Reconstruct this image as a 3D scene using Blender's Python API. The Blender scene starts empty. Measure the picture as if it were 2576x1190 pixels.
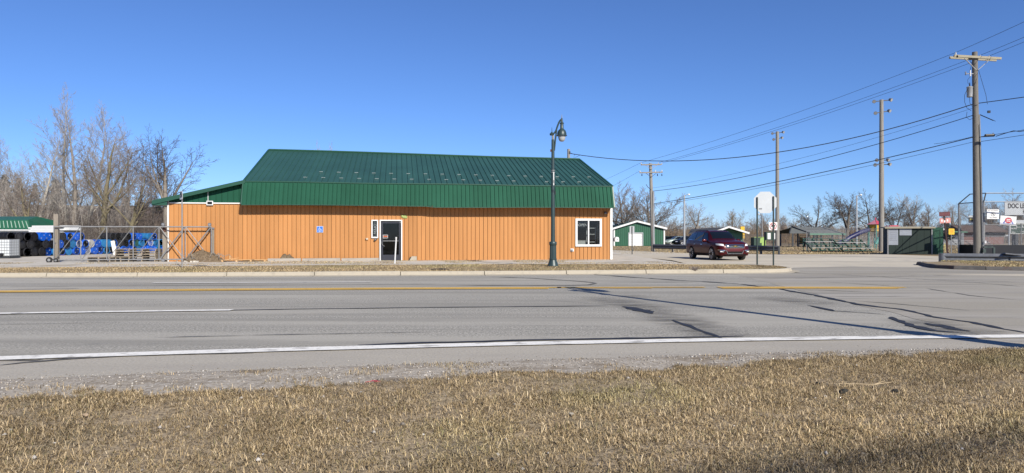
import bpy, bmesh, math, random
import numpy as np
from mathutils import Vector, Matrix, Euler
from mathutils.bvhtree import BVHTree
R = math.radians
sc = bpy.context.scene
COL = sc.collection
random.seed(7)

# ------------------------------------------------------------------ camera, sky, sun, exposure
EYE = 1.4
cam_d = bpy.data.cameras.new('camera')
cam_d.sensor_width = 36.0
cam_d.lens = 24.96
cam_d.clip_start = 0.05
cam_d.clip_end = 4000
cam = bpy.data.objects.new('camera', cam_d)
cam.location = (0, 0, EYE)
cam.rotation_euler = (R(90), 0, 0)
COL.objects.link(cam)
sc.camera = cam

SUN_EL, SUN_AZ = R(32.6), R(27.5)          # behind the viewer, to the right
world = bpy.data.worlds.new('World')
sc.world = world
world.use_nodes = True
wn = world.node_tree
sky = wn.nodes.new('ShaderNodeTexSky')
sky.sky_type = 'NISHITA'
sky.sun_disc = False
sky.sun_elevation = SUN_EL
sky.sun_rotation = math.pi - SUN_AZ
sky.altitude = 100
sky.air_density = 0.8
sky.dust_density = 0.12
sky.ozone_density = 10.0
bg = wn.nodes['Background']
bg.inputs['Strength'].default_value = 0.094
tint = wn.nodes.new('ShaderNodeMix'); tint.data_type = 'RGBA'; tint.blend_type = 'MULTIPLY'   # the camera's colour balance for the whole sky
tint.inputs[0].default_value = 1.0; tint.inputs[7].default_value = (1.02, .962, 1.03, 1)
wn.links.new(sky.outputs[0], tint.inputs[6]); wn.links.new(tint.outputs[2], bg.inputs[0])

sun_d = bpy.data.lights.new('sun', 'SUN')
sun_d.energy = 5.0
sun_d.angle = R(0.53)
sun_d.color = (1.0, 0.93, 0.82)
sun = bpy.data.objects.new('sun', sun_d)
sdir = Vector((math.sin(SUN_AZ)*math.cos(SUN_EL), -math.cos(SUN_AZ)*math.cos(SUN_EL), math.sin(SUN_EL)))
sun.rotation_euler = sdir.to_track_quat('Z', 'Y').to_euler()
sun.location = (10, -10, 40)
COL.objects.link(sun)

sc.view_settings.view_transform = 'Standard'
sc.view_settings.look = 'None'
sc.view_settings.gamma = 1.0
sc.view_settings.use_curve_mapping = False
sc.view_settings.exposure = 0.5

# ------------------------------------------------------------------ reading places off the photograph
F, CX, CY = 1786.0, 1288.0, 595.0
def gp(x, y, z=0.0):
    d = F*(EYE-z)/(y-CY)
    return Vector(((x-CX)/F*d, d, z))
def at(x, y, d):
    return Vector(((x-CX)/F*d, d, EYE-(y-CY)/F*d))
def xd(x, d): return (x-CX)/F*d
def zd(y, d): return EYE-(y-CY)/F*d

# ------------------------------------------------------------------ materials
MATS = {}
def M(name, c, rough=.6, metal=0.0, var=.12, scale=6.0, bump=0.0, bscale=40.0, c2=None, spec=.5, coat=0.0, stretch=(1,1,1), rnd=0.0, emit=None):
    if name in MATS: return MATS[name]
    c = [v*.8 for v in c]; c2 = [v*.8 for v in c2] if c2 is not None else None
    m = bpy.data.materials.new(name); m.use_nodes = True
    nt = m.node_tree; b = nt.nodes['Principled BSDF']
    b.inputs['Roughness'].default_value = rough
    b.inputs['Metallic'].default_value = metal
    b.inputs['Specular IOR Level'].default_value = spec
    if coat:
        b.inputs['Coat Weight'].default_value = coat; b.inputs['Coat Roughness'].default_value = .04
    tc = nt.nodes.new('ShaderNodeTexCoord'); mp = nt.nodes.new('ShaderNodeMapping')
    mp.inputs['Scale'].default_value = stretch
    nt.links.new(tc.outputs['Object'], mp.inputs[0])
    nz = nt.nodes.new('ShaderNodeTexNoise'); nz.inputs['Scale'].default_value = scale; nz.inputs['Detail'].default_value = 6; nz.inputs['Roughness'].default_value = .65
    nt.links.new(mp.outputs[0], nz.inputs['Vector'])
    rp = nt.nodes.new('ShaderNodeValToRGB')
    rp.color_ramp.elements[0].position = .3; rp.color_ramp.elements[1].position = .7
    if c2 is None:
        ca = [max(0, v*(1-var)) for v in c]; cb = [min(1, v*(1+var)) for v in c]
    else: ca, cb = c, c2
    rp.color_ramp.elements[0].color = (*ca, 1); rp.color_ramp.elements[1].color = (*cb, 1)
    nt.links.new(nz.outputs['Fac'], rp.inputs[0])
    out = rp.outputs[0]
    if rnd:
        oi = nt.nodes.new('ShaderNodeObjectInfo'); hs = nt.nodes.new('ShaderNodeHueSaturation')
        mr = nt.nodes.new('ShaderNodeMapRange'); mr.inputs['To Min'].default_value = 1-rnd; mr.inputs['To Max'].default_value = 1+rnd
        nt.links.new(oi.outputs['Random'], mr.inputs['Value']); nt.links.new(mr.outputs[0], hs.inputs['Value'])
        nt.links.new(out, hs.inputs['Color']); out = hs.outputs[0]
    nt.links.new(out, b.inputs['Base Color'])
    if bump:
        n2 = nt.nodes.new('ShaderNodeTexNoise'); n2.inputs['Scale'].default_value = bscale; n2.inputs['Detail'].default_value = 4
        nt.links.new(mp.outputs[0], n2.inputs['Vector'])
        bp = nt.nodes.new('ShaderNodeBump'); bp.inputs['Strength'].default_value = bump; bp.inputs['Distance'].default_value = .02
        nt.links.new(n2.outputs['Fac'], bp.inputs['Height']); nt.links.new(bp.outputs[0], b.inputs['Normal'])
    if emit:
        b.inputs['Emission Color'].default_value = (*emit[0], 1); b.inputs['Emission Strength'].default_value = emit[1]
    MATS[name] = m
    return m

def ground_mat(name, layers, rough=.9, bump=.4, bscale=60, bdist=.01):
    """layers: first (colour), then (colour, scale, lo, hi, detail, stretch, opacity)"""
    m = bpy.data.materials.new(name); m.use_nodes = True
    nt = m.node_tree; b = nt.nodes['Principled BSDF']; b.inputs['Roughness'].default_value = rough
    b.inputs['Specular IOR Level'].default_value = .25
    ge = nt.nodes.new('ShaderNodeNewGeometry')
    cur = nt.nodes.new('ShaderNodeRGB'); cur.outputs[0].default_value = (*layers[0], 1); out = cur.outputs[0]
    for i, (c, s, lo, hi, det, st, op) in enumerate(layers[1:]):
        mp = nt.nodes.new('ShaderNodeMapping'); mp.inputs['Scale'].default_value = st; mp.inputs['Location'].default_value = (i*13.7, i*5.1, 0)
        mp.inputs['Rotation'].default_value = (0, 0, R(-4.5) if st != (1,1,1) else 0)
        nt.links.new(ge.outputs['Position'], mp.inputs[0])
        nz = nt.nodes.new('ShaderNodeTexNoise'); nz.inputs['Scale'].default_value = s; nz.inputs['Detail'].default_value = det; nz.inputs['Roughness'].default_value = .6
        nt.links.new(mp.outputs[0], nz.inputs['Vector'])
        mr = nt.nodes.new('ShaderNodeMapRange'); mr.inputs['From Min'].default_value = lo; mr.inputs['From Max'].default_value = hi
        mr.inputs['To Max'].default_value = op
        nt.links.new(nz.outputs['Fac'], mr.inputs['Value'])
        mx = nt.nodes.new('ShaderNodeMix'); mx.data_type = 'RGBA'
        nt.links.new(mr.outputs[0], mx.inputs[0]); nt.links.new(out, mx.inputs[6]); mx.inputs[7].default_value = (*c, 1)
        out = mx.outputs[2]
    nt.links.new(out, b.inputs['Base Color'])
    n2 = nt.nodes.new('ShaderNodeTexNoise'); n2.inputs['Scale'].default_value = bscale; n2.inputs['Detail'].default_value = 3
    nt.links.new(ge.outputs['Position'], n2.inputs['Vector'])
    bp = nt.nodes.new('ShaderNodeBump'); bp.inputs['Strength'].default_value = bump; bp.inputs['Distance'].default_value = bdist
    nt.links.new(n2.outputs['Fac'], bp.inputs['Height']); nt.links.new(bp.outputs[0], b.inputs['Normal'])
    MATS[name] = m
    return m

def vcol_mat(name, rough=.8, trans=0.0, spec=.2):
    m = bpy.data.materials.new(name); m.use_nodes = True
    nt = m.node_tree; b = nt.nodes['Principled BSDF']; b.inputs['Roughness'].default_value = rough
    b.inputs['Specular IOR Level'].default_value = spec
    a = nt.nodes.new('ShaderNodeVertexColor'); a.layer_name = 'Col'
    nt.links.new(a.outputs[0], b.inputs['Base Color'])
    MATS[name] = m
    return m

def glass_mat(name, tint=(.6,.66,.66), refl=.9):
    m = bpy.data.materials.new(name); m.use_nodes = True
    nt = m.node_tree; nt.nodes.remove(nt.nodes['Principled BSDF'])
    tr = nt.nodes.new('ShaderNodeBsdfTransparent'); tr.inputs[0].default_value = (*tint, 1)
    gl = nt.nodes.new('ShaderNodeBsdfGlossy'); gl.inputs['Roughness'].default_value = .02; gl.inputs[0].default_value = (refl, refl, refl, 1)
    fr = nt.nodes.new('ShaderNodeFresnel'); fr.inputs[0].default_value = 1.5
    mx = nt.nodes.new('ShaderNodeMixShader')
    nt.links.new(fr.outputs[0], mx.inputs[0]); nt.links.new(tr.outputs[0], mx.inputs[1]); nt.links.new(gl.outputs[0], mx.inputs[2])
    nt.links.new(mx.outputs[0], nt.nodes['Material Output'].inputs[0])
    MATS[name] = m
    return m

# ------------------------------------------------------------------ mesh building
class MB:
    def __init__(s): s.v = []; s.f = []
    def add(s, vs, fs):
        o = len(s.v); s.v.extend(tuple(v) for v in vs); s.f.extend(tuple(i+o for i in f) for f in fs); return s
    def box(s, c, d, rot=None):
        hx, hy, hz = d[0]/2, d[1]/2, d[2]/2
        vs = [Vector((x*hx, y*hy, z*hz)) for x in (-1,1) for y in (-1,1) for z in (-1,1)]
        if rot is not None:
            m = Euler(rot).to_matrix(); vs = [m @ v for v in vs]
        c = Vector(c)
        return s.add([v+c for v in vs], [(0,1,3,2),(4,6,7,5),(0,4,5,1),(2,3,7,6),(0,2,6,4),(1,5,7,3)])
    def bar(s, a, b, w, h=None):
        """box beam between two points"""
        a, b = Vector(a), Vector(b); h = h or w; d = (b-a).normalized()
        up = Vector((0,0,1)) if abs(d.z) < .95 else Vector((0,1,0))
        x = d.cross(up).normalized()*w/2; y = x.cross(d).normalized()*h/2
        vs = [p+sx*x+sy*y for p in (a,b) for sx, sy in ((-1,-1),(1,-1),(1,1),(-1,1))]
        return s.add(vs, [(0,1,2,3),(7,6,5,4),(0,4,5,1),(1,5,6,2),(2,6,7,3),(3,7,4,0)])
    def tube(s, pts, rad, n=8, caps=True):
        pts = [Vector(p) for p in pts]
        if not hasattr(rad, '__len__'): rad = [rad]*len(pts)
        vs = []; x = None
        for i, p in enumerate(pts):
            d = (pts[min(i+1, len(pts)-1)]-pts[max(i-1, 0)]).normalized()
            if x is None:
                up = Vector((0,0,1)) if abs(d.z) < .9 else Vector((1,0,0))
                x = d.cross(up).normalized()
            else:
                x = (x-d*x.dot(d)).normalized()
            y = d.cross(x)
            for k in range(n):
                a = 2*math.pi*k/n
                vs.append(p+(x*math.cos(a)+y*math.sin(a))*rad[i])
        fs = []
        for i in range(len(pts)-1):
            for k in range(n):
                k2 = (k+1) % n
                fs.append((i*n+k, i*n+k2, (i+1)*n+k2, (i+1)*n+k))
        if caps:
            fs.append(tuple(range(n-1, -1, -1))); fs.append(tuple((len(pts)-1)*n+k for k in range(n)))
        return s.add(vs, fs)
    def lathe(s, prof, n=16, m=None, flute=0.0):
        vs = []
        for j, (r, z) in enumerate(prof):
            for k in range(n):
                a = 2*math.pi*k/n
                rr = r*(1-flute*(k % 2)) if (flute and isinstance(flute, float)) else r
                v = Vector((rr*math.cos(a), rr*math.sin(a), z)); vs.append(m @ v if m else v)
        fs = []
        for j in range(len(prof)-1):
            for k in range(n):
                k2 = (k+1) % n
                fs.append((j*n+k, j*n+k2, (j+1)*n+k2, (j+1)*n+k))
        fs.append(tuple(range(n-1, -1, -1))); fs.append(tuple((len(prof)-1)*n+k for k in range(n)))
        return s.add(vs, fs)
    def prism(s, poly, a, b, axis='y'):
        """extrude 2-D polygon; axis y: poly in (x,z); axis z: (x,y); axis x: (y,z)"""
        def mk(p, t):
            if axis == 'y': return (p[0], t, p[1])
            if axis == 'z': return (p[0], p[1], t)
            return (t, p[0], p[1])
        n = len(poly)
        vs = [mk(p, a) for p in poly]+[mk(p, b) for p in poly]
        fs = [tuple(range(n-1, -1, -1)), tuple(range(n, 2*n))]+[(i, (i+1) % n, n+(i+1) % n, n+i) for i in range(n)]
        return s.add(vs, fs)
    def build(s, name, mat, parent=None, smooth=False, fix=True):
        me = bpy.data.meshes.new(name); me.from_pydata(s.v, [], s.f)
        if fix:
            bm = bmesh.new(); bm.from_mesh(me); bmesh.ops.recalc_face_normals(bm, faces=bm.faces); bm.to_mesh(me); bm.free()
        return link_mesh(name, me, mat, parent, smooth)

def link_mesh(name, me, mat, parent=None, smooth=False):
    if mat is not None: me.materials.append(MATS[mat] if isinstance(mat, str) else mat)
    if smooth:
        me.polygons.foreach_set('use_smooth', [True]*len(me.polygons))
        if smooth != 'all':
            me.set_sharp_from_angle(angle=R(38))
    o = bpy.data.objects.new(name, me); COL.objects.link(o)
    if parent is not None: o.parent = parent
    return o

def tag(o, label=None, cat=None, group=None, kind=None):
    if label: o['label'] = label
    if cat: o['category'] = cat
    if group: o['group'] = group
    if kind: o['kind'] = kind
    return o
def thing(name, label, cat, loc=(0,0,0), rz=0.0, group=None):
    o = bpy.data.objects.new(name, None); COL.objects.link(o)
    o.location = loc; o.rotation_euler = (0, 0, rz); o.empty_display_size = .3
    return tag(o, label, cat, group)
def struct(o): o['kind'] = 'structure'; return o
KIDS = {}
def copy_tree(o, parent=None):
    c = o.copy(); COL.objects.link(c); c.parent = parent
    for ch in list(o.children): copy_tree(ch, c)
    return c

def text(name, s, size, mat, parent, loc, rot=(R(90),0,0), ext=.002, shear=0.0, align='CENTER', bold=0.0, sx=1.0):
    cu = bpy.data.curves.new(name, 'FONT'); cu.body = s; cu.size = size; cu.extrude = ext; cu.shear = shear
    cu.align_x = align; cu.align_y = 'CENTER'; cu.offset = bold; cu.resolution_u = 3
    t = bpy.data.objects.new(name, cu); COL.objects.link(t)
    dg = bpy.context.evaluated_depsgraph_get(); dg.update()
    me = bpy.data.meshes.new_from_object(t.evaluated_get(dg))
    bpy.data.objects.remove(t); me.materials.clear()
    o = link_mesh(name, me, mat, parent); o.location = loc; o.rotation_euler = rot; o.scale = (sx, 1, 1)
    return o

def fast_mesh(name, V, polys_flat, counts, mat, cols=None, parent=None):
    me = bpy.data.meshes.new(name)
    me.vertices.add(len(V)); me.vertices.foreach_set('co', np.ascontiguousarray(V, dtype=np.float32).ravel())
    me.loops.add(len(polys_flat)); me.loops.foreach_set('vertex_index', np.ascontiguousarray(polys_flat, dtype=np.int32))
    counts = np.asarray(counts, dtype=np.int32)
    me.polygons.add(len(counts))
    me.polygons.foreach_set('loop_start', np.concatenate([[0], np.cumsum(counts)[:-1]]).astype(np.int32))
    if cols is not None:
        at_ = me.color_attributes.new('Col', 'FLOAT_COLOR', 'POINT')
        c4 = np.ones((len(V), 4), dtype=np.float32); c4[:, :3] = cols
        at_.data.foreach_set('color', c4.ravel())
    me.update(calc_edges=True); me.validate()
    return link_mesh(name, me, mat, parent)

rng = np.random.default_rng(11)
def vnoise(x, y, s, seed=0):
    g = np.random.default_rng(seed).random((256, 256))
    x = np.asarray(x)*s+1000.3; y = np.asarray(y)*s+1000.7
    i = np.floor(x).astype(int); j = np.floor(y).astype(int); u = x-i; v = y-j
    u = u*u*(3-2*u); v = v*v*(3-2*v); i %= 256; j %= 256; i2 = (i+1) % 256; j2 = (j+1) % 256
    return (g[i,j]*(1-u)+g[i2,j]*u)*(1-v)+(g[i,j2]*(1-u)+g[i2,j2]*u)*v

def chainlink(mb, x0, x1, z0, z1, sp=.07, r=.0028, y=0.0):
    """crossing diagonal wires in the local xz plane"""
    h = z1-z0
    k = x0-h
    while k < x1:
        for sgn in (1, -1):
            if sgn == 1:
                a = (k, z0); b = (k+h, z1)
            else:
                a = (k, z1); b = (k+h, z0)
            (ax, az), (bx_, bz_) = a, b
            if bx_ <= x0 or ax >= x1: continue
            if ax < x0: t = (x0-ax)/(bx_-ax); az = az+(bz_-az)*t; ax = x0
            if bx_ > x1: t = (x1-ax)/(bx_-ax); bz_ = az+(bz_-az)*t; bx_ = x1
            yy = y+(.002 if sgn == 1 else -.002)
            dx, dz = (bx_-ax), (bz_-az); L = math.hypot(dx, dz)
            if L < .01: continue
            nx, nz = -dz/L*r, dx/L*r
            vs = []
            for (px, pz) in ((ax, az), (bx_, bz_)):
                vs += [(px+nx, yy, pz+nz), (px-nx*.5, yy+r*.87, pz-nz*.5), (px-nx*.5, yy-r*.87, pz-nz*.5)]
            mb.add(vs, [(0,1,4,3),(1,2,5,4),(2,0,3,5)])
        k += sp
    return mb

# base palette
M('galvanised', (.27,.275,.28), .6, .35, .2, 9)
M('dull_steel', (.22,.23,.25), .5, .6, .2, 7)
M('dark_steel', (.05,.055,.06), .5, .3, .2, 6)
M('white_paint', (.76,.77,.76), .45, 0, .05, 5)
M('white_plastic', (.7,.71,.7), .4, 0, .06, 5)
M('black_plastic', (.012,.012,.014), .35, 0, .2, 6)
M('black_rubber', (.018,.018,.018), .8, 0, .2, 20)
M('weathered_wood', (.20,.17,.135), .85, 0, 0, 5, .3, 30, c2=(.33,.29,.235), stretch=(8,8,.6))
M('pole_wood', (.115,.105,.092), .9, 0, 0, 7, .5, 25, c2=(.235,.22,.195), stretch=(6,6,.35))
M('pale_pole', (.20,.19,.17), .9, 0, 0, 6, .4, 25, c2=(.34,.32,.29), stretch=(5,5,.35))
M('wire', (.02,.02,.022), .6, 0, .1)
glass_mat('window_glass', (.78,.8,.8), .5)
# ------------------------------------------------------------------ ground, roads, kerbs
ground_mat('field_ground', [(.25,.195,.12), ((.18,.135,.08), .35, .4, .65, 5, (1,1,1), .8), ((.30,.25,.165), 2.5, .5, .7, 5, (1,1,1), .6), ((.14,.14,.075), .12, .55, .7, 4, (1,1,1), .35)], .95, .3, 12, .02)
ground_mat('bank_soil', [(.255,.2,.13), ((.37,.295,.19), 30, .44, .6, 5, (1,1,1), .9), ((.085,.066,.044), 24, .5, .64, 5, (1,1,1), .85), ((.10,.10,.05), 1.2, .55, .75, 5, (1,1,1), .5)], .95, .5, 30, .02)
ground_mat('verge_soil', [(.22,.165,.095), ((.30,.24,.145), 3, .42, .62, 6, (1,1,1), .9), ((.10,.08,.05), 5, .5, .68, 5, (1,1,1), .8)], .95, .4, 12, .03)
ground_mat('asphalt', [(.295,.282,.245), ((.13,.125,.115), 26, .49, .60, 4, (1,1,1), .85), ((.52,.50,.45), 32, .55, .64, 3, (1,1,1), .9),
    ((.23,.22,.193), 1.1, .45, .6, 4, (.05,1,1), .75), ((.36,.342,.298), .55, .48, .62, 5, (.12,1,1), .7), ((.15,.146,.14), 3, .60, .74, 5, (.6,1,1), .45)], .92, .15, 40, .006)
ground_mat('dark_asphalt', [(.175,.17,.16), ((.10,.098,.094), 24, .48, .62, 4, (1,1,1), .8), ((.33,.32,.30), 34, .56, .66, 3, (1,1,1), .85)], .92, .15, 40, .006)
ground_mat('shoulder_asphalt', [(.36,.333,.278), ((.235,.22,.20), 34, .5, .64, 4, (1,1,1), .7), ((.45,.425,.385), 40, .56, .68, 3, (1,1,1), .8), ((.27,.25,.22), .8, .45, .65, 5, (.3,1,1), .6)], .92, .2, 50, .005)
ground_mat('junction_concrete', [(.29,.268,.222), ((.205,.192,.173), 22, .5, .66, 4, (1,1,1), .6), ((.34,.32,.285), .45, .45, .62, 5, (.2,1,1), .75), ((.185,.175,.16), 1.1, .52, .66, 5, (.1,1,1), .7)], .9, .15, 40, .004)
ground_mat('street_concrete', [(.45,.405,.32), ((.35,.32,.26), 3, .45, .66, 6, (1,1,1), .6), ((.52,.475,.385), .35, .45, .62, 5, (.2,1,1), .8), ((.27,.25,.22), .7, .55, .68, 5, (.1,1,1), .8)], .9, .15, 20, .006)
ground_mat('kerb_concrete', [(.35,.315,.25), ((.27,.245,.20), 6, .5, .68, 6, (1,1,1), .6), ((.22,.2,.165), 1.3, .58, .72, 5, (1,1,1), .7)], .9, .3, 60, .006)
ground_mat('dark_kerb', [(.085,.08,.076), ((.13,.12,.11), 3, .45, .68, 6, (1,1,1), .7), ((.09,.042,.03), .8, .55, .66, 4, (1,1,1), .7)], .9, .3, 60, .006)
ground_mat('walk_concrete', [(.46,.43,.375), ((.36,.335,.295), 2.2, .46, .66, 6, (1,1,1), .8), ((.25,.205,.145), .7, .56, .7, 6, (1,1,1), .8)], .92, .2, 20, .008)
ground_mat('lot_gravel', [(.46,.43,.37), ((.34,.315,.27), 8, .45, .65, 5, (1,1,1), .7), ((.54,.505,.45), 1.2, .48, .66, 5, (1,1,1), .7), ((.25,.20,.13), .35, .54, .66, 6, (1,1,1), .9)], .95, .3, 15, .02)
ground_mat('shoulder_gravel', [(.33,.297,.245), ((.21,.18,.142), 20, .46, .62, 5, (1,1,1), .9), ((.47,.445,.40), 28, .54, .66, 4, (1,1,1), .9), ((.16,.125,.085), 2.0, .52, .66, 6, (.6,1,1), .85)], .95, .6, 30, .02)
ground_mat('line_white', [(.70,.69,.65), ((.5,.49,.46), 22, .5, .64, 5, (1,1,1), .6), ((.3,.29,.27), 6, .545, .63, 7, (.5,1,1), .8)], .8, .2, 60, .004)
ground_mat('line_yellow', [(.70,.445,.105), ((.46,.285,.09), 25, .52, .66, 5, (1,1,1), .7), ((.27,.23,.17), 6, .58, .68, 6, (1,1,1), .9)], .8, .2, 60, .004)
ground_mat('tar', [(.026,.027,.032), ((.065,.065,.07), 12, .55, .75, 5, (1,1,1), .8)], .65, .3, 60, .004)
ground_mat('old_tar', [(.095,.093,.09), ((.17,.165,.155), 9, .46, .66, 5, (1,1,1), .9)], .85, .3, 60, .004)
ground_mat('leaf_litter', [(.11,.082,.06), ((.065,.05,.038), 1.5, .45, .65, 6, (1,1,1), .9), ((.155,.122,.095), 4, .52, .7, 5, (1,1,1), .8), ((.11,.095,.10), .2, .5, .66, 4, (1,1,1), .6)], .95, .5, 6, .1)

def quad3(p):
    xs = [a[0] for a in p]; ys = [a[1] for a in p]
    co = np.polyfit(xs, ys, 2) if len(p) > 2 else np.array([0, *np.polyfit(xs, ys, 1)])
    lo, hi = min(xs)-3, max(xs)+3
    def f(x):
        if x < lo: return float(np.polyval(co, lo))+(x-lo)*.10
        if x > hi: return float(np.polyval(co, hi))+(x-hi)*.06
        return float(np.polyval(co, x))
    return f
L_edge = quad3([(-5.83,8.09),(0,9.17),(7.13,9.88)])
L_lane = quad3([(-9.24,12.82),(0,13.97),(5,14.25)])
L_yel = quad3([(-12.9,17.9),(0,19.14),(10.5,19.2)])
L_far = quad3([(-10.7,21.2),(-4.3,21.6),(0,21.75)])
L_kerb = quad3([(-17.5,24.3),(0,25.9),(8.07,26.9)])
L_asph = quad3([(-5.02,6.96),(0,8.02),(6.46,8.96)])
L_grass = quad3([(-4.41,6.11),(0,7.06),(6.34,8.8)])

def strip(name, f0, f1, x0, x1, z, mat, parent=None, step=.5, zf=None):
    n = max(2, int((x1-x0)/step)+1); mb = MB(); vs = []; fs = []
    for i in range(n):
        x = x0+(x1-x0)*i/(n-1); y0, y1 = f0(x), f1(x)
        vs += [(x, y0, z if zf is None else zf(x,y0)), (x, y1, z if zf is None else zf(x,y1))]
        if i: fs.append((2*i-2, 2*i, 2*i+1, 2*i-1))
    mb.add(vs, fs)
    return mb.build(name, mat, parent, fix=False)

def sheet(name, x0, x1, y0, y1, nx, ny, zf, mat, parent=None):
    xs = np.linspace(x0, x1, nx); ys = np.linspace(y0, y1, ny)
    X, Y = np.meshgrid(xs, ys); Z = zf(X, Y)
    V = np.stack([X, Y, Z], -1).reshape(-1, 3)
    idx = np.arange(nx*ny).reshape(ny, nx)
    P = np.stack([idx[:-1,:-1], idx[:-1,1:], idx[1:,1:], idx[1:,:-1]], -1).reshape(-1)
    o = fast_mesh(name, V, P, [4]*((nx-1)*(ny-1)), mat, parent=parent)
    o.data.polygons.foreach_set('use_smooth', [True]*len(o.data.polygons))
    return o

# ground to the horizon
mb = MB(); mb.add([(-2500,-200,-.035),(2500,-200,-.035),(2500,3500,-.035),(-2500,3500,-.035)], [(0,1,2,3)])
ground = struct(mb.build('ground', 'field_ground', fix=False))

# main road and its paint
road = struct(strip('road', lambda x: L_edge(x)-.12, lambda x: L_kerb(x)-.02, -90, 130, 0, 'asphalt'))
struct(strip('road_shoulder', lambda x: L_asph(x)-.25+.05*math.sin(x*2.1)+.04*math.sin(x*5.3), lambda x: L_edge(x)-.1, -60, 80, .003, 'shoulder_asphalt', step=.2))

def ln(name, f, x0, x1, w, mat, z=.009, jit=0.0, off=0.0, step=.3):
    r_ = random.Random(len(name)*13+int(abs(x0)*7)); 
    a = [r_.uniform(-1,1) for _ in range(4000)]
    def j(x, k): return jit*(a[int((x+200)*3+k*777) % 4000])
    return strip(name, lambda x: f(x)+off-w/2+j(x,0), lambda x: f(x)+off+w/2+j(x,1), x0, x1, z, mat, road, step)
ln('edge_line', L_edge, -30, 40, .28, 'line_white', z=.017, jit=.004)
ln('lane_line', L_lane, -20, xd(588, 13.5), .23, 'line_white', z=.016)
ln('lane_line', L_far, xd(384,21.2), xd(935,21.6), .22, 'line_white', z=.016)
ln('centre_line', L_yel, xd(1402,19.2), xd(1779,19.2), .2, 'line_yellow', z=.016, off=.16, jit=.02)
ln('centre_line', L_yel, xd(1460,19.2), xd(1640,19.2), .1, 'line_yellow', z=.016, off=-.16, jit=.03)
for a_, b_ in ((-40, xd(1396,19.2)), (xd(1812,19.2), xd(2268,19.2))):
    for o_ in (-.18, .18): ln('centre_line', L_yel, a_, b_+o_, .25, 'line_yellow', z=.016, off=o_, jit=.006)
ln('gutter_seam', L_kerb, -40, 8, .07, 'kerb_concrete', off=-.28)

# concrete of the junction, right of a tarred joint
J0, J1 = gp(1815, 683), gp(2576, 868)
def J_x(y): return J1.x+(J0.x-J1.x)*(y-J1.y)/(J0.y-J1.y)
mb = MB(); n = 40; vs = []; fs = []
for i in range(n+1):
    x_ = i/n
    # walk along the joint from the edge line to the kerb
    y = 9.4+(27.0-9.4)*x_; xl = J_x(y)+.05*math.sin(y*3)
    vs += [(xl, y, .004), (130, y+3, .004)]
    if i: fs.append((2*i-2, 2*i-1, 2*i+1, 2*i))
mb.add(vs, fs); mb.build('junction_slab', 'junction_concrete', road, fix=False)

TARZ = [0]
def stain_mat():
    m = ground_mat('road_stain', [(.15,.146,.138), ((.085,.083,.08), 24, .48, .62, 4, (1,1,1), .8), ((.29,.28,.26), 34, .56, .66, 3, (1,1,1), .85)], .92, .1, 40, .006)
    nt = m.node_tree; b = nt.nodes['Principled BSDF']; tr = nt.nodes.new('ShaderNodeBsdfTransparent'); mx = nt.nodes.new('ShaderNodeMixShader')
    vc = nt.nodes.new('ShaderNodeVertexColor'); vc.layer_name = 'Col'; ge = nt.nodes.new('ShaderNodeNewGeometry'); nz = nt.nodes.new('ShaderNodeTexNoise'); nz.inputs['Scale'].default_value = 3.5; nz.inputs['Detail'].default_value = 8
    mp = nt.nodes.new('ShaderNodeMapping'); mp.inputs['Scale'].default_value = (.5,1,1); nt.links.new(ge.outputs['Position'], mp.inputs[0]); nt.links.new(mp.outputs[0], nz.inputs['Vector'])
    ma = nt.nodes.new('ShaderNodeMath'); ma.operation = 'MULTIPLY'; mr = nt.nodes.new('ShaderNodeMapRange'); mr.inputs['From Min'].default_value = .3; mr.inputs['From Max'].default_value = .72; mr.inputs['To Max'].default_value = .6
    nt.links.new(vc.outputs[0], ma.inputs[0]); nt.links.new(nz.outputs['Fac'], mr.inputs['Value']); nt.links.new(mr.outputs[0], ma.inputs[1])
    nt.links.new(ma.outputs[0], mx.inputs[0]); nt.links.new(tr.outputs[0], mx.inputs[1]); nt.links.new(b.outputs[0], mx.inputs[2]); nt.links.new(mx.outputs[0], nt.nodes['Material Output'].inputs[0])
stain_mat()
def stain(pts, w):
    """dark worn asphalt beside a crack, fading out sideways"""
    P = [gp(*p) for p in pts]; out = []; TARZ[0] += 1; z = .006+.00008*TARZ[0]
    for a, b in zip(P[:-1], P[1:]): out += [a.lerp(b, i/8) for i in range(8)]
    out.append(P[-1]); V = []; C = []; Fq = []; n = len(out); u = [-1,-.75,-.4,0,.4,.75,1]; al = [0,.35,.8,1,.8,.35,0]
    for i, p in enumerate(out):
        d = (out[min(i+1,n-1)]-out[max(i-1,0)]).normalized(); nr = Vector((-d.y,d.x,0)); e_ = min(1, i/4, (n-1-i)/4)
        for k in range(7): q = p+nr*u[k]*w; V.append((q.x,q.y,z)); C.append([al[k]*e_]*3)
        if i:
            for k in range(6): a0 = (i-1)*7+k; Fq += [a0, a0+1, a0+8, a0+7]
    fast_mesh('worn_patch', np.array(V), Fq, [4]*(len(Fq)//4), 'road_stain', np.array(C), road)
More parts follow.
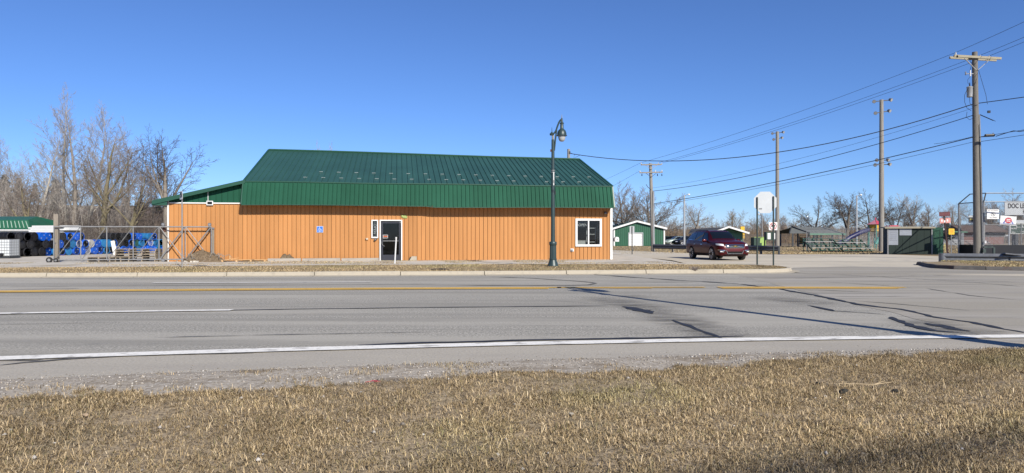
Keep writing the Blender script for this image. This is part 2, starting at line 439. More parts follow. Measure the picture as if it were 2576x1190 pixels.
def tarline(pts, w, mat='tar', z=.013, wob=.35, name='crack_seal'):
    """sealed crack through photo points"""
    P = [gp(*p) for p in pts]; out = []; TARZ[0] += 1; z = .0075+z*.12+.00008*TARZ[0]
    r_ = random.Random(int(pts[0][0]*3+pts[0][1]))
    for a, b in zip(P[:-1], P[1:]):
        k = max(2, int((b-a).length/(.3 if w > .38 else (.12 if w > .2 else .2))))
        for i in range(k): out.append(a.lerp(b, i/k))
    out.append(P[-1])
    vs = []; fs = []; ph = r_.uniform(0, 6)
    for i, p in enumerate(out):
        d = (out[min(i+1, len(out)-1)]-out[max(i-1, 0)]).normalized(); nrm = Vector((-d.y, d.x, 0))
        tp = min(1, .25+i*.3, .25+(len(out)-1-i)*.3)
        wl = w*max(.12, 1+wob*(.6*math.sin(i*.7+ph)+r_.uniform(-.7,.7)))*tp; wr = w*max(.12, 1+wob*(.6*math.sin(i*.9+ph*2)+r_.uniform(-.7,.7)))*tp
        q = p+nrm*r_.uniform(-.012,.012)
        vs += [q-nrm*wl/2+Vector((0,0,z)), q+nrm*wr/2+Vector((0,0,z))]
        if i: fs.append((2*i-2, 2*i-1, 2*i+1, 2*i))
    m_ = MB(); m_.add(vs, fs); return m_.build(name, mat, road, fix=True)
tarline([(0,793),(60,790),(480,783),(690,779),(1000,775),(1300,772),(1530,770)], .075)
tarline([(900,869),(1060,864),(1290,857.5),(1500,853.5),(1740,849.5),(1870,847)], .10, z=.02)
tarline([(0,909),(90,908),(110,906)], .05, 'old_tar', z=.02)
tarline([(0,920),(60,914),(160,905),(320,896),(640,889)], .09, 'old_tar', z=.02)
tarline([(0,722.5),(200,720.5),(640,718),(1100,715)], .06, 'old_tar')
tarline([(155,729),(200,726),(0,729)], .06, 'old_tar')
tarline([(1240,697),(1330,700),(1430,706),(1490,711),(1500,713),(1480,717),(1420,719),(1150,718)], .11, 'old_tar')
tarline([(1500,713),(1600,711.5),(1760,710.5)], .06, 'old_tar')
tarline([(1565,772),(1590,775),(1625,785),(1640,790)], .26, 'tar', wob=.6)
tarline([(1690,806),(1730,819),(1770,836),(1820,853)], .10, 'tar', wob=.9)
tarline([(1745,825),(1775,837)], .16, 'tar', wob=.6)
# joint between asphalt and concrete, with its pools of tar
tarline([(1490,691),(1680,704),(1850,714),(1960,727),(2080,749),(2160,767),(2260,778),(2360,800),(2440,812),(2576,838)], .12, 'tar', z=.02, wob=.8)
tarline([(2030,768),(2100,783),(2160,787),(2230,792)], .10, 'tar', z=.016, wob=.7)
tarline([(2240,798),(2290,820),(2350,833),(2420,838)], .14, 'tar', z=.016, wob=.7)
tarline([(2330,814),(2400,829),(2440,834)], .22, 'tar', z=.018, wob=.5)
tarline([(2140,757),(2240,764),(2440,782)], .05, 'old_tar', z=.016)
for pts in ([(1830,717),(1930,721),(2070,731),(2200,736)], [(2090,690),(2300,702),(2460,712),(2576,722)], [(2060,709),(2200,717),(2290,724)],
            [(2330,726),(2440,744),(2576,757)], [(2000,745),(2150,747),(2300,746)], [(2240,700),(2576,711)], [(1900,703),(2080,699),(2420,692)]):
    tarline(pts, .045, 'old_tar', z=.012, wob=.9)
for pts in ([(1380,757),(1500,765),(1680,773)], [(380,850),(700,843),(1100,836)], [(0,817),(300,812)], [(1700,830),(1850,842)], [(1300,843),(1420,840)]):
    tarline(pts, .03, 'old_tar', wob=.9)

for pts, w_ in (([(1480,745),(1600,768),(1700,800),(1790,838),(1850,852)], .6), ([(1560,740),(1640,752)], .5), ([(1900,745),(2000,757),(2090,768)], .7), ([(2280,800),(2360,822),(2460,838),(2520,845)], .6), ([(1600,803),(1800,818)], .5)):
    stain(pts, w_)

rc = random.Random(23)
for k in range(5):                                   # fine wandering cracks
    x_, y_ = rc.uniform(0, 2500), rc.uniform(735, 850); pts = [(x_, y_)]
    for q in range(rc.randint(3, 7)):
        lat = False
        x_ += rc.uniform(20, 90) if not lat else rc.uniform(-15, 45); y_ += rc.uniform(-2, 2) if not lat else rc.uniform(2, 9); pts.append((x_, min(y_, 858)))
    tarline(pts, rc.uniform(.008,.014), 'old_tar', wob=.9, name='hairline_crack')

# side street and apron
mb = MB()
pts = [gp(1545,629.5), gp(1735,637), gp(1960,640.5), gp(2230,640), gp(2360,645), gp(2800,650)]
near = [gp(1545,641), gp(1690,655), gp(1720,662), gp(1990,684), gp(2320,690), gp(2800,700)]
vs = []; fs = []
for k in range(61):
    t = k/60*5; i = min(4, int(t)); u = t-i
    a = near[i].lerp(near[i+1], u); b = pts[i].lerp(pts[i+1], u)
    for q in range(5):
        p = a.lerp(b, q/4); vs.append((p.x, p.y, .007))
    if k:
        for q in range(4): fs.append(((k-1)*5+q, k*5+q, k*5+q+1, (k-1)*5+q+1))
mb.add(vs, fs); side_street = struct(mb.build('side_street', 'street_concrete', fix=False))
mb = MB(); vs = []; fs = []
for i in range(61):
    x = 11.0+i*.8; y0 = 26.4+(x-11)*.03; y1 = 32.2+.5*math.sin(x*.5)+.35*math.sin(x*1.7)-max(0, 13-x)*1.6
    vs += [(x, y0, .0095), (x, max(y0+.1, y1), .0095)]
    if i: fs.append((2*i-2, 2*i, 2*i+1, 2*i-1))
mb.add(vs, fs); mb.build('street_mouth', 'junction_concrete', road, fix=False)
# road continuing left behind the buildings
mb = MB(); mb.add([(-60,gp(1545,641).y+4,.008),(gp(1545,641).x+.2,gp(1545,641).y-.3,.008),(gp(1545,629.5).x+.2,gp(1545,629.5).y,.008),(-60,gp(1545,629.5).y+8,.008)], [(0,1,2,3)])
struct(mb.build('back_lane', 'street_concrete', fix=False))

# lot around the building
V_BACK = [(-40,28.0),(-20.9,29.0),(-8,31.6),(0,32.9),(6,33.0),(9.5,32.4),(14,32.0)]
def vback(x): return float(np.interp(x, [p[0] for p in V_BACK], [p[1] for p in V_BACK]))
def lot_z(X, Y):
    k = np.clip((9.6-X)/1.6, 0, 1); k = k*k*(3-2*k)
    k2 = np.clip((66-Y)/3, 0, 1)
    return -.06+.15*k*k2+.012*vnoise(X, Y, .8, 3)*k
lot = struct(sheet('gravel_lot', -70, 11.5, 28.5, 70, 164, 84, lot_z, 'lot_gravel'))
def vz(x, y): return .128
def nose(f):  # taper of the verge's end
    return f
VX1 = 11.3
def v_front(x):
    y = L_kerb(x)+.17
    if x > 9.3: y += (1-math.sqrt(max(0, 1-((x-9.3)/2.0)**2)))*2.2
    return y
def v_back(x):
    y = vback(x)
    if x > 9.3: y -= (1-math.sqrt(max(0, 1-((x-9.3)/2.0)**2)))*2.4
    return max(y, v_front(x)+.01)
verge = struct(strip('verge', v_front, v_back, -60, VX1, .125, 'verge_soil', step=.25))
struct(strip('sidewalk', lambda x: v_back(x)-.05, lambda x: vback(x)+1.7+.1*math.sin(x*1.3), -60, 9.0, .112, 'walk_concrete', step=.4))

# kerb stones along the verge and round its nose
kerb = struct(thing('kerb', None, None))
path = []
x = -46.0
while x < 9.3: path.append(Vector((x, L_kerb(x), 0))); x += .5
c0 = Vector((9.3, L_kerb(9.3), 0))
for a in range(0, 181, 12):
    A = R(a); path.append(Vector((9.3+2.15*math.sin(A), c0.y+2.6-2.6*math.cos(A), 0)))
path.append(path[-1]+Vector((-1.5,.1,0)))
def kerb_pieces(path, parent, mat, h=.15, w=.17, plen=3.0, gut=.32):
    acc = 0; seg = [path[0]]; pieces = []
    for a, b in zip(path[:-1], path[1:]):
        seg.append(b); acc += (b-a).length
        if acc >= plen: pieces.append(seg); seg = [b]; acc = 0
    if len(seg) > 1: pieces.append(seg)
    for sg in pieces:
        vs = []; fs = []
        prof = [(-gut, .002), (-gut, .012), (-.03, .022), (0, h-.03), (.03, h), (w, h), (w, 0)]
        jz = random.uniform(-.008, .008); n = len(prof)
        for i, p in enumerate(sg):
            d = (sg[min(i+1, len(sg)-1)]-sg[max(i-1, 0)]).normalized(); nr = Vector((-d.y, d.x, 0))
            q = p+(d*.012 if i == 0 else (-d*.012 if i == len(sg)-1 else Vector((0,0,0))))
            for (o_, z_) in prof: vs.append(q+nr*o_+Vector((0,0,z_+(jz if z_ > .1 else 0))))
        for i in range(len(sg)-1):
            for k in range(n): fs.append((i*n+k, (i+1)*n+k, (i+1)*n+(k+1) % n, i*n+(k+1) % n))
        fs.append(tuple(range(n))); fs.append(tuple((len(sg)-1)*n+k for k in range(n-1, -1, -1)))
        MB().add(vs, fs).build('kerb_stone', mat, parent)
kerb_pieces(path, kerb, 'kerb_concrete')

# island on the right with its dark kerb
isl = [gp(2318,668), gp(2330,672), gp(2352,675.5), gp(2400,678), gp(2480,680), gp(2576,681.5), gp(2800,684), gp(3100,687)]
isl = [Vector((p.x, p.y, 0)) for p in isl]
ik = struct(thing('island_kerb', None, None))
kerb_pieces([Vector((isl[0].x+.5, isl[0].y+1.2, 0)), Vector((isl[0].x+.05, isl[0].y+.5, 0))]+isl, ik, 'dark_kerb', .16, .16, 3.2, .02)
mb = MB(); vs = []; fs = []
for i, p in enumerate(isl):
    q = p+Vector((.12, .15, .15)); bk = Vector((p.x+.5, max(p.y+1.0, 36.8), .11))
    if i == 0: bk = q+Vector((.3,.5,-.03))
    elif i == 1: bk = Vector((20.6,35.2,.11))
    elif i == 2: bk = Vector((21.6,36.2,.11))
    else: bk.x = max(p.x+.5, 22.3+(i-3)*1.3)
    vs += [q, q.lerp(bk,.5)+Vector((0,0,.05)), bk]
    if i:
        for k in range(2): fs.append((3*i-3+k, 3*i+k, 3*i+1+k, 3*i-2+k))
mb.add(vs, fs); island = struct(mb.build('grass_island', 'verge_soil', fix=False))

# gravel shoulder and near bank
def bank_z(X, Y):
    return .012+.05*(vnoise(X, Y, .55, 5)-.3)+.02*vnoise(X, Y, 2.2, 6)+.012*vnoise(X, Y, 7, 8)
L_grassv = np.vectorize(L_grass); L_asphv = np.vectorize(L_asph)
def shoulder_z(X, Y):
    d = L_asphv(X)-Y
    return np.where(d < 0, -.01, np.clip(d*.12, 0, .012)+.018*vnoise(X, Y, 3, 9)*np.clip(d*3, 0, 1))-.002
struct(sheet('gravel_shoulder', -16, 16, 4.4, 10.2, 260, 60, shoulder_z, 'shoulder_gravel'))
def edge_e(X, Y): return L_grassv(X)-Y+.3*(vnoise(X, Y, .9, 21)-.5)+.3*(vnoise(X, Y, 3, 22)-.5)+.2*(vnoise(X, Y, 9, 23)-.5)
def near_z(X, Y):
    e = edge_e(X, Y)
    return np.where(e > 0, shoulder_z(X, Y)+.007+np.clip(e*.25, 0, 1)*(bank_z(X, Y)+.03), -.03)
bank = struct(sheet('roadside_bank', -11, 13, 2.6, 9.8, 300, 130, near_z, 'bank_soil'))

# ------------------------------------------------------------------ grass, stones (too many to count)
vcol_mat('dry_grass', .75)
vcol_mat('stone', .9)
PAL = np.array([(.40,.300,.168),(.46,.358,.215),(.26,.192,.10),(.32,.242,.128),(.12,.088,.05),(.20,.178,.084),(.53,.43,.275)])
def blades(name, X, Y, Z, h, w, lean, pal_w, label):
    n = len(X); b = 2*np.pi*vnoise(X, Y, 1.3, 141)+9*vnoise(X, Y, 9, 142)+rng.uniform(-2.6, 2.6, n); a = b+np.pi/2+rng.normal(0, .5, n); ca, sa = np.cos(a), np.sin(a)
    lx, ly = np.cos(b)*lean*h, np.sin(b)*lean*h
    up = h*np.sqrt(np.clip(1-np.clip(lean, 0, .97)**2, .04, 1))*.8+.006
    V = np.empty((n, 5, 3), np.float32); flat = np.clip((lean-.55)/.4, 0, 1)
    V[:,0] = np.stack([X-ca*w/2, Y-sa*w/2, Z-.006], -1); V[:,1] = np.stack([X+ca*w/2, Y+sa*w/2, Z-.006], -1)
    V[:,2] = np.stack([X+ca*w*.45+lx*.5, Y+sa*w*.45+ly*.5, Z+up*.8], -1); V[:,3] = np.stack([X-ca*w*.45+lx*.5, Y-sa*w*.45+ly*.5, Z+up*.8], -1)
    V[:,4] = np.stack([X+lx, Y+ly, Z+up*(1-.75*flat)], -1)
    base = (np.arange(n)*5)[:,None]
    P = (base+np.array([0,1,2,3,3,2,4])).ravel()
    cnt = np.tile([4,3], n)
    c = PAL[rng.choice(len(PAL), n, p=pal_w)]*rng.uniform(.75,1.2,(n,1))
    g_ = np.clip((vnoise(X, Y, .7, 151)-.55)*3, 0, 1)[:,None]*.5; c = c*(.66+.40*vnoise(X, Y, 1.1, 152)[:,None]+.34*vnoise(X, Y, .42, 153)[:,None]); c = c*(1-g_)+c*np.array([.8,.98,.72])*g_
    cols = np.repeat(c, 5, axis=0)
    o = fast_mesh(name, V.reshape(-1,3), P, cnt, 'dry_grass', cols)
    return tag(o, label, 'grass', kind='stuff')
W0 = np.array([.22,.18,.17,.14,.16,.05,.08]); W0 /= W0.sum()
N = 620000
Y = np.sqrt(rng.uniform(3.7**2, 9.4**2, N)); X = rng.uniform(-.82, .82, N)*Y
e = edge_e(X, Y)+.04
dens = np.clip(.35+e*4, 0, 1)*(e > 0)*np.clip(.25+1.1*vnoise(X, Y, 1.6, 31)*vnoise(X, Y, 5, 32)+.35*(vnoise(X, Y, 14, 33)-.5)-.2*(vnoise(X, Y, .8, 34) > .8), .10, 1)
keep = rng.random(N) < dens
X, Y = X[keep], Y[keep]; n = len(X)
Z = near_z(X, Y)
tall = vnoise(X, Y, 2.3, 41)
h = rng.uniform(.025,.075,n)*(.6+.8*tall)+(.035*rng.random(n))*(vnoise(X, Y, 5, 42) > .74)
blades('dry_lawn', X, Y, Z, h, rng.uniform(.0028,.0054,n), 1-.5*rng.random(n)**4.5, W0, 'short dry tan lawn grass covering the near roadside bank')
# sparse tufts in the gravel
N = 14000
X = rng.uniform(-8, 8, N); Y = np.vectorize(L_grass)(X)+rng.uniform(-.1, .9, N)
k = (vnoise(X, Y, 2.4, 51) > .68) & (Y < np.vectorize(L_asph)(X)-.15); X, Y = X[k], Y[k]; n = len(X)
blades('gravel_tufts', X, Y, shoulder_z(X, Y), rng.uniform(.02,.06,n), rng.uniform(.003,.005,n), rng.uniform(.4,.95,n), W0, 'thin dry grass tufts scattered through the gravel shoulder')
# verge and island
N = 76000
X = rng.uniform(-24, VX1, N); f0 = np.vectorize(v_front)(X); f1 = np.vectorize(v_back)(X); Y = f0+(f1-f0)*rng.random(N)
k = rng.random(N) < .25+.9*vnoise(X, Y, 1.1, 61); X, Y = X[k], Y[k]; n = len(X)
blades('verge_grass', X, Y, np.full(n,.125), rng.uniform(.02,.065,n)*(.5+.8*vnoise(X,Y,.9,62)), rng.uniform(.008,.016,n), rng.uniform(.3,.95,n), W0, 'strip of dry tan grass between the kerb and the sidewalk')
N = 22000
X = rng.uniform(19.8, 30, N); Y = rng.uniform(29.3, 36.4, N)
fi = np.interp(X, [p.x for p in isl], [p.y for p in isl])
k = (Y > fi+.2) & (Y < fi+.3+(X-19.6)*3.2); X, Y = X[k], Y[k]; n = len(X)
blades('island_grass', X, Y, np.full(n,.15), rng.uniform(.03,.10,n), rng.uniform(.01,.02,n), rng.uniform(.3,.95,n), W0, 'dry tan grass on the kerbed island by the utility pole')
# weedy edge at the building's feet and along the lane
N = 26000
X = rng.uniform(-26, 9, N); Y = np.vectorize(vback)(X)+rng.uniform(1.3, 6.5, N)
k = (vnoise(X, Y, .5, 71) > .6) & (rng.random(N) < .8); X, Y = X[k], Y[k]; n = len(X)
blades('lot_weeds', X, Y, lot_z(X, Y), rng.uniform(.02,.06,n), rng.uniform(.012,.022,n), rng.uniform(.4,.95,n), W0, 'flattened dry weeds patching the gravel in front of the building')
N = 60000
Y = 58+45*rng.random(N)**1.5; X = rng.uniform(6, 42, N)*Y/60
k = rng.random(N) < .2+.8*vnoise(X, Y, .25, 72); X, Y = X[k], Y[k]; n = len(X)
blades('far_grass', X, Y, np.full(n,-.035), rng.uniform(.03,.10,n), rng.uniform(.03,.05,n), rng.uniform(.3,.95,n), W0, 'dry tan field grass beyond the side street and guard rails')

def stones(name, X, Y, Z, s, label, pal=((.30,.275,.245),(.24,.215,.185),(.34,.32,.285),(.17,.15,.125),(.31,.27,.22),(.42,.395,.36))):
    n = len(X); pal = np.array(pal)
    O = np.array([(1,0,0),(0,1,0),(-1,0,0),(0,-1,0),(0,0,1),(0,0,-1)], np.float32)
    V = O[None]*rng.uniform(.55,1.3,(n,6,1))*s[:,None,None]
    a = rng.uniform(0, 6.28, n); ca, sa = np.cos(a)[:,None], np.sin(a)[:,None]
    x = V[...,0]*ca-V[...,1]*sa; y = V[...,0]*sa+V[...,1]*ca
    V = np.stack([x+X[:,None], y+Y[:,None], V[...,2]*.7+Z[:,None]+s[:,None]*.25], -1)
    F_ = np.array([(0,1,4),(1,2,4),(2,3,4),(3,0,4),(1,0,5),(2,1,5),(3,2,5),(0,3,5)])
    P = ((np.arange(n)*6)[:,None,None]+F_[None]).ravel()
    cols = np.repeat(pal[rng.integers(0, len(pal), n)]*rng.uniform(.75,1.15,(n,1)), 6, axis=0)
    return tag(fast_mesh(name, V.reshape(-1,3), P, [3]*(8*n), 'stone', cols), label, 'gravel', kind='stuff')
N = 18000
X = rng.uniform(-8.5, 9, N); lo = np.vectorize(L_grass)(X)-.25; hi = np.vectorize(L_asph)(X)+.02; Y = lo+(hi-lo)*rng.random(N)
k = rng.random(N) < .3+.9*vnoise(X, Y, 1.5, 81); X, Y = X[k], Y[k]; n = len(X)
s = .003+.016*rng.random(n)**5
stones('loose_gravel', X, Y, shoulder_z(X, Y), s, 'loose pale gravel stones along the near road edge')
N = 900
X = rng.uniform(-8.5, 9, N); Y = np.vectorize(L_asph)(X)+rng.uniform(0,.5,N)*rng.random(N)**2
stones('stray_gravel', X, Y, np.full(N,.004), .003+.006*rng.random(N), 'stray gravel grains strewn on the asphalt shoulder')
N = 260
Y = rng.uniform(3.9, 7.5, N); X = rng.uniform(-.78,.78,N)*Y; k = Y < np.vectorize(L_grass)(X); X, Y = X[k], Y[k]
stones('lawn_stones', X, Y, near_z(X, Y)+.01, .006+.016*rng.random(len(X))**3, 'small pale stones lying in the near dry grass')
# ------------------------------------------------------------------ the orange and green building
TH = R(8.66); BU = Vector((math.cos(TH), math.sin(TH), 0)); BN = Vector((-math.sin(TH), math.cos(TH), 0))
W0P = Vector((-6.57, 38.7, 0))
def bt_raw(px, off=0.0):
    k = (px-CX)/F; o = W0P+BN*off
    return (k*o.y-o.x)/(BU.x-k*BU.y)
T0 = bt_raw(425)
def bt(px, off=0.0): return bt_raw(px, off)-T0
BZ = .07
def bdep(px, off=0.0):
    return (W0P+BN*off+BU*bt_raw(px, off)).y
def bz(px, py, off=0.0): return zd(py, bdep(px, off))-BZ
BLOC = W0P+BU*T0; BLOC.z = BZ
def bworld(x, y, z): return BLOC+BU*x+BN*y+Vector((0,0,z))
def on_wall(px, py, off=0.0): return bt(px, off), bz(px, py, off)

M('orange_metal', (.49,.234,.086), .55, 0, .10, 2.2, .2, 1.2, rnd=.07, spec=.15, stretch=(1,1,.12))
M('green_metal', (.019,.088,.054), .6, 0, .10, .6, .15, 1.0, rnd=.07, spec=.06)
M('green_roof_metal', (.030,.090,.070), .42, 0, .12, .5, .12, .8, rnd=.07, spec=.35)
M('green_trim', (.015,.075,.045), .4, 0, .08, 2)
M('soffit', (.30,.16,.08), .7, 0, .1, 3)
M('interior', (.10,.095,.09), .9, 0, .2, 1)
M('door_metal', (.045,.047,.06), .4, .4, .1, 3)
M('snow_guard', (.30,.36,.35), .3, 0, .1, 4)

bld = thing('metal_shop_building', 'long orange metal-sided building with green gambrel roof and lean-to wing', 'building', BLOC, TH)
LW = bt(1536)                       # front wall length
HW = 3.32                           # wall height under the soffit
PITCH = .2286
def rib(x, h=.026, pitch=PITCH, minor=.004, groove=.03):
    if minor == 0: groove = .02
    u = (x % pitch)
    pts = [(0,0),(.002,-groove),(.013,-groove),(.015,0),(.022,h),(.042,h),(.055,0),(pitch*.5,0),(pitch*.5+.008,minor),(pitch*.5+.026,minor),(pitch*.5+.034,0),(pitch,0)]
    for (a, va), (b, vb) in zip(pts[:-1], pts[1:]):
        if a <= u <= b: return va+(vb-va)*(u-a)/max(1e-9, b-a)
    return 0
def rib_xs(xa, xb, pitch=PITCH, h=.026, minor=.004):
    br = [0,.002,.013,.015,.022,.042,.055]+([pitch*.5,pitch*.5+.008,pitch*.5+.026,pitch*.5+.034] if minor else [])
    xs = {xa, xb}
    k = math.floor(xa/pitch)
    while k*pitch < xb:
        for b in br:
            v = k*pitch+b
            if xa+1e-4 < v < xb-1e-4: xs.add(v)
        k += 1
    return sorted(xs)
def rsheet(name, mat, parent, xa, xb, lo, hi, h=.026, pitch=PITCH, minor=.004, nrm=(0,-1,0), rows=1):
    """ribbed metal sheet from lo(x) to hi(x) (3-D functions), ribs raised along nrm"""
    xs = rib_xs(xa, xb, pitch, h, minor); vs = []; fs = []; nr = Vector(nrm); n = len(xs)
    for i, x in enumerate(xs):
        r_ = rib(x, h, pitch, minor); a, b = Vector(lo(x)), Vector(hi(x))
        for q in range(rows+1): vs.append(a.lerp(b, q/rows)+nr*r_)
    for i in range(n-1):
        for q in range(rows):
            k = i*(rows+1)+q
            fs.append((k, k+rows+1, k+rows+2, k+1))
    return MB().add(vs, fs).build(name, mat, parent, fix=False)

# openings: (x0, x1, z0, z1)
dx0, dx1 = bt(955), bt(1012); dz1 = bz(985, 553)
wx0, wx1 = bt(1447), bt(1513); wz1, wz0 = bz(1480, 550), bz(1480, 620)
sx0, sx1 = bt(934.5), bt(951.5); sz1, sz0 = bz(943, 553), bz(943, 599)
OPEN = [(dx0+.05, dx1-.05, -.3, dz1-.05), (wx0+.06, wx1-.06, wz0+.06, wz1-.06), (sx0+.04, sx1-.04, sz0+.04, sz1-.04)]
PW = PITCH*4
zt = bz(520, 511); BL0_X = bt(612, -.28)+.1
k = 0
while k*PW < LW:
    xa, xb = k*PW+.001, min((k+1)*PW-.001, LW)
    cuts = sorted({xa, xb, *[v for o in OPEN for v in o[:2] if xa < v < xb], *([BL0_X] if xa < BL0_X < xb else [])})
    zb = -.02+random.uniform(-.02,.015)
    for a, b in zip(cuts[:-1], cuts[1:]):
        mid = (a+b)/2; top_ = HW if mid > BL0_X else zt-.01; spans = [(zb, top_)]
        for o in OPEN:
            if o[0] < mid < o[1]: spans = [(zb, o[2]), (o[3], top_)]
        for (z0, z1) in spans:
            if z1-z0 > .05:
                dy = .006*math.sin(k*1.7)
                rsheet('wall_panel', 'orange_metal', bld, a, b, lambda x, z0=z0, dy=dy: (x, dy*.4, z0), lambda x, z1=z1: (x, 0, z1))
    k += 1
# shell
BD = 14.0
MB().box((LW/2, BD, 1.6), (LW, .1, 3.4)).build('back_wall', 'orange_metal', bld)
MB().box((-.03, BD/2, 1.6), (.06, BD, 3.4)).build('side_wall', 'orange_metal', bld)
MB().box((LW+.03, BD/2, 1.6), (.06, BD, 3.4)).build('side_wall', 'orange_metal', bld)
MB().box((LW/2, BD/2, .0), (LW-.1, BD-.1, .04)).build('floor', 'interior', bld)
MB().box((LW/2, 4.2, 1.6), (LW-.2, .08, 3.2)).build('inner_wall', 'interior', bld)
MB().box((LW/2, BD/2, HW+.03), (LW-.1, BD-.1, .04)).build('inner_ceiling', 'interior', bld)
# corner trims
MB().box((LW+.03, -.02, 1.6), (.13, .09, 3.36)).build('corner_trim', 'white_paint', bld)
MB().box((-.03, -.015, 1.6), (.075, .075, 3.36)).build('corner_trim', 'white_paint', bld)

# roof: mansard face, upper slope, ridge
OV, BRK = -.72, -.28
ML0, ML1 = bt(606.5, OV), bt(1546, OV)     # eave ends
BL0, BL1 = bt(612, BRK), bt(1541, BRK)     # break ends
zeL, zeR = bz(606.5, 514, OV), bz(1546, 520, OV)
zbL, zbR = bz(612, 457, BRK), bz(1541, 470, BRK)
RY = 6.9
zrL, zrR = bz(676, 378, RY), bz(1458, 402, RY)
RL0, RL1 = bt(676, RY), bt(1458, RY)
def lerp(a, b, t): return a+(b-a)*t
nP = 20
def eave(t):
    step = .05 if (t > .495) else 0.0                       # the small step in the eave above the door
    return Vector((lerp(ML0, ML1, t), OV, lerp(zeL, zeR, t)+.0-(step if t > .495 else 0)+.02*math.sin(t*9)))
def brk(t): return Vector((lerp(BL0, BL1, t), BRK, lerp(zbL, zbR, t)+.012*math.sin(t*14)))
def rdg(t): return Vector((lerp(RL0, RL1, t), RY, lerp(zrL, zrR, t)+.015*math.sin(t*7)))
def param(fn, x, a, b): return (x-a)/(b-a)
MAINL = BL1-BL0
for i in range(nP):
    ta, tb = (i+.0006)/nP, (i+.9994)/nP
    # panel coordinates run along the eave in metres
    xa, xb = ta*MAINL, tb*MAINL
    rsheet('mansard_panel', 'green_metal', bld, xa, xb, lambda x: eave(x/MAINL), lambda x: brk(x/MAINL)+Vector((0,-.01,.01)), .028, PITCH, .004, (0,-.94,.34))
    rsheet('roof_panel', 'green_roof_metal', bld, xa, xb, lambda x: brk(x/MAINL)+Vector((0,-.05,.012)), lambda x: rdg(x/MAINL), .032, PITCH*4/3, 0, (0,-.34,.94), 3)
def rib_pts(fn, dz, n=30, dy=0): return [fn(i/n)+Vector((0,dy,dz)) for i in range(n+1)]
MB().tube(rib_pts(rdg, .03), .07, 6).build('ridge_cap', 'green_trim', bld)
mbk = MB()
for i in range(30):
    a, b = brk(i/30), brk((i+1)/30)
    mbk.bar(a+Vector((0,-.045,.012)), b+Vector((0,-.045,.012)), .03, .05)
mbk.build('break_trim', 'green_trim', bld)
mbe = MB()
for i in range(40):
    a, b = eave(i/40), eave((i+.98)/40)
    mbe.bar(a+Vector((0,.015,-.02)), b+Vector((0,.015,-.02)), .03, .05)
mbe.build('eave_trim', 'green_trim', bld)
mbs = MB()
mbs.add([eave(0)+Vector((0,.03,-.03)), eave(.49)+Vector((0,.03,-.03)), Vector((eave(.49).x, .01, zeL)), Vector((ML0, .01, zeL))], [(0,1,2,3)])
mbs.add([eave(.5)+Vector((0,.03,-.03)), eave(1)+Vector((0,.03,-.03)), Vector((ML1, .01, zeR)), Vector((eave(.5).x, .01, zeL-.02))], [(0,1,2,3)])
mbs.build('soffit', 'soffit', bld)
# rear slopes and gable ends
ryb = Vector((0, BD-2*RY+.56+.0, 0))
MB().add([rdg(0), rdg(1), Vector((BL1, BD+.28, zbR)), Vector((BL0, BD+.28, zbL))], [(0,1,2,3)]).build('rear_roof', 'green_roof_metal', bld, fix=False)
MB().add([Vector((BL0, BD+.28, zbL)), Vector((BL1, BD+.28, zbR)), Vector((ML1, BD+.7, zeR)), Vector((ML0, BD+.7, zeL))], [(0,1,2,3)]).build('rear_mansard', 'green_metal', bld, fix=False)
for t, nm in ((0, 'gable'), (1, 'gable')):
    e, b, r_ = eave(t), brk(t), rdg(t)
    sg = 1 if t == 0 else -1
    pl = [e, b, r_, Vector((b.x, BD+.28, b.z)), Vector((e.x, BD+.7, e.z)), Vector((e.x, BD, zeR if t else zeL)), Vector((e.x, 0, e.z))]
    MB().add([p+Vector((.03*sg,0,-.02)) for p in pl], [tuple(range(len(pl)))]).build(nm, 'green_metal', bld)
    MB().bar(b+Vector((0,0,.02)), r_+Vector((0,0,.02)), .10, .07).build('rake_trim', 'green_trim', bld)
    MB().bar(e+Vector((0,0,.0)), b+Vector((0,0,.01)), .07, .06).build('rake_trim', 'green_trim', bld)

# snow guards in two staggered rows
for row, fr, x0, sp in ((0, .29, 808, 44.6), (1, .12, 768, 45.6)):
    for i in range(17 if row == 0 else 17):
        px = x0+sp*i*(1-.0035*i)
        dep = lerp(BRK, RY, fr); xx = bt(px, dep); t = (xx-BL0)/MAINL
        if t > .985 or (row == 1 and i == 13): continue
        p = brk(t).lerp(rdg(t), fr); p.x = xx
        MB().box(p+Vector((0,-.02,.045)), (.2,.03,.022)).build('snow_guard', 'snow_guard', bld)

# lean-to wing: green siding, shed roof, trim
WX1 = BL0+.1
def wing_top(x): return lerp(bz(389,506), bz(612,456), (x-bt(389))/(bt(612)-bt(389)))
zt = bz(520, 511)
k = 0
GP = .29
x = .0
while x < WX1:
    xa, xb = x+.001, min(x+GP*3-.001, WX1)
    rsheet('gable_panel', 'green_metal', bld, xa, xb, lambda q: (q, -.012, zt-.03), lambda q: (q, -.012, wing_top(q)-.05), .02, GP, 0)
    x += GP*3
MB().box((WX1/2, -.045, zt), (WX1+.05, .04, .06)).build('band_trim', 'white_paint', bld)
gx = bt(524)
MB().box((gx, -.045, zt+.32), (.025,.03,.6)).build('seam_strip', 'white_paint', bld)
wl = bt(389)
mbw = MB()
prof = [(wl, wing_top(wl)), (WX1, wing_top(WX1)), (WX1, wing_top(WX1)-.12), (wl, wing_top(wl)-.12)]
mbw.prism(prof, -.32, 12.5, 'y'); mbw.build('wing_roof', 'green_roof_metal', bld)
MB().prism([(wl-.02, wing_top(wl)+.02), (WX1, wing_top(WX1)+.02), (WX1, wing_top(WX1)-.16), (wl-.02, wing_top(wl)-.2)], -.36, -.325, 'y').build('fascia', 'green_trim', bld)
MB().box((wl-.03, 6, wing_top(wl)-.12), (.03, 12.6, .22)).build('fascia', 'green_trim', bld)
mb = MB()
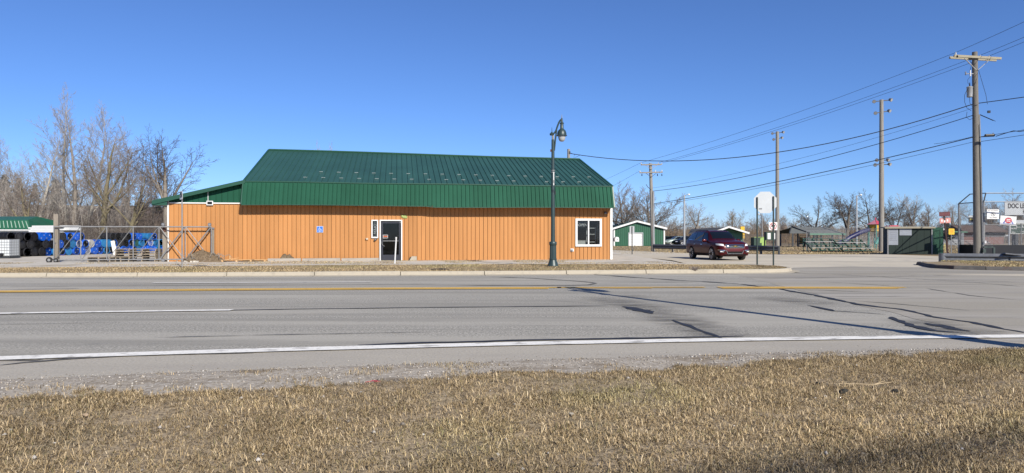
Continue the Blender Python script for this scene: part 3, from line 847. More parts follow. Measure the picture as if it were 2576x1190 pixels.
mb.add([(wl, -.3, wing_top(wl)-.21), (-.05, -.3, wing_top(wl)-.21), (-.05, 12.4, wing_top(wl)-.21), (wl, 12.4, wing_top(wl)-.21)], [(0,1,2,3)])
mb.add([(wl, -.31, wing_top(wl)-.22), (0, -.31, wing_top(wl)-.22), (0, -.31, wing_top(0)-.1), (wl, -.31, wing_top(wl)-.1)], [(0,1,2,3)])
mb.build('eave_box', 'green_trim', bld)

# door: white jamb, dark storefront leaf with glass
fr = MB(); w = .06
fr.box((dx0+w/2, -.02, dz1/2), (w, .14, dz1)); fr.box((dx1-w/2, -.02, dz1/2), (w, .14, dz1)); fr.box(((dx0+dx1)/2, -.02, dz1-w/2), (dx1-dx0-2*w, .14, w))
fr.build('door_frame', 'white_paint', bld)
lx0, lx1 = dx0+w+.01, dx1-w-.01; lz1 = dz1-w-.01
door = MB()
st = .11
door.box((lx0+st/2, .03, lz1/2), (st, .045, lz1)).box((lx1-st/2, .03, lz1/2), (st, .045, lz1))
door.box(((lx0+lx1)/2, .03, lz1-.06), (lx1-lx0-2*st, .045, .12)).box(((lx0+lx1)/2, .03, .17), (lx1-lx0-2*st, .045, .34))
dr = door.build('door', 'door_metal', bld)
MB().box(((lx0+lx1)/2, .03, (lz1+.22)/2), (lx1-lx0-2*st, .012, lz1-.46)).build('pane', 'window_glass', dr)
MB().box(((lx0+lx1)/2-.02, -.015, 1.09), (lx1-lx0-.24, .03, .03)).build('push_bar', 'galvanised', dr)
hd = MB(); hd.tube([(lx0+.05,-.01,1.06),(lx0+.05,-.06,1.04),(lx0+.05,-.07,.92),(lx0+.14,-.06,.82),(lx0+.19,-.01,.8)], .014, 6); hd.build('pull_handle', 'galvanised', dr, True)
MB().box((lx1-.04,-.01, lz1-.05), (.05,.05,.12)).build('hinge', 'galvanised', dr)
MB().box(((dx0+dx1)/2, -.14, -.03), (dx1-dx0+.3, .3, .06)).build('door_sill', 'walk_concrete', bld)

# sliding window with white frame
def winframe(x0, x1, z0, z1, w, mull, name='window'):
    b = MB()
    b.box((x0+w/2, -.03, (z0+z1)/2), (w, .1, z1-z0)).box((x1-w/2, -.03, (z0+z1)/2), (w, .1, z1-z0))
    b.box(((x0+x1)/2, -.03, z0+w/2), (x1-x0-2*w, .1, w)).box(((x0+x1)/2, -.03, z1-w/2), (x1-x0-2*w, .1, w))
    o = b.build(name, 'white_paint', bld)
    if mull:
        MB().box(((x0+x1)/2, -.02, (z0+z1)/2), (.07, .07, z1-z0-2*w)).build('mullion', 'white_paint', o)
        mid = (x0+x1)/2
        MB().box(((x0+w+mid)/2-.018, .0, (z0+z1)/2), (mid-x0-w-.036, .008, z1-z0-2*w)).build('pane', 'window_glass', o)
        MB().box(((x1-w+mid)/2+.018, .012, (z0+z1)/2), (x1-w-mid-.036, .008, z1-z0-2*w)).build('pane', 'window_glass', o)
    else:
        MB().box(((x0+x1)/2, 0, (z0+z1)/2), (x1-x0-2*w, .008, z1-z0-2*w)).build('pane', 'window_glass', o)
    return o
winframe(wx0, wx1, wz0, wz1, .115, True)
winframe(sx0, sx1, sz0, sz1, .06, False)

# --- things inside the window and door
def bthing(name, label, cat, x, y, z, group=None):
    o = thing(name, label, cat, bworld(x, y, z), TH, group); return o
M('neon_grey', (.95,.96,.98), .4, 0, .05)
o = bthing('open_neon_sign', 'unlit neon sign reading OPEN under an arc in the big window', 'neon sign', lerp(wx0, wx1, .29), .10, wz1-.33)
text('lettering', 'OPEN', .21, 'neon_grey', o, (0,0,-.04), shear=.25, ext=.01)
MB().tube([(-.27+.54*i/10, 0, .09+.06*math.sin(math.pi*i/10)) for i in range(11)], .012, 5).build('arc_tube', 'neon_grey', o)
MB().box((0,.03,0), (.5,.01,.34)).build('backing', 'black_plastic', o)
M('pale_interior', (.5,.48,.4), .7, 0, .1)
o = bthing('display_shelf', 'white-framed display cooler standing behind the right window pane', 'shelf', lerp(wx0, wx1, .72), .6, .0)
sh = MB()
for xx in (-.28, .25): sh.box((xx, 0, .9), (.04,.04,1.8))
sh.build('upright', 'white_plastic', o)
for z in (wz0+.25, lerp(wz0, wz1, .44), lerp(wz0, wz1, .66)): MB().box((-.02, 0, z), (.5,.4,.035)).build('shelf_board', 'white_plastic', o)
MB().box((.36,-.2,1.2), (.12,.05,1.7)).build('side_panel', 'pale_interior', o)
o = bthing('counter_box', 'pale box on the counter behind the left window pane', 'box', lerp(wx0, wx1, .27), .35, wz0+.1)
MB().box((0,0,.12), (.55,.3,.24)).build('box_body', 'white_plastic', o)
MB().box((0,-.01,.245), (.58,.33,.02)).build('lid', 'white_plastic', o)
MB().box((0,0,-.5), (.6,.35,.98)).build('counter_front', 'interior', o)

M('sign_black', (.02,.02,.025), .5); M('sign_orange', (.75,.16,.04), .5, emit=None); M('sign_white', (.78,.78,.77), .45, 0, .04)
o = bthing('door_sign', 'small black sign with orange OPEN lettering behind the door glass', 'sign', lx0+.22+.02, .015, bz(970, 595))
MB().box((0,0,0), (.26,.006,.18)).build('plate', 'sign_black', o)
bd = MB()
for (cx_, cz_, sx_, sz_) in ((0,.083,.26,.014),(0,-.083,.26,.014),(-.123,0,.014,.152),(.123,0,.014,.152)): bd.box((cx_,-.006,cz_), (sx_,.005,sz_))
bd.build('border', 'sign_white', o)
text('lettering', 'OPEN', .085, 'sign_orange', o, (0,-.006,0), bold=.004)
o = bthing('vertical_open_sign', 'dark sign with OPEN written sideways in the narrow window by the door', 'sign', (sx0+sx1)/2, .03, (sz0+sz1)/2)
MB().box((0,.012,0), (sx1-sx0-.14,.006,sz1-sz0-.14)).build('plate', 'sign_black', o)
text('lettering', 'OPEN', .20, 'neon_grey', o, (0,0,.02), rot=(R(90),R(90),0), shear=.2, sx=1.1)
MB().box((0,-.003,sz1/2-sz0/2-.12), (.07,.01,.05)).build('clip', 'sign_white', o)
MB().box((0,-.003,-(sz1-sz0)/2+.09), (.18,.01,.035)).build('price_strip', 'sign_white', o)

# --- things fixed on the wall
M('ada_blue', (.03,.17,.62), .4, 0, .05)
x_, z_ = on_wall(805, 577)
o = bthing('accessible_parking_sign', 'small blue wheelchair parking sign on the orange wall', 'sign', x_, -.03, z_)
MB().box((0,0,0), (.34,.006,.34)).build('border', 'sign_white', o)
MB().box((0,-.006,0), (.31,.006,.31)).build('plate', 'ada_blue', o)
wc = MB()
wc.tube([(-.01,-.012,.14),(-.01,-.012,.139)], .001, 4)
ring = [(-.01+.055*math.cos(R(a)), -.012, .01+.055*math.sin(R(a))) for a in range(100, 350, 20)]
wc.tube(ring, .009, 5)
wc.tube([(-.02,-.012,.09),(-.015,-.012,.03),(.04,-.012,.025),(.07,-.012,-.03),(.09,-.012,-.025)], .011, 5)
wc.lathe([(.001,-.005),(.018,-.004),(.018,.004),(.001,.005)], 8, Matrix.Translation((-.02,-.012,.12)) @ Matrix.Rotation(R(90), 4, 'X'))
wc.build('wheelchair_symbol', 'sign_white', o)
text('lettering', 'PARKING', .06, 'sign_white', o, (0,-.010,-.085)); text('lettering', 'ONLY', .05, 'sign_white', o, (0,-.010,-.13))

M('oval_green', (.22,.30,.07), .5, 0, .2, 12); M('oval_yellow', (.6,.6,.25), .5)
x_, z_ = on_wall(1017, 545)
o = bthing('oval_sign', 'small tilted green and yellow oval sign above the shop door', 'sign', x_, -.03, z_)
o.rotation_euler = (0, R(14), TH)
el = [(.18*math.cos(R(a)), .085*math.sin(R(a))) for a in range(0, 360, 20)]
MB().prism(el, -.006, .006, 'y').build('plate', 'oval_green', o)
for k, sx in enumerate((-.1, -.03, .04, .10)): MB().box((sx, -.01, .01*(-1)**k), (.03,.006,.06)).build('emblem', 'oval_yellow', o)

M('beige_plastic', (.55,.47,.36), .5)
x_, z_ = on_wall(923, 601)
o = bthing('doorbell_box', 'tiny beige box on the wall beside the narrow window', 'box', x_, -.05, z_)
MB().box((0,0,0), (.13,.07,.09)).build('case', 'beige_plastic', o); MB().box((-.05,-.037,-.01), (.03,.01,.06)).build('slot', 'black_plastic', o)
x_, z_ = on_wall(944, 603)
o = bthing('drop_box', 'small dark drop tray under the narrow window', 'box', x_, -.07, z_)
MB().prism([(-.06,-.05),(.02,-.05),(.10,.03),(-.06,.03)], -.06, .06, 'y').build('tray', 'dark_steel', o); MB().box((.01,-.065,.0), (.07,.01,.03)).build('latch', 'galvanised', o)
x_, z_ = on_wall(1439, 629)
o = bthing('outlet_box', 'grey weatherproof outlet box left of and below the big window', 'outlet', x_, -.05, z_)
MB().box((0,.02,0), (.19,.03,.16)).build('plate', 'sign_white', o); MB().box((-.02,-.02,-.01), (.1,.06,.1)).build('cover', 'dull_steel', o)
x_, z_ = on_wall(1522, 536)
o = bthing('security_light', 'small round security light under the eave near the white corner', 'lamp', x_, -.1, z_)
MB().lathe([(.02,-.07),(.07,-.06),(.085,.0),(.06,.05),(.02,.07)], 10).build('globe', 'dull_steel', o, True); MB().box((0,.05,.06), (.06,.1,.04)).build('bracket', 'dark_steel', o)
x_, z_ = on_wall(896, 519)
o = bthing('eave_camera', 'small dark camera tucked under the eave left of the door', 'camera', x_, -.3, z_+.06)
MB().lathe([(.03,.05),(.07,.04),(.075,-.02),(.04,-.075),(.01,-.085)], 10).build('dome', 'dark_steel', o, True); MB().box((0,0,.07), (.05,.05,.06)).build('mount', 'dark_steel', o)
x_, z_ = on_wall(529, 511)
o = bthing('wall_vent', 'white-framed dark vent at the top of the lean-to wall', 'vent', x_, -.08, z_)
vb = MB()
for (cx_, cz_, sx_, sz_) in ((0,.095,.32,.04),(0,-.095,.32,.04),(-.14,0,.04,.15),(.14,0,.04,.15)): vb.box((cx_,0,cz_), (sx_,.07,sz_))
vb.build('frame', 'white_paint', o); MB().box((0,.01,0), (.24,.03,.15)).build('recess', 'black_plastic', o)
for k in range(4): MB().box((0,-.012,-.055+.036*k), (.24,.03,.008), (R(35),0,0)).build('louvre', 'dark_steel', o)
x_, z_ = on_wall(1038, 650)
o = bthing('concrete_block', 'pale concrete splash block standing against the wall right of the door', 'block', x_, -.12, -.02)
MB().prism([(-.2,0),(.22,0),(.22,.27),(-.05,.27)], -.09, .09, 'y').build('block_body', 'kerb_concrete', o)
MB().box((-.16,-.02,.12), (.05,.14,.24), (0,R(24),0)).build('dark_flap', 'black_rubber', o)
x_, z_ = on_wall(1545, 602)
o = bthing('mailbox', 'white mailbox mounted at the right end of the orange building', 'mailbox', x_+.08, -.12, z_)
arc = [(-.11,-.13),(.11,-.13)]+[(.11*math.cos(R(a)), .03+.11*math.sin(R(a))) for a in range(0, 181, 20)]
MB().prism(arc, -.2, .15, 'y').build('shell', 'white_paint', o)
MB().box((0,-.205,-.02), (.14,.01,.16)).build('door', 'sign_white', o); MB().box((.02,-.215,-.01), (.05,.006,.05)).build('number_plate', 'dull_steel', o)

# timber kick boards, broken pallet, soil heaps at the foot of the wall
M('grey_timber', (.30,.27,.235), .9, 0, 0, 3, .4, 25, c2=(.47,.43,.37), stretch=(.5,4,8))
M('new_pallet_wood', (.50,.30,.13), .8, 0, 0, 4, .3, 30, c2=(.66,.43,.22), stretch=(1,6,6))
M('pallet_wood', (.27,.215,.155), .85, 0, 0, 4, .3, 30, c2=(.47,.39,.29), stretch=(1,6,6))
x0 = bt(676)
spots = [(676, 760, 'left end, ending at the soil heap'), (762, 858, 'middle of the three'), (860, 954, 'right end, touching the door frame')]
for a, b, ll in spots:
    xa, xb = bt(a), bt(b)
    o = bthing('timber_beam', 'grey weathered timber along the wall foot, '+ll, 'timber', (xa+xb)/2, -.28, -.03, 'timbers along the wall foot')
    L = xb-xa
    MB().box((0,0,.1), (L-.03,.2,.2), (R(random.uniform(-4,4)), R(random.uniform(-.4,.4)), 0)).build('beam', 'grey_timber', o)
    MB().box((-L/2+.35,-.102,.1), (.04,.012,.04)).build('bolt', 'dull_steel', o)
xa, xb = bt(566), bt(676)
o = bthing('broken_pallet', 'yellowish flat wooden pallet lying at the foot of the orange wall', 'pallet', (xa+xb)/2, -.45, -.02)
L = xb-xa
for yy in (-.3, 0, .3): MB().box((0,yy,.13), (L,.1,.022)).build('board', 'new_pallet_wood', o)
for xx in np.linspace(-L/2+.05, L/2-.05, 4): MB().box((float(xx),0,.065), (.09,.7,.1)).build('bearer', 'new_pallet_wood', o)
MB().box((-L/2+.55,-.2,.2), (.6,.07,.02), (0,R(-8),0)).build('loose_board', 'new_pallet_wood', o)
MB().box((-L/2+.38,-.1,.24), (.05,.05,.22)).build('stub', 'new_pallet_wood', o)
ground_mat('heap_soil', [(.13,.095,.06), ((.21,.165,.11), 6, .45, .65, 6, (1,1,1), .9), ((.06,.045,.03), 14, .5, .68, 5, (1,1,1), .9)], .95, 1.0, 14, .05)
def heap(name, label, x, y, L, Wd, H, seed, mat='heap_soil'):
    nx, ny = 26, 12; vs = []; fs = []; gen = np.random.default_rng(seed)
    for j in range(ny):
        for i in range(nx):
            u, v = i/(nx-1)*2-1, j/(ny-1)*2-1
            r2 = u*u+v*v
            z = H*max(0, 1-r2)**1.2*(.65+.7*float(vnoise(u*3+seed, v*3, 1.3, seed)))+.03*gen.random()-.03
            vs.append((u*L/2, v*Wd/2, z if r2 < 1 else -.06))
    for j in range(ny-1):
        for i in range(nx-1): fs.append((j*nx+i, j*nx+i+1, (j+1)*nx+i+1, (j+1)*nx+i))
    o = bthing(name, label, 'heap', x, y, 0)
    MB().add(vs, fs).build('mound', mat, o, 'all', fix=False)
    return o
h1 = heap('soil_heap', 'brown heap of soil and dead roots beside the end of the gate', bt(520), -.55, 2.4, 1.1, .55, 3)
mr = MB()
for k in range(26):
    a = (random.uniform(-1,1.1), random.uniform(-.4,.1), random.uniform(.05,.4)); 
    b = (a[0]+random.uniform(-.5,.5), a[1]+random.uniform(-.2,.2), max(.03, a[2]+random.uniform(-.2,.2)))
    mr.tube([a, ((a[0]+b[0])/2, (a[1]+b[1])/2, max(a[2], b[2])+.06), b], [.012,.016,.006], 4)
mr.build('dead_roots', 'pale_pole', h1)
for k in range(7): MB().box((random.uniform(-1.2,.4), random.uniform(-.6,-.35), .04), (random.uniform(.1,.25),random.uniform(.06,.12),random.uniform(.05,.1)), (random.uniform(-.4,.4),random.uniform(-.4,.4),random.uniform(0,3))).build('rubble_piece', 'walk_concrete', h1)
heap('dark_soil_heap', 'small dark soil heap against the wall behind the grey timbers', bt(723), -.12, .95, .5, .42, 9)
heap('low_soil_heap', 'low dark soil patch spilling under the broken pallet', bt(640), -.5, 1.9, .9, .12, 12)
# ------------------------------------------------------------------ gate, pallets, drums
GO = -.34                                     # gate runs this far in front of the wall line
def gpos(px): return bt(px, GO)
gx0, gx1 = gpos(135), gpos(532.5)
gate = bthing('rolling_gate', 'long galvanised cantilever gate with diagonal braces, rolling along the orange wall', 'gate', gx0, GO, .02)
gz1 = bz(330, 570.5, GO)-.02; gz0 = bz(330, 653, GO)-.02
def G(px): return gpos(px)-gx0
MB().tube([(0,0,gz1),(gx1-gx0,0,gz1)], .034, 8).build('top_rail', 'galvanised', gate, True)
MB().tube([(0,0,gz0),(gx1-gx0,0,gz0)], .034, 8).build('bottom_rail', 'galvanised', gate, True)
vp = [135.5, 203, 268.6, 335, 400, 466, 531.5]
for p in vp: MB().tube([(G(p),0,gz0),(G(p),0,gz1)], .027, 8).build('upright', 'galvanised', gate, True)
for a, b in zip(vp[:4], vp[1:5]): MB().tube([(G(a)+.05,.03,gz0+.03),(G(b)-.05,.03,gz1-.03)], .019, 6).build('brace', 'galvanised', gate, True)
for a, b in zip(vp[4:6], vp[5:7]):
    MB().tube([(G(a)+.05,.045,gz0+.03),(G(b)-.05,.045,gz1-.03)], .036, 6).build('brace', 'galvanised', gate, True)
    MB().tube([(G(a)+.05,-.03,gz1-.03),(G(b)-.05,-.03,gz0+.03)], .022, 6).build('brace', 'galvanised', gate, True)
cl = MB(); chainlink(cl, .03, G(400), gz0, gz1, .08, .0013, .0); cl.build('chain_mesh', 'dark_steel', gate, fix=False)
def wheel(name, parent, c, r, w=.05, mat='black_rubber'):
    m = Matrix.Translation(c) @ Matrix.Rotation(R(90), 4, 'X')
    o = MB().lathe([(r*.5,-w/2),(r*.92,-w/2),(r,-w*.25),(r,w*.25),(r*.92,w/2),(r*.5,w/2)], 16, m).build(name, mat, parent, True)
    MB().lathe([(.01,-w*.6),(r*.48,-w*.55),(r*.48,w*.55),(.01,w*.6)], 12, m).build('hub', 'galvanised', o, True)
    return o
wheel('wheel', gate, (-.15,-.12,.13), .15, .09); wheel('wheel', gate, (.12,-.05,.11), .11, .06)
MB().box((-.02,-.06,.16), (.3,.1,.05)).build('axle_bracket', 'dark_steel', gate)
for p in (411, 527.5): wheel('roller', gate, (G(p), -.02, gz1+.12), .095, .06, 'dull_steel')
wheel('roller', gate, (G(411), -.02, .03+.05), .09, .06, 'dull_steel')
MB().box((-.06,0,lerp(gz0,gz1,.62)), (.1,.08,.1)).build('latch', 'dull_steel', gate)

po = bthing('gate_post', 'tall weathered square wooden post at the left end of the gate', 'post', gpos(137), GO+.22, 0)
MB().box((0,0,(bz(137,539,GO))/2), (.21,.18,bz(137,539,GO))).build('post_shaft', 'weathered_wood', po)
MB().box((.0,0,bz(137,539,GO)+.006), (.19,.16,.02)).build('worn_top', 'weathered_wood', po)
MB().box((-.03,-.1,1.0), (.1,.04,.05)).build('latch_plate', 'dull_steel', po)
pm = bthing('roller_post', 'pale squared post behind the gate at the corner of the orange wall', 'post', gpos(412), GO+.2, 0)
MB().box((0,0,.78), (.2,.16,1.56)).build('post_shaft', 'weathered_wood', pm)
M('rust', (.11,.05,.035), .8, .2, .3, 9)
MB().box((-.03,.02,1.72), (.12,.1,.34)).build('roller_bracket', 'rust', pm)
pe = bthing('end_post', 'pale grey post on the wall where the gate ends', 'post', gpos(534.5), GO+.16, 0)
MB().box((0,0,.9), (.09,.1,1.8)).build('post_shaft', 'weathered_wood', pe); MB().box((.01,-.06,1.75), (.12,.05,.08)).build('roller_arm', 'dull_steel', pe)

# pallets: each pallet is a thing
def pallet(L, W_):
    o = thing('wooden_pallet', None, None)
    for yy in np.linspace(-W_/2+.06, W_/2-.06, 6): MB().box((0,float(yy),.125), (L,.1,.02)).build('top_board', 'pallet_wood', o)
    for xx in np.linspace(-L/2+.03, L/2-.03, 4): MB().box((float(xx),0,.06), (.045,W_,.09)).build('stringer', 'pallet_wood', o)
    for yy in (-W_/2+.06, 0, W_/2-.06): MB().box((0,yy,.008), (L,.1,.016)).build('bottom_board', 'pallet_wood', o)
    return o
protoL = pallet(1.98, 1.1); protoS = pallet(1.62, 1.1)
ordn = ['first','second','third','fourth','fifth','sixth','seventh','eighth','ninth','tenth','eleventh','twelfth','thirteenth','fourteenth','fifteenth','sixteenth','seventeenth','eighteenth','nineteenth','twentieth',
        'twenty-first','twenty-second','twenty-third','twenty-fourth','twenty-fifth','twenty-sixth','twenty-seventh','twenty-eighth','twenty-ninth','thirtieth','thirty-first','thirty-second']
def set_pallet(o, px, off, z, rz, lab):
    o.location = bworld(bt(px, off), off, z); o.rotation_euler = (0, 0, TH+rz)
    tag(o, lab, 'pallet', 'stacked wooden pallets behind the gate')
dz_ = .137
for k in range(5):
    o = protoL if k == 0 else copy_tree(protoL)
    where = {0: 'bottom one', 4: 'topmost one'}.get(k, ordn[k]+' one up')
    set_pallet(o, 350+random.uniform(-1.5,1.5), .75+random.uniform(-.05,.05), k*dz_, random.uniform(-.03,.03), 'weathered wooden pallet, '+where+' of the tall stack of five')
for k in range(2):
    o = protoS if k == 0 else copy_tree(protoS)
    set_pallet(o, 272+random.uniform(-1,1), .72, k*dz_, random.uniform(-.03,.03), 'weathered wooden pallet, '+('bottom' if k == 0 else 'upper')+' one of the low pair')

# drums
M('drum_black', (.010,.010,.012), .5, 0, .25, 3, spec=.25); M('drum_blue', (.008,.115,.62), .5, 0, .15, 2.5, rnd=.2, spec=.2); M('drum_teal', (.02,.19,.44), .5, 0, .15, 2.5, rnd=.15, spec=.2)
M('drum_white', (.62,.62,.59), .45, 0, .08, 3); M('drum_green', (.04,.15,.08), .5, 0, .1); M('drum_red', (.33,.03,.035), .5, 0, .1); M('drum_rim', (.10,.10,.105), .45, .5, .1)
def drum(colour, lid):
    o = thing('plastic_drum', None, None)
    m = Matrix.Translation((0,0,.29)) @ Matrix.Rotation(R(90), 4, 'X')     # axis along -y
    body = [(.24,-.44),(.275,-.42),(.285,-.36),(.29,-.16),(.278,-.14),(.29,-.12),(.29,.12),(.278,.14),(.29,.16),(.285,.36),(.275,.42),(.262,.43)]
    MB().lathe(body, 18, m).build('body', 'drum_'+colour, o, True)
    MB().lathe([(.262,.43),(.282,.432),(.282,.445),(.25,.447),(.245,.42),(.02,.415)], 18, m).build('lid', 'drum_'+lid, o, True)
    if colour != 'white':
        b = MB()
        for a in (40, 220): b.lathe([(.03,.41),(.03,.432),(.001,.434)], 8, Matrix.Translation((.15*math.cos(R(a)),0,.29+.15*math.sin(R(a)))) @ Matrix.Rotation(R(90), 4, 'X'))
        b.build('bung', 'drum_white' if colour == 'blue' else 'drum_'+lid, o)
    if colour == 'black':
        MB().lathe([(.284,.405),(.292,.41),(.292,.425),(.284,.43)], 18, m).build('hoop', 'drum_rim', o, True)
    return o
protos = {}
CN = {'k': ('black','black','black'), 'b': ('blue','blue','blue'), 't': ('teal','teal','pale blue'), 'w': ('blue','white','white-lidded blue'), 'W': ('white','white','white'),
      'g': ('teal','green','green-lidded'), 'r': ('white','red','red-lidded')}
START = at(33, 640, 45.5); START.z = 0
DA = R(80); U = Vector((math.cos(DA), math.sin(DA), 0)); AX = R(80)
rows = {'bottom': 'kkkkkbtbtbbwbbtbwbbbtbbbtb', 'middle': 'kkkkkkbktwbWbttbkkbgtbwtttrb', 'top': 'kkkkbbkkbbb____kkkkbb_tb'}
used = set()
def count_word(i): return ordn[i] if i < len(ordn) else 'last'
for rn, seq in rows.items():
    lv = {'bottom': 0, 'middle': 1, 'top': 2}[rn]
    c = 0
    for i, ch in enumerate(seq):
        if ch == '_': continue
        col, lid, word = CN[ch]
        if ch not in protos: protos[ch] = drum(col, lid); o = protos[ch]
        else: o = copy_tree(protos[ch])
        s = (i+.5*(lv % 2)-(1 if lv == 0 else (1.0 if lv == 1 else 1.0)))*.585
        p = START+U*s
        depth = random.uniform(-.08,.08)
        p += Vector((-math.sin(DA), math.cos(DA), 0))*depth
        z = lot_z(np.array([p.x]), np.array([p.y]))[0]+lv*.505
        o.location = (p.x, p.y, z); o.rotation_euler = (0, 0, AX+R(random.uniform(-4,4)))
        tag(o, f'{word} plastic drum lying {count_word(c)} from the left in the {rn} row', 'drum', 'plastic drums stacked on their sides')
        c += 1
# end drums at far left: sideways ones behind the tote
for k, (px, lv) in enumerate(((8, 1), (14, 2), (4, 2))):
    o = copy_tree(protos['k']); d = 46.8+k*.5
    o.location = (xd(px, d), d, .1+lv*.505); o.rotation_euler = (0, 0, R(78))
    tag(o, f'black drum lying lengthwise behind the white tote, {["in the middle layer","top layer, nearer the shed roof","top layer, at the picture edge"][k]}', 'drum', 'plastic drums stacked on their sides')

# white tote in its cage
M('tote_white', (.66,.70,.72), .35, 0, .06, 3)
o = thing('caged_tote', 'white plastic bulk tote in a wire cage in front of the black drums', 'tote', (xd(14, 42.6), 42.6, .09), R(6))
bx_ = MB(); bx_.box((0,0,.66), (.98,.98,.96)); to = bx_.build('tank', 'tote_white', o)
MB().box((0,0,.08), (1.06,1.06,.1)).build('pallet_base', 'dark_steel', o)
for z in np.linspace(.16, 1.14, 7): 
    zz = float(z); MB().tube([(-.51,-.51,zz),(.51,-.51,zz),(.51,.51,zz),(-.51,.51,zz),(-.51,-.51,zz)], .011, 4).build('cage_hoop', 'galvanised', o)
for x in np.linspace(-.51, .51, 8): MB().tube([(float(x),-.515,.12),(float(x),-.515,1.15)], .010, 4).build('cage_bar', 'galvanised', o)
for y in np.linspace(-.35, .51, 6): MB().tube([(.515,float(y),.12),(.515,float(y),1.15)], .010, 4).build('cage_bar', 'galvanised', o)
MB().lathe([(.09,0),(.09,.12),(.05,.16)], 10, Matrix.Translation((.1,-.5,.24)) @ Matrix.Rotation(R(90), 4, 'X')).build('valve', 'black_plastic', o)

# traffic cone
M('cone_orange', (.80,.10,.02), .5, 0, .08)
d = 49.0
o = thing('traffic_cone', 'orange and white traffic cone in front of the blue drums', 'cone', (xd(152.5, d), d, .09))
MB().lathe([(.15,.04),(.115,.30)], 14).build('lower_band', 'cone_orange', o, True); MB().lathe([(.114,.30),(.095,.44)], 14).build('reflective_band', 'sign_white', o, True)
MB().lathe([(.094,.44),(.08,.54)], 14).build('middle_band', 'cone_orange', o, True); MB().lathe([(.079,.54),(.062,.66)], 14).build('reflective_band', 'sign_white', o, True)
MB().lathe([(.061,.66),(.035,.84),(.02,.85)], 14).build('tip', 'cone_orange', o, True); MB().box((0,0,.02), (.38,.38,.04)).build('foot', 'cone_orange', o)

# white plank and items leaning on the drums
d = 50.5
o = thing('white_plank', 'white plank leaning against the blue drums', 'plank', (xd(292, d), d-.1, .1), R(20))
MB().box((-.1,.1,.50), (.24,.03,1.02), (R(-12),R(-12),0)).build('board', 'sign_white', o)
# white stacked panels and a green-roofed shed on the left
d = 55.0
o = thing('white_panel_stack', 'stack of white panels behind the black drums, right of the green shed', 'panels', (xd(134, d), d, 0), R(-16))
wz = zd(590, d)
wz += .28
MB().box((-.35,0,wz/2+.1), (2.4,1.0,wz-.3)).build('support', 'dark_steel', o)
for k in range(5): MB().box((-.35+.05*k*(-1)**k, 0, wz-.05+k*.125-.1), (2.75-.05*k,1.2,.115)).build('panel', 'white_paint', o)
o2 = thing('white_crate', 'low white box right of the white panel stack', 'box', (xd(172, d), d+.2, 0), R(-16))
MB().box((0,0,wz/2+.1), (.8,.9,wz-.1)).build('support', 'dark_steel', o2); MB().box((0,0,wz+.22), (.9,1.0,.34)).build('box_body', 'white_paint', o2); MB().box((0,0,wz+.40), (.94,1.04,.03)).build('lid', 'white_paint', o2)
d = 57.0
shed = thing('green_roof_shed', 'small shed with green ribbed metal gambrel roof behind the black drums', 'shed', (xd(-40, d), d, 0), R(2))
z1 = zd(577, d); z2 = zd(553, d); z3 = zd(543, d)
xr = xd(80, d)-xd(-40, d); xt = xd(68, d)-xd(-40, d); xtt = xd(55, d)-xd(-40, d)
M('shed_green', (.02,.11,.06), .4, 0, .08, 2)
for i in range(12):
    a, b = -3+i*(xr+3)/12, -3+(i+1)*(xr+3)/12-.004
    def lo(x): return (x, -.35, z1)
    def hi(x): 
        t = (x+3)/(xr+3); return (-3+t*(xt+3), 0, z2)
    rsheet('roof_panel', 'shed_green', shed, a, b, lo, hi, .035, .36, 0, (0,-.9,.4))
M('shed_rib_sunlit', (.30,.42,.34), .5)  # sunlight on the rib sides, put into the colour as paler strips
for i in range(22):
    t = (i+.5)/22; a_ = Vector((-3+t*(xr+3), -.36, z1+.12)); b_ = Vector((-3+t*(xt+3), -.06, z2-.1)); MB().bar(a_, b_, .05, .05).build('sunlit_rib', 'shed_rib_sunlit', shed)
MB().add([(-3,0,z2),(xt,0,z2),(xtt,1.8,z3),(-3,1.8,z3)], [(0,1,2,3)]).build('upper_roof', 'shed_green', shed)
MB().add([(xr,-.35,z1),(xt,0,z2),(xtt,1.8,z3),(xt,3.6,z2),(xr,3.9,z1)], [(0,1,2,3,4)]).build('gable', 'shed_green', shed)
MB().box((-3+(xr+3)/2,-.3,z1-.05), (xr+3,.05,.09)).build('eave_trim', 'white_paint', shed)
MB().box((-3+(xr+2.6)/2,1.8,z1/2-.05), (xr+2.5,3.4,z1-.1)).build('wall', 'white_paint', shed)
MB().box((.6,.07,1.0), (.9,.05,1.9)).build('door', 'green_metal', shed)
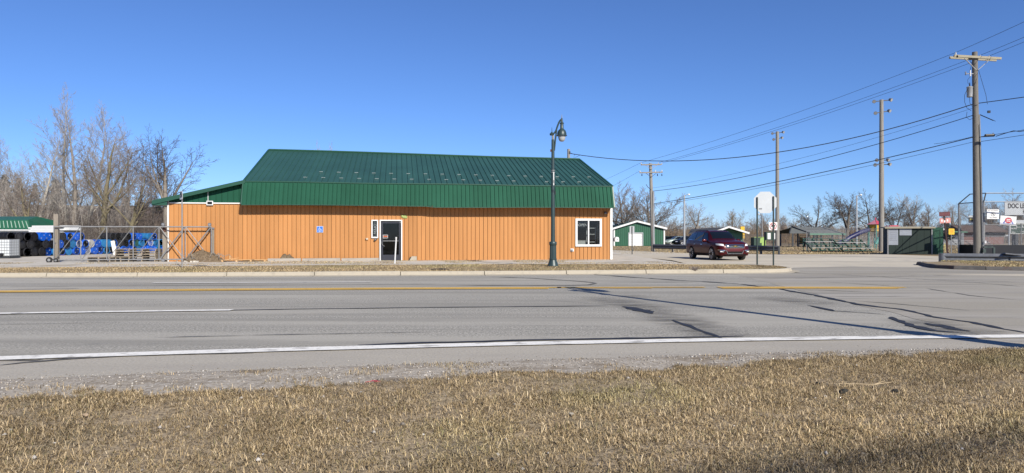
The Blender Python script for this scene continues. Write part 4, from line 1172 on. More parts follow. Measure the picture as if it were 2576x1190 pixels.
# ------------------------------------------------------------------ street lamps
M('lamp_green', (.032,.058,.060), .42, .1, .15, 5); M('frosted', (.42,.43,.43), .25, 0, .06, 3)
def street_lamp(label, loc, rz=0.0, s=1.0):
    o = thing('street_lamp', label, 'street lamp', loc, rz, 'green street lamps'); o.scale = (s, s, s)
    MB().lathe([(.235,0),(.235,.03),(.225,.06),(.20,.14),(.17,.22),(.155,.27),(.165,.29)], 20).build('base', 'lamp_green', o, True)
    MB().lathe([(.165,.29),(.165,.33),(.15,.345)], 20).build('base_ring', 'lamp_green', o, True)
    MB().lathe([(.148,.34),(.142,.90)], 24, flute=.09).build('fluted_column', 'lamp_green', o)
    MB().lathe([(.15,.90),(.165,.93),(.165,1.02),(.15,1.05),(.10,1.06)], 20).build('collar', 'lamp_green', o, True)
    MB().lathe([(.092,1.05),(.064,5.42)], 14).build('pole', 'lamp_green', o, True)
    MB().lathe([(.05,5.42),(.05,5.62)], 10).build('pole_top', 'galvanised', o, True)
    MB().lathe([(.085,5.60),(.10,5.66),(.07,5.70),(.02,5.74),(.005,5.95)], 12, Matrix.Translation((-.045,0,0))).build('finial', 'lamp_green', o, True)
    arm = [(-.02,0,5.66),(.06,0,5.70),(.13,0,5.80),(.19,0,5.98),(.25,0,6.14),(.31,0,6.24),(.38,0,6.29)]
    MB().tube(arm, .036, 8).build('arm', 'lamp_green', o, True)
    MB().tube([(.06,0,4.95),(.085,0,5.2),(.11,0,5.45),(.13,0,5.62),(.16,0,5.82)], .032, 8).build('brace', 'lamp_green', o, True)
    lum = MB().lathe([(.03,6.34),(.05,6.16),(.09,6.13),(.09,6.10),(.07,6.09),(.072,5.90),(.10,5.86),(.16,5.80),(.195,5.70),(.20,5.62),(.225,5.60),(.225,5.575),(.15,5.57)], 20, Matrix.Translation((.38,0,0))).build('lantern', 'lamp_green', o, True)
    MB().lathe([(.158,5.57),(.155,5.50),(.135,5.42),(.10,5.36),(.05,5.335),(.005,5.33)], 18, Matrix.Translation((.38,0,0))).build('globe', 'frosted', lum, True)
    MB().tube([(.38,0,6.28),(.38,0,6.5)], [.03,.006], 6).build('spike', 'galvanised', lum)
    MB().box((-.085,0,4.95), (.06,.05,.1)).build('photocell', 'rust', o)
    for z, m in ((3.18,'black_plastic'),(3.25,'black_plastic'),(4.02,'galvanised'),(4.1,'galvanised')):
        MB().lathe([(.083,z-.018),(.083,z+.018)], 14).build('band', m, o, True)
    MB().box((.03,-.076,3.74), (.035,.012,.56)).build('sticker', 'sign_white', o); MB().box((.03,-.084,3.62), (.016,.006,.12)).build('sticker_print', 'black_plastic', o)
    MB().box((.09,-.02,3.14), (.05,.06,.14)).build('outlet', 'black_plastic', o)
    return o
p = gp(1391, 670, .125)
street_lamp('dark green street lamp with curved arm and fluted base on the verge', p)
nl = Vector((.96, 19.7, 0))+Vector((math.sin(SUN_AZ), -math.cos(SUN_AZ), 0))*12.55
street_lamp('near roadside street lamp whose long shadow crosses the asphalt', (nl.x, nl.y, 0), R(20), 8.0/6.4)

# ------------------------------------------------------------------ signs
M('sign_back', (.46,.48,.49), .4, .2, .05, 3); M('post_green', (.045,.065,.06), .5, .3, .15); M('sign_red', (.45,.02,.03), .45)
def upost(parent, x, z1, y=0.0, mat='post_green', w=.07, name='post', z0=0.0):
    b = MB()
    prof = [(-w/2,.0),(-w/2+.012,0),(-w*.22,.03),(w*.22,.03),(w/2-.012,0),(w/2,0),(w/2,-.006),(w*.25,-.006-.0),(w*.2,.022),(-w*.2,.022),(-w*.25,-.006),(-w/2,-.006)]
    b.prism([(x+a, y-c) for a, c in prof], z0, z1, 'z'); return b.build(name, mat, parent)
# stop sign seen from the back
d = 31.0; p0 = gp(1925, 667, .125)
st_ = thing('stop_sign', 'back of an octagonal stop sign on two posts at the verge end', 'sign', (p0.x, p0.y, .12), R(-11))
sw = .48; zc = zd(507.5, d)-.12
oc = [(sw*math.cos(R(22.5+45*k))/math.cos(R(22.5)), zc+sw*math.sin(R(22.5+45*k))/math.cos(R(22.5))) for k in range(8)]
M('stop_back', (.62,.65,.66), .4, .05, .05, 3)
MB().prism(oc, .0, .005, 'y').build('panel', 'stop_back', st_)
MB().prism([(x*.99, zc+(z-zc)*.99) for x, z in oc], .0055, .008, 'y').build('red_face', 'sign_red', st_)
text('lettering', 'STOP', .33, 'sign_white', st_, (0,.010,zc), rot=(R(90),0,R(180)), bold=.01)
upost(st_, -.345, zd(494, d)-.12, -.02); upost(st_, .345, zd(492, d)-.12, -.02)
MB().box((-.2,-.005,zc-.28), (.13,.004,.06)).build('inventory_sticker', 'galvanised', st_)
for x in (-.345, .345):
    for dz in (-.2, .2): MB().box((x,-.05,zc+dz), (.02,.02,.02)).build('bolt', 'dark_steel', st_)
# no parking sign
p0 = gp(458.5, 672, .125); d = p0.y
np_ = thing('no_parking_sign', 'narrow no-parking sign on a grey post in front of the gate', 'sign', (p0.x, p0.y, .12), R(-48))
zt_, zb_ = zd(480, d)-.12, zd(502.5, d)-.12
upost(np_, 0, zd(484, d)-.12, 0, 'galvanised', .085)
rr = []
for (cx_, cz_, a0) in ((.14, zt_-.04, 0), (-.14, zt_-.04, 90), (-.14, zb_+.04, 180), (.14, zb_+.04, 270)):
    rr += [(cx_+.03*math.cos(R(a0+a)), cz_+.03*math.sin(R(a0+a))) for a in (0, 45, 90)]
MB().prism(rr, -.045, -.04, 'y').build('panel', 'sign_white', np_)
zc2 = (zt_+zb_)/2+.02
text('lettering', 'P', .24, 'black_plastic', np_, (0,-.048,zc2), bold=.008)
ringp = [(.115*math.cos(R(a)), -.05, zc2+.115*math.sin(R(a))) for a in range(0, 361, 15)]
MB().tube(ringp, .012, 5).build('ring', 'black_plastic', np_); MB().tube([(-.08,-.052,zc2+.08),(.08,-.052,zc2-.08)], .012, 5).build('slash', 'black_plastic', np_)
# leaning white marker by the door
p0 = gp(993, 664, .09)
wm = thing('white_marker', 'slim white marker post leaning in front of the door', 'post', p0)
MB().tube([(0,0,-.05),(.07,0,zd(598, p0.y)-.09)], .034, 8).build('tube', 'white_plastic', wm, True); MB().tube([(.065,0,zd(600, p0.y)-.1),(.071,0,zd(596.5, p0.y)-.09)], .042, 8).build('cap', 'white_plastic', wm, True)
# sign backs by the lane
def post_sign(name, label, px, yb, yt, yb2, w, mat='sign_back', d=None, postmat='dark_steel', lean=0.0, rz=0.0, pr=.035):
    d = d or F*EYE/(yb-CY)
    o = thing(name, label, 'sign', (xd(px, d), d, 0), rz)
    zt, zb = zd(yt, d), zd(yb2, d)
    MB().box((0,.02,(zt+zb)/2), (w,.02,zt-zb)).build('panel', mat, o)
    MB().bar((lean,-.01,0), (0,-.01,zt-.03), pr*2, pr*1.4).build('post', postmat, o)
    return o
o = post_sign('lane_sign', 'pale back of a small rectangular sign beside the green garage', 1590, 640, 569, 588.5, .37)
MB().bar((.05,-.02,.28), (.22,-.02,.72), .03).build('prop', 'dark_steel', o)
o = post_sign('no_trucks_sign', 'white no-trucks sign with red ring behind the stop sign posts', 1945, 640, 559, 579, .68, 'sign_white', d=57)
d = 57; zc3 = (zd(559,d)+zd(579,d))/2
MB().tube([(.26*math.cos(R(a)), -.0, zc3+.26*math.sin(R(a))) for a in range(0, 361, 18)], .026, 5).build('ring', 'sign_red', o)
MB().tube([(-.18,-.002,zc3+.18),(.18,-.002,zc3-.18)], .024, 5).build('slash', 'sign_red', o)
MB().box((.03,0,zc3+.03), (.24,.01,.13)).box((-.13,0,zc3+.0), (.08,.01,.08)).build('truck_symbol', 'black_plastic', o)

# street name sign, leaning, with a faded sign under it
M('name_maroon', (.10,.018,.022), .5, 0, .15, 6); M('faded_red', (.55,.16,.13), .6, 0, 0, 4, c2=(.70,.40,.36)); M('rusty_post', (.045,.02,.016), .8, .2, .3, 6); M('faint_red', (.24,.07,.075), .5); M('sign_yellow', (.75,.46,.02), .5, 0, .1, 4)
d = 38.5
o = thing('street_name_sign', 'leaning rusty post with maroon NORTH street name sign above a faded red sign', 'sign', (xd(2386.5, d), d, 0), R(-8))
tx, tz = xd(2376, d)-xd(2386.5, d), zd(547, d)
MB().bar((.0,0,-.1), (tx-.02,0,tz+.3), .075, .06).build('post', 'rusty_post', o)
pl = MB().box((tx,-.05,zd(538.5,d)), (.56,.012,.235), (0,R(-3),0)).build('name_plate', 'name_maroon', o)
text('lettering', 'NORTH ST', .135, 'faint_red', o, (tx,-.058,zd(538.5,d)), rot=(R(90),R(-3),0), sx=.85)
MB().box((tx+.04,-.02,zd(555,d)), (.55,.012,.28), (0,R(-2),0)).build('faded_panel', 'faded_red', o)
MB().prism([(tx-.09,zd(549,d)+.03),(tx+.10,zd(549,d)+.03),(tx+.02,zd(549,d)-.02),(tx-.0,zd(549,d)-.10),(tx-.04,zd(549,d)-.02)], -.05, -.03, 'y').build('bracket', 'dark_steel', o)
for k, (a, b) in enumerate(((-.17,.02),(-.03,-.02),(.11,.03))): MB().box((tx+.04+a,-.03,zd(555,d)+b-.02), (.07,.006,.12)).build('faded_mark', 'sign_white', o)
o = thing('yellow_panel_sign', 'small yellow sign on a thin grey post beside the leaning street sign', 'sign', (xd(2393, 39.2), 39.2, 0), 0)
d = 39.2
MB().tube([(0,0,0),(0,0,zd(580,d))], .024, 6).build('post', 'galvanised', o); 
rr = [(x, z) for x, z in ((-.13,zd(590,d)),(-.16,zd(589,d)),(-.16,zd(576.5,d)),(-.13,zd(575,d)),(.13,zd(575,d)),(.16,zd(576.5,d)),(.16,zd(589,d)),(.13,zd(590,d)))]
MB().prism(rr, -.03, -.022, 'y').build('panel', 'sign_yellow', o)
for k in range(3): MB().box((0,-.033,zd(586-3.5*k,d)), (.16,.004,.02)).build('print_line', 'cone_orange', o)

# ------------------------------------------------------------------ guard rails
M('rail_steel', (.20,.21,.225), .45, .55, .2, 5); M('rail_old', (.13,.135,.15), .5, .4, .25, 4)
def wbeam(mb, a, b, zc, h=.31, nseg=1):
    a, b = Vector(a), Vector(b); d = (b-a).normalized(); nr = Vector((d.y, -d.x, 0))
    prof = [(0,-.5),(.035,-.42),(.08,-.30),(.08,-.2),(.0,-.06),(0,.06),(.08,.2),(.08,.30),(.035,.42),(0,.5),(-.006,.5),(.07,.25),(-.008,0),(.07,-.25),(-.006,-.5)]
    vs = []
    for p in (a, b):
        for (o_, z_) in prof: vs.append(p+nr*o_+Vector((0,0,zc+z_*h)))
    n = len(prof)
    mb.add(vs, [(k, (k+1) % n, n+(k+1) % n, n+k) for k in range(n)]+[tuple(range(n)), tuple(range(2*n-1, n-1, -1))])
def guard_rail(label, pA, pB, zc, nposts, mat, postmat, h=.34, zpost=None, skew=0.0):
    o = thing('guard_rail', label, 'guard rail', (pA[0], pA[1], 0), 0, 'steel guard rails')
    a = Vector((0,0,0)); b = Vector((pB[0]-pA[0], pB[1]-pA[1], 0))
    k = max(1, nposts-1)
    for i in range(k):
        m_ = MB(); wbeam(m_, a.lerp(b, i/k), a.lerp(b, (i+1)/k-.0005), zc+skew*i/k, h); m_.build('beam', mat, o, False)
    nr = Vector((b.y, -b.x, 0)).normalized()
    for i in range(nposts):
        p = a.lerp(b, i/k if nposts > 1 else .5)-nr*.1
        m_ = MB().box((p.x, p.y, (zc+.17)/2-.02), (.14,.16,zc+.25)); m_.build('post', postmat, o)
    return o
pA, pB = gp(1643, 633), gp(1735, 634.8); 
guard_rail('weathered guard rail between the grey utility pole and the red car', (pA.x, pA.y), (gp(1733,634.8).x, 61.6), .48, 3, 'rail_old', 'pale_pole', .42)
guard_rail('dark guard rail running behind the red car to the stop sign', (gp(1739,634.8).x, 61.4), (xd(1958, 55.5), 55.5), .47, 6, 'rail_old', 'dark_steel', .42)
o = guard_rail('low grey guard rail on the island in front of the right utility pole', (xd(2374, 36.6), 36.6), (xd(2720, 34.2), 34.2), .28, 3, 'rail_steel', 'dark_steel', .52)
b = MB(); b.lathe([(.18,-.25),(.18,.25)], 12, Matrix.Translation((0,.1,.28))); b.build('end_shoe', 'rail_steel', o, True)
m_ = MB().box((xd(2546,35.3)-xd(2374,36.6), -1.3, .52), (.75,.3,.06), (0,R(6),R(-8))).build('loose_plate', 'rail_old', o)

# ------------------------------------------------------------------ utility poles
def insul(parent, p, h=.16, r=.05, mat='white_plastic', name='insulator'):
    return MB().lathe([(.02,0),(r,.02),(r*.6,.05),(r,.07),(r*.6,.10),(r*.7,.13),(.015,h)], 8, Matrix.Translation(p)).build(name, mat, parent, True)
MPD = 42.0
MPX = xd(2459, MPD); LEANX = xd(2452, MPD)-MPX
mtop = zd(131, MPD)
mp = thing('utility_pole', 'tall brown wooden utility pole with crossarm and transformer behind the right guard rail', 'utility pole', (MPX, MPD, 0), 0, 'wooden utility poles')
def mpx(z): return LEANX*z/mtop
MB().tube([(mpx(z),0,z) for z in np.linspace(-.2, mtop, 9)], list(np.linspace(.21,.145,9)), 14).build('shaft', 'pole_wood', mp, True)
def MPZ(y): return zd(y, MPD)
M('arm_wood', (.30,.27,.19), .85, 0, 0, 5, .3, 25, c2=(.44,.40,.30), stretch=(1,6,6))
za, zb = MPZ(141), MPZ(151); xa, xb = xd(2398, MPD)-MPX, xd(2508, MPD)-MPX
YA = R(-8)
for yy in (-.21, .21): MB().bar((xa, yy+.15, za), (xb, yy-.15, zb), .10, .13).build('crossarm', 'arm_wood', mp)
ctr = mpx(12)
for sgn in (-1, 1): MB().bar((ctr+sgn*.75,-.22,(za+zb)/2-.1-.03*sgn), (ctr+.05*sgn,-.2,MPZ(178)), .05, .03).build('brace', 'galvanised', mp)
INS = [Vector((xa+.15,.0,za+.07)), Vector((ctr+.32,0,(za+zb)/2+.02)), Vector((ctr+.85,0,zb+.10))]
for q in INS: insul(mp, q)
insul(mp, Vector((xa+.08,-.25,za-.16)), .14, .06, 'black_plastic')
M('transformer_grey', (.34,.35,.36), .45, .2, .1)
tx = xd(2438, MPD)-MPX
tr = MB().lathe([(.14,MPZ(245)),(.16,MPZ(244)),(.16,MPZ(222)),(.175,MPZ(221)),(.175,MPZ(219.5)),(.10,MPZ(217.5)),(.01,MPZ(217))], 16, Matrix.Translation((tx,-.05,0))).build('transformer', 'transformer_grey', mp, True)
insul(tr, Vector((tx,-.05,MPZ(217.5))), .22, .04, 'black_plastic', 'bushing')
MB().box((tx+.2,0,MPZ(232)), (.2,.08,.3)).build('bracket', 'dark_steel', tr)
cx2 = xd(2436, MPD)-MPX
fc = MB().box((cx2+.1,-.05,MPZ(186)), (.55,.04,.04)).build('cutout_bracket', 'galvanised', mp)
MB().lathe([(.035,MPZ(193)),(.05,MPZ(190)),(.03,MPZ(188)),(.05,MPZ(185)),(.03,MPZ(183)),(.045,MPZ(179)),(.02,MPZ(177))], 8, Matrix.Translation((cx2+.05,-.1,0))).build('fuse_cutout', 'white_plastic', fc, True)
MB().lathe([(.03,MPZ(190)),(.045,MPZ(188)),(.03,MPZ(186)),(.045,MPZ(183)),(.02,MPZ(181))], 8, Matrix.Translation((cx2-.22,-.1,0))).build('arrester', 'dull_steel', fc, True)
lw = MB()
lw.tube([(cx2+.05,-.1,MPZ(177)),(cx2+.2,0,MPZ(160)),(xa+.9,0,za-.1)], .012, 4)
lw.tube([(cx2+.05,-.12,MPZ(193)),(cx2-.12,-.12,MPZ(202)),(tx-.1,-.05,MPZ(210)),(tx,-.05,MPZ(214))], .010, 4)
lw.tube([(tx-.16,-.1,MPZ(224)),(tx-.33,-.1,MPZ(240)),(tx-.33,-.1,MPZ(258)),(tx-.2,-.1,MPZ(272)),(tx+.05,-.1,MPZ(279))], .014, 4)
lw.tube([(tx-.05,-.1,MPZ(245)),(tx-.02,-.1,MPZ(260)),(tx+.1,-.1,MPZ(268)),(mpx(9),-.2,MPZ(265))], .012, 4)
lw.tube([(xd(2430,MPD)-MPX,-.1,MPZ(282)),(xd(2428,MPD)-MPX,-.1,MPZ(295)),(xd(2436,MPD)-MPX,-.1,MPZ(302)),(mpx(8)-.15,-.1,MPZ(297))], .014, 4)
for r_ in (.42, .36):
    q = [(mpx(8.4)+.18+.55*(1-math.cos(R(a)))/1.0*r_*2, -.12, MPZ(288)-.22+.2*math.sin(R(a+90))*r_*2.4) for a in range(0, 361, 24)]
    lw.tube(q, .014, 4)
lw.build('lead_wires', 'wire', mp)
MB().box((mpx(8.4)+.72,-.1,MPZ(282)), (.14,.1,.14)).build('splice_box', 'black_plastic', mp)
cd = MB()
cdx = xd(2471, MPD)-MPX
cd.tube([(mpx(0)+.25,-.12,0),(mpx(6)+.20,-.10,6),(mpx(8.6)+.17,-.08,8.6)], .045, 8)
cd.build('conduit', 'galvanised', mp, True)
MB().tube([(mpx(0)+.12,-.2,0),(mpx(8)+.1,-.16,8)], .02, 6).build('ground_wire', 'dark_steel', mp)
MB().box((cdx+.02,-.24,MPZ(609)), (.1,.06,.16)).build('meter_tag', 'sign_white', mp)
gb = MB(); gb.box((cdx-.12,-.3,.55), (.16,.2,.2)).box((cdx+.12,-.34,.78), (.55,.1,.09)).box((cdx+.45,-.34,.45), (.1,.1,.62)).box((cdx+.5,-.4,.12), (.36,.2,.2)).box((cdx-.2,-.34,.2), (.3,.2,.3))
gb.build('meter_fittings', 'post_green', mp)

# far pole with two crossarms
FPD = 67.0; FPX = xd(1640, FPD)
fp = thing('utility_pole', 'grey utility pole with two crossarms in front of the green garage', 'utility pole', (FPX, FPD, 0), 0, 'wooden utility poles')
ft = zd(411, FPD)
MB().tube([(xd(1640+ (7*(z/ft)*-1), FPD)-FPX+.12, 0, z) for z in np.linspace(-.2, ft, 6)], list(np.linspace(.19,.14,6)), 10).build('shaft', 'pale_pole', fp, True)
def fpx(x): return xd(x, FPD)-FPX
z1_, z2_ = zd(415, FPD), zd(435, FPD)
MB().bar((fpx(1611),-.18,z1_), (fpx(1663),-.18,z1_+.02), .1, .12).build('crossarm', 'pale_pole', fp); MB().bar((fpx(1608),-.18,z2_), (fpx(1666),-.18,z2_+.06), .1, .12).build('crossarm', 'pale_pole', fp)
for sg in (-1, 1):
    MB().bar((fpx(1637)+sg*.55,-.2,z1_-.04), (fpx(1637),-.2,z1_-.42), .04).build('brace', 'galvanised', fp); MB().bar((fpx(1637)+sg*.5,-.2,z2_-.04), (fpx(1637),-.2,z2_-.40), .04).build('brace', 'dark_steel', fp)
FI = [Vector((fpx(x),-.18,z)) for x, z in ((1612,z1_+.06),(1655,z1_+.06),(1664,z1_+.02),(1609,z2_+.05),(1648,z2_+.08),(1664,z2_+.1))]
for q in FI: insul(fp, q, .16, .06, 'white_plastic')
for x in (1614, 1653, 1664): insul(fp, Vector((fpx(x),-.18,z2_-.3)), .22, .06, 'black_plastic')
MB().tube([(fpx(1643.5),-.2,0),(fpx(1643.2),-.2,zd(482,FPD))], .07, 8).build('riser_pipe', 'sign_back', fp, True)
MB().tube([(fpx(1637),-.15,zd(478,FPD)),(fpx(1628),-.15,zd(470,FPD)),(fpx(1625),-.15,zd(464,FPD))], .03, 5).build('side_arm', 'dark_steel', fp)

# pole tip behind the roof, at the wires' end
BPD = 58.0
bp_ = thing('utility_pole', 'weathered pole top rising behind the green roof ridge', 'utility pole', (xd(1430.5, BPD), BPD, 0), 0, 'wooden utility poles')
bt_z = zd(375, BPD)
MB().tube([(0,0,0),(0,0,bt_z)], [.17,.12], 10).build('shaft', 'pale_pole', bp_, True)
MB().tube([(.1,-.1,zd(384,BPD)),(.5,-.1,zd(390,BPD)),(.35,-.1,zd(399,BPD)),(.7,-.1,zd(394,BPD)),(.9,-.1,zd(391,BPD))], .012, 4).build('lead_wires', 'wire', bp_)
MB().box((.08,-.12,zd(384,BPD)), (.1,.1,.2)).build('clevis', 'dark_steel', bp_)

# wires
def wire(label, a, b, sag, r=.012, n=24):
    a, b = Vector(a), Vector(b)
    pts = [a.lerp(b, i/n)-Vector((0,0,4*sag*(i/n)*(1-i/n))) for i in range(n+1)]
    return tag(MB().tube(pts, r, 5).build('power_line', 'wire', None, True), label, 'power line', 'overhead power lines')
ml = Vector((MPX, MPD, 0)); fl = Vector((FPX, FPD, 0)); NX = Vector((0,-30,3.0))
for q, fi, w_ in ((INS[0], FI[0], 'left'), (INS[1], FI[1], 'middle'), (INS[2], FI[2], 'right')):
    wire(f'thin power line from the {w_} end of the tall pole crossarm to the grey pole' if w_ != 'middle' else 'thin power line from beside the tall pole top to the grey pole', ml+q+Vector((0,0,.14)), fl+fi+Vector((0,0,.14)), .35, .011)
    wire(f'thin power line leaving the {w_} of the tall pole crossarm out of the picture', ml+q+Vector((0,0,.14)), ml+q+NX+Vector((0,0,-.6)), .5, .011)
def mpt(y, dx=-.15): return Vector((MPX+mpx(MPZ(y))+dx, MPD, MPZ(y)))
wire('thick sagging cable from the tall pole to the pole top behind the roof', mpt(262), Vector((xd(1433,BPD),BPD,zd(386,BPD))), 1.72, .028)
wire('middle cable from the tall pole to the grey pole crossing the sky', mpt(290), Vector((FPX,FPD,zd(481,FPD))), .62, .022)
wire('faint thin wire just above the middle cable, tall pole to grey pole', mpt(272), Vector((FPX,FPD,zd(473,FPD))), .55, .009)
wire('lowest black cable from the tall pole to the grey pole', mpt(345), Vector((FPX,FPD,zd(513,FPD))), .30, .026)
wire('thin wire running just below the lowest black cable', mpt(357), Vector((FPX,FPD,zd(516,FPD))), .32, .012)
def right(y0, y1, label, r, d2=39.6, sag=.05):
    b = at(2590, y1, d2); a = mpt(y0, .15); e = a+(b-a)*5
    wire(label, a, e, sag, r)
right(260, 241, 'cable leaving the tall pole to the right below the transformer', .024)
right(345, 323, 'upper low cable leaving the tall pole to the right past the splice box', .014)
right(357, 336, 'lower low cable leaving the tall pole to the right', .014)
w = MB()
w.tube([mpt(345,.15)+Vector((0,-.05,0)), at(2480,344,41.5), at(2500,343,41.2)], .018, 5)
w.tube([at(2505,343,41.2), at(2530,335,40.8), at(2550,329,40.5), at(2565,331,40.2), at(2600,325,39.8)], .022, 5)
w.build('slack_loop', 'wire', None); ow = COL.objects['slack_loop'] if 'slack_loop' in COL.objects else bpy.data.objects['slack_loop']
tag(ow, 'wavy slack cable hanging right of the tall pole', 'power line', 'overhead power lines')
o = thing('splice_case', 'black cable splice case hanging on the wire right of the tall pole', 'cable box', at(2489.5, 340.5, 41.3))
MB().lathe([(.03,-.3),(.08,-.26),(.085,.26),(.03,.3)], 8, Matrix.Rotation(R(88), 4, 'Y')).build('case', 'black_plastic', o, True); MB().box((.2,0,.09), (.04,.03,.12)).build('clamp', 'galvanised', o)
wire('wavy slack run of cable left of the tall pole above the lowest wires', mpt(343), at(2350, 362, 46.5), .05, .012)
# cables high over the near verge, behind the viewer: their soft shadow lies across the lawn
for k_, (g0, g1) in enumerate(((Vector((2.01,4.42,0)), Vector((3.64,5.05,0))), (Vector((2.01,4.26,0)), Vector((3.64,4.89,0))), (Vector((2.01,4.12,0)), Vector((3.64,4.75,0))))):
    dv = (g1-g0).normalized(); c_ = g0+sdir*(15.0/sdir.z)
    wire(['upper','middle','lower'][k_]+' of three thick overhead cables casting the soft shadow across the near lawn', c_-dv*30, c_+dv*30, .0, .022)
# guy wires
o = tag(MB().tube([Vector((MPX+ctr+.15, MPD-.1, MPZ(176))), at(2480, 238, 41.0), at(2484, 262, 40.6)], .012, 4).build('guy_strand', 'wire'), 'short dangling strand below the tall pole crossarm', 'strand')
# lines coming off the grey pole to the left
wire('thin power line from the grey pole crossarm toward the left behind the roof', fl+FI[0]+Vector((0,0,.14)), at(1400, 500, 150), .3, .011)
wire('thin power line from the grey pole lower arm toward the left behind the roof', fl+FI[3]+Vector((0,0,.14)), at(1430, 520, 150), .3, .011)

# ------------------------------------------------------------------ ball field light poles
def light_pole(label, px, d, ytop, heads, r0=.24, r1=.15, mat='pale_pole', base=0.0):
    o = thing('field_light_pole', label, 'light pole', (xd(px, d), d, base), 0, 'field light poles'); zt = zd(ytop, d)
    MB().tube([(0,0,-.2),(0,0,zt)], [r0, r1], 12).build('shaft', mat, o, True)
    for (dx, y, w_, tilt) in heads:
        z = zd(y, d)
        MB().bar((-abs(w_), -.05, z), (abs(w_), -.05, z+tilt), .09, .08).build('arm', 'dark_steel', o)
        for sx in (-1, 1):
            q = Vector((sx*abs(w_)+.0, -.12, z+(tilt if sx > 0 else 0)+.03))
            h_ = MB().lathe([(.06,-.12),(.12,-.08),(.15,.05),(.17,.16),(.16,.165),(.02,.16)], 10, Matrix.Translation(q) @ Euler((R(115),0,R(30*sx))).to_matrix().to_4x4()).build('floodlight', 'dull_steel', o, True)
            MB().lathe([(.15,.166),(.15,.172)], 10, Matrix.Translation(q) @ Euler((R(115),0,R(30*sx))).to_matrix().to_4x4()).build('lens', 'frosted', h_)
    return o
light_pole('tall pale field light pole left of the green dugout', 2217.5, 67, 251, [(0,256,.75,.15),(0,285,.62,.2),(0,403,.5,.0),(0,415,.65,.05)], .25, .17)
light_pole('tall field light pole behind the stop sign', 1955.5, 90, 331, [(0,336,.65,.15),(0,351,.5,.2)], .27, .19)
def yard_light(label, px, d, yt, side=1, mat='sign_back'):
    o = thing('yard_light', label, 'light pole', (xd(px, d), d, 0), 0, 'slim park lights'); zt = zd(yt, d)
    MB().tube([(0,0,0),(0,0,zt)], [.13,.10], 8).build('shaft', mat, o, True)
    MB().tube([(0,0,zt-.1),(side*.3,0,zt+.05),(side*.5,0,zt+.1)], .04, 6).build('arm', 'galvanised', o)
    MB().lathe([(.02,.1),(.14,.05),(.18,-.06),(.10,-.12)], 10, Matrix.Translation((side*.55,0,zt+.1))).build('lamp_head', 'sign_white', o, True)
yard_light('slim pale yard light between the green garage and the red car', 1721.5, 88, 491)
yard_light('slim park light behind the bleachers', 2155, 95, 492)
yard_light('thin distant park light right of the stop sign', 1917, 120, 540, -1, 'galvanised')
# ------------------------------------------------------------------ cars
def car_paint(name, c, c2=None):
    m = M(name, c, .4, .3, .04, 2, coat=.22, spec=.25); return m
car_paint('maroon_paint', (.066,.0012,.0028)); M('car_glass', (.006,.008,.010), .05, 0, .05, spec=.6); M('chrome', (.72,.73,.74), .12, 1.0, .02); M('alloy', (.85,.86,.88), .35, .35, .05)
M('car_trim', (.010,.010,.011), .7, spec=.15); M('headlamp', (.95,.97,1.0), .1, .1, .1, 30, spec=.9); M('gold', (.62,.42,.10), .25, .9); M('amber', (.6,.2,.02), .3); M('tail_red', (.3,.01,.01), .2)
def loft(st, nseg=64):
    """st: rows (x, zbot, hw_sill, hw_mid, z_mid, hw_belt, z_belt, hw_roof, z_roof)"""
    st = np.array(st, float); xs = st[:,0]
    # smooth resample (catmull-rom through stations)
    X = np.linspace(xs[0], xs[-1], nseg); out = []
    for j in range(1, st.shape[1]):
        y = st[:,j]; m = np.gradient(y, xs)
        # limit slopes
        d = np.diff(y)/np.diff(xs)
        for i in range(1, len(xs)-1):
            if d[i-1]*d[i] <= 0: m[i] = 0
            else: m[i] = 2*d[i-1]*d[i]/(d[i-1]+d[i])
        m[0], m[-1] = d[0], d[-1]
        k = np.clip(np.searchsorted(xs, X)-1, 0, len(xs)-2); h = xs[k+1]-xs[k]; t = (X-xs[k])/h
        out.append((2*t**3-3*t**2+1)*y[k]+(t**3-2*t**2+t)*h*m[k]+(-2*t**3+3*t**2)*y[k+1]+(t**3-t**2)*h*m[k+1])
    o = np.array(out).T
    V = []; Fc = []
    npf = None
    for i, x in enumerate(X):
        zb, hs, hm, zm, hb, zbelt, hr, zr = o[i]
        half = [(0, zb), (hs*.75, zb), (hs*.97, zb+.04), (hs, zb+.10), (lerp(hs,hm,.6), lerp(zb+.1,zm,.5)), (hm, zm), (lerp(hm,hb,.45)+.006, lerp(zm,zbelt,.5)), (hb, zbelt-.02), (hb-.02, zbelt+.015)]
        n = 5
        for q in range(1, n+1): half.append((lerp(hb-.02, hr, q/n)+.012*math.sin(math.pi*q/n), lerp(zbelt+.015, zr-.045, q/n)))
        half += [(hr*.94, zr-.012), (hr*.75, zr+.008), (hr*.4, zr+.022), (0, zr+.026)]
        ring = half+[(-y, z) for y, z in half[-2:0:-1]]
        npf = len(ring)
        V += [(x, y, z) for y, z in ring]
    for i in range(nseg-1):
        for k in range(npf): Fc.append((i*npf+k, i*npf+(k+1) % npf, (i+1)*npf+(k+1) % npf, (i+1)*npf+k))
    Fc.append(tuple(range(npf))); Fc.append(tuple((nseg-1)*npf+k for k in range(npf-1, -1, -1)))
    return V, Fc

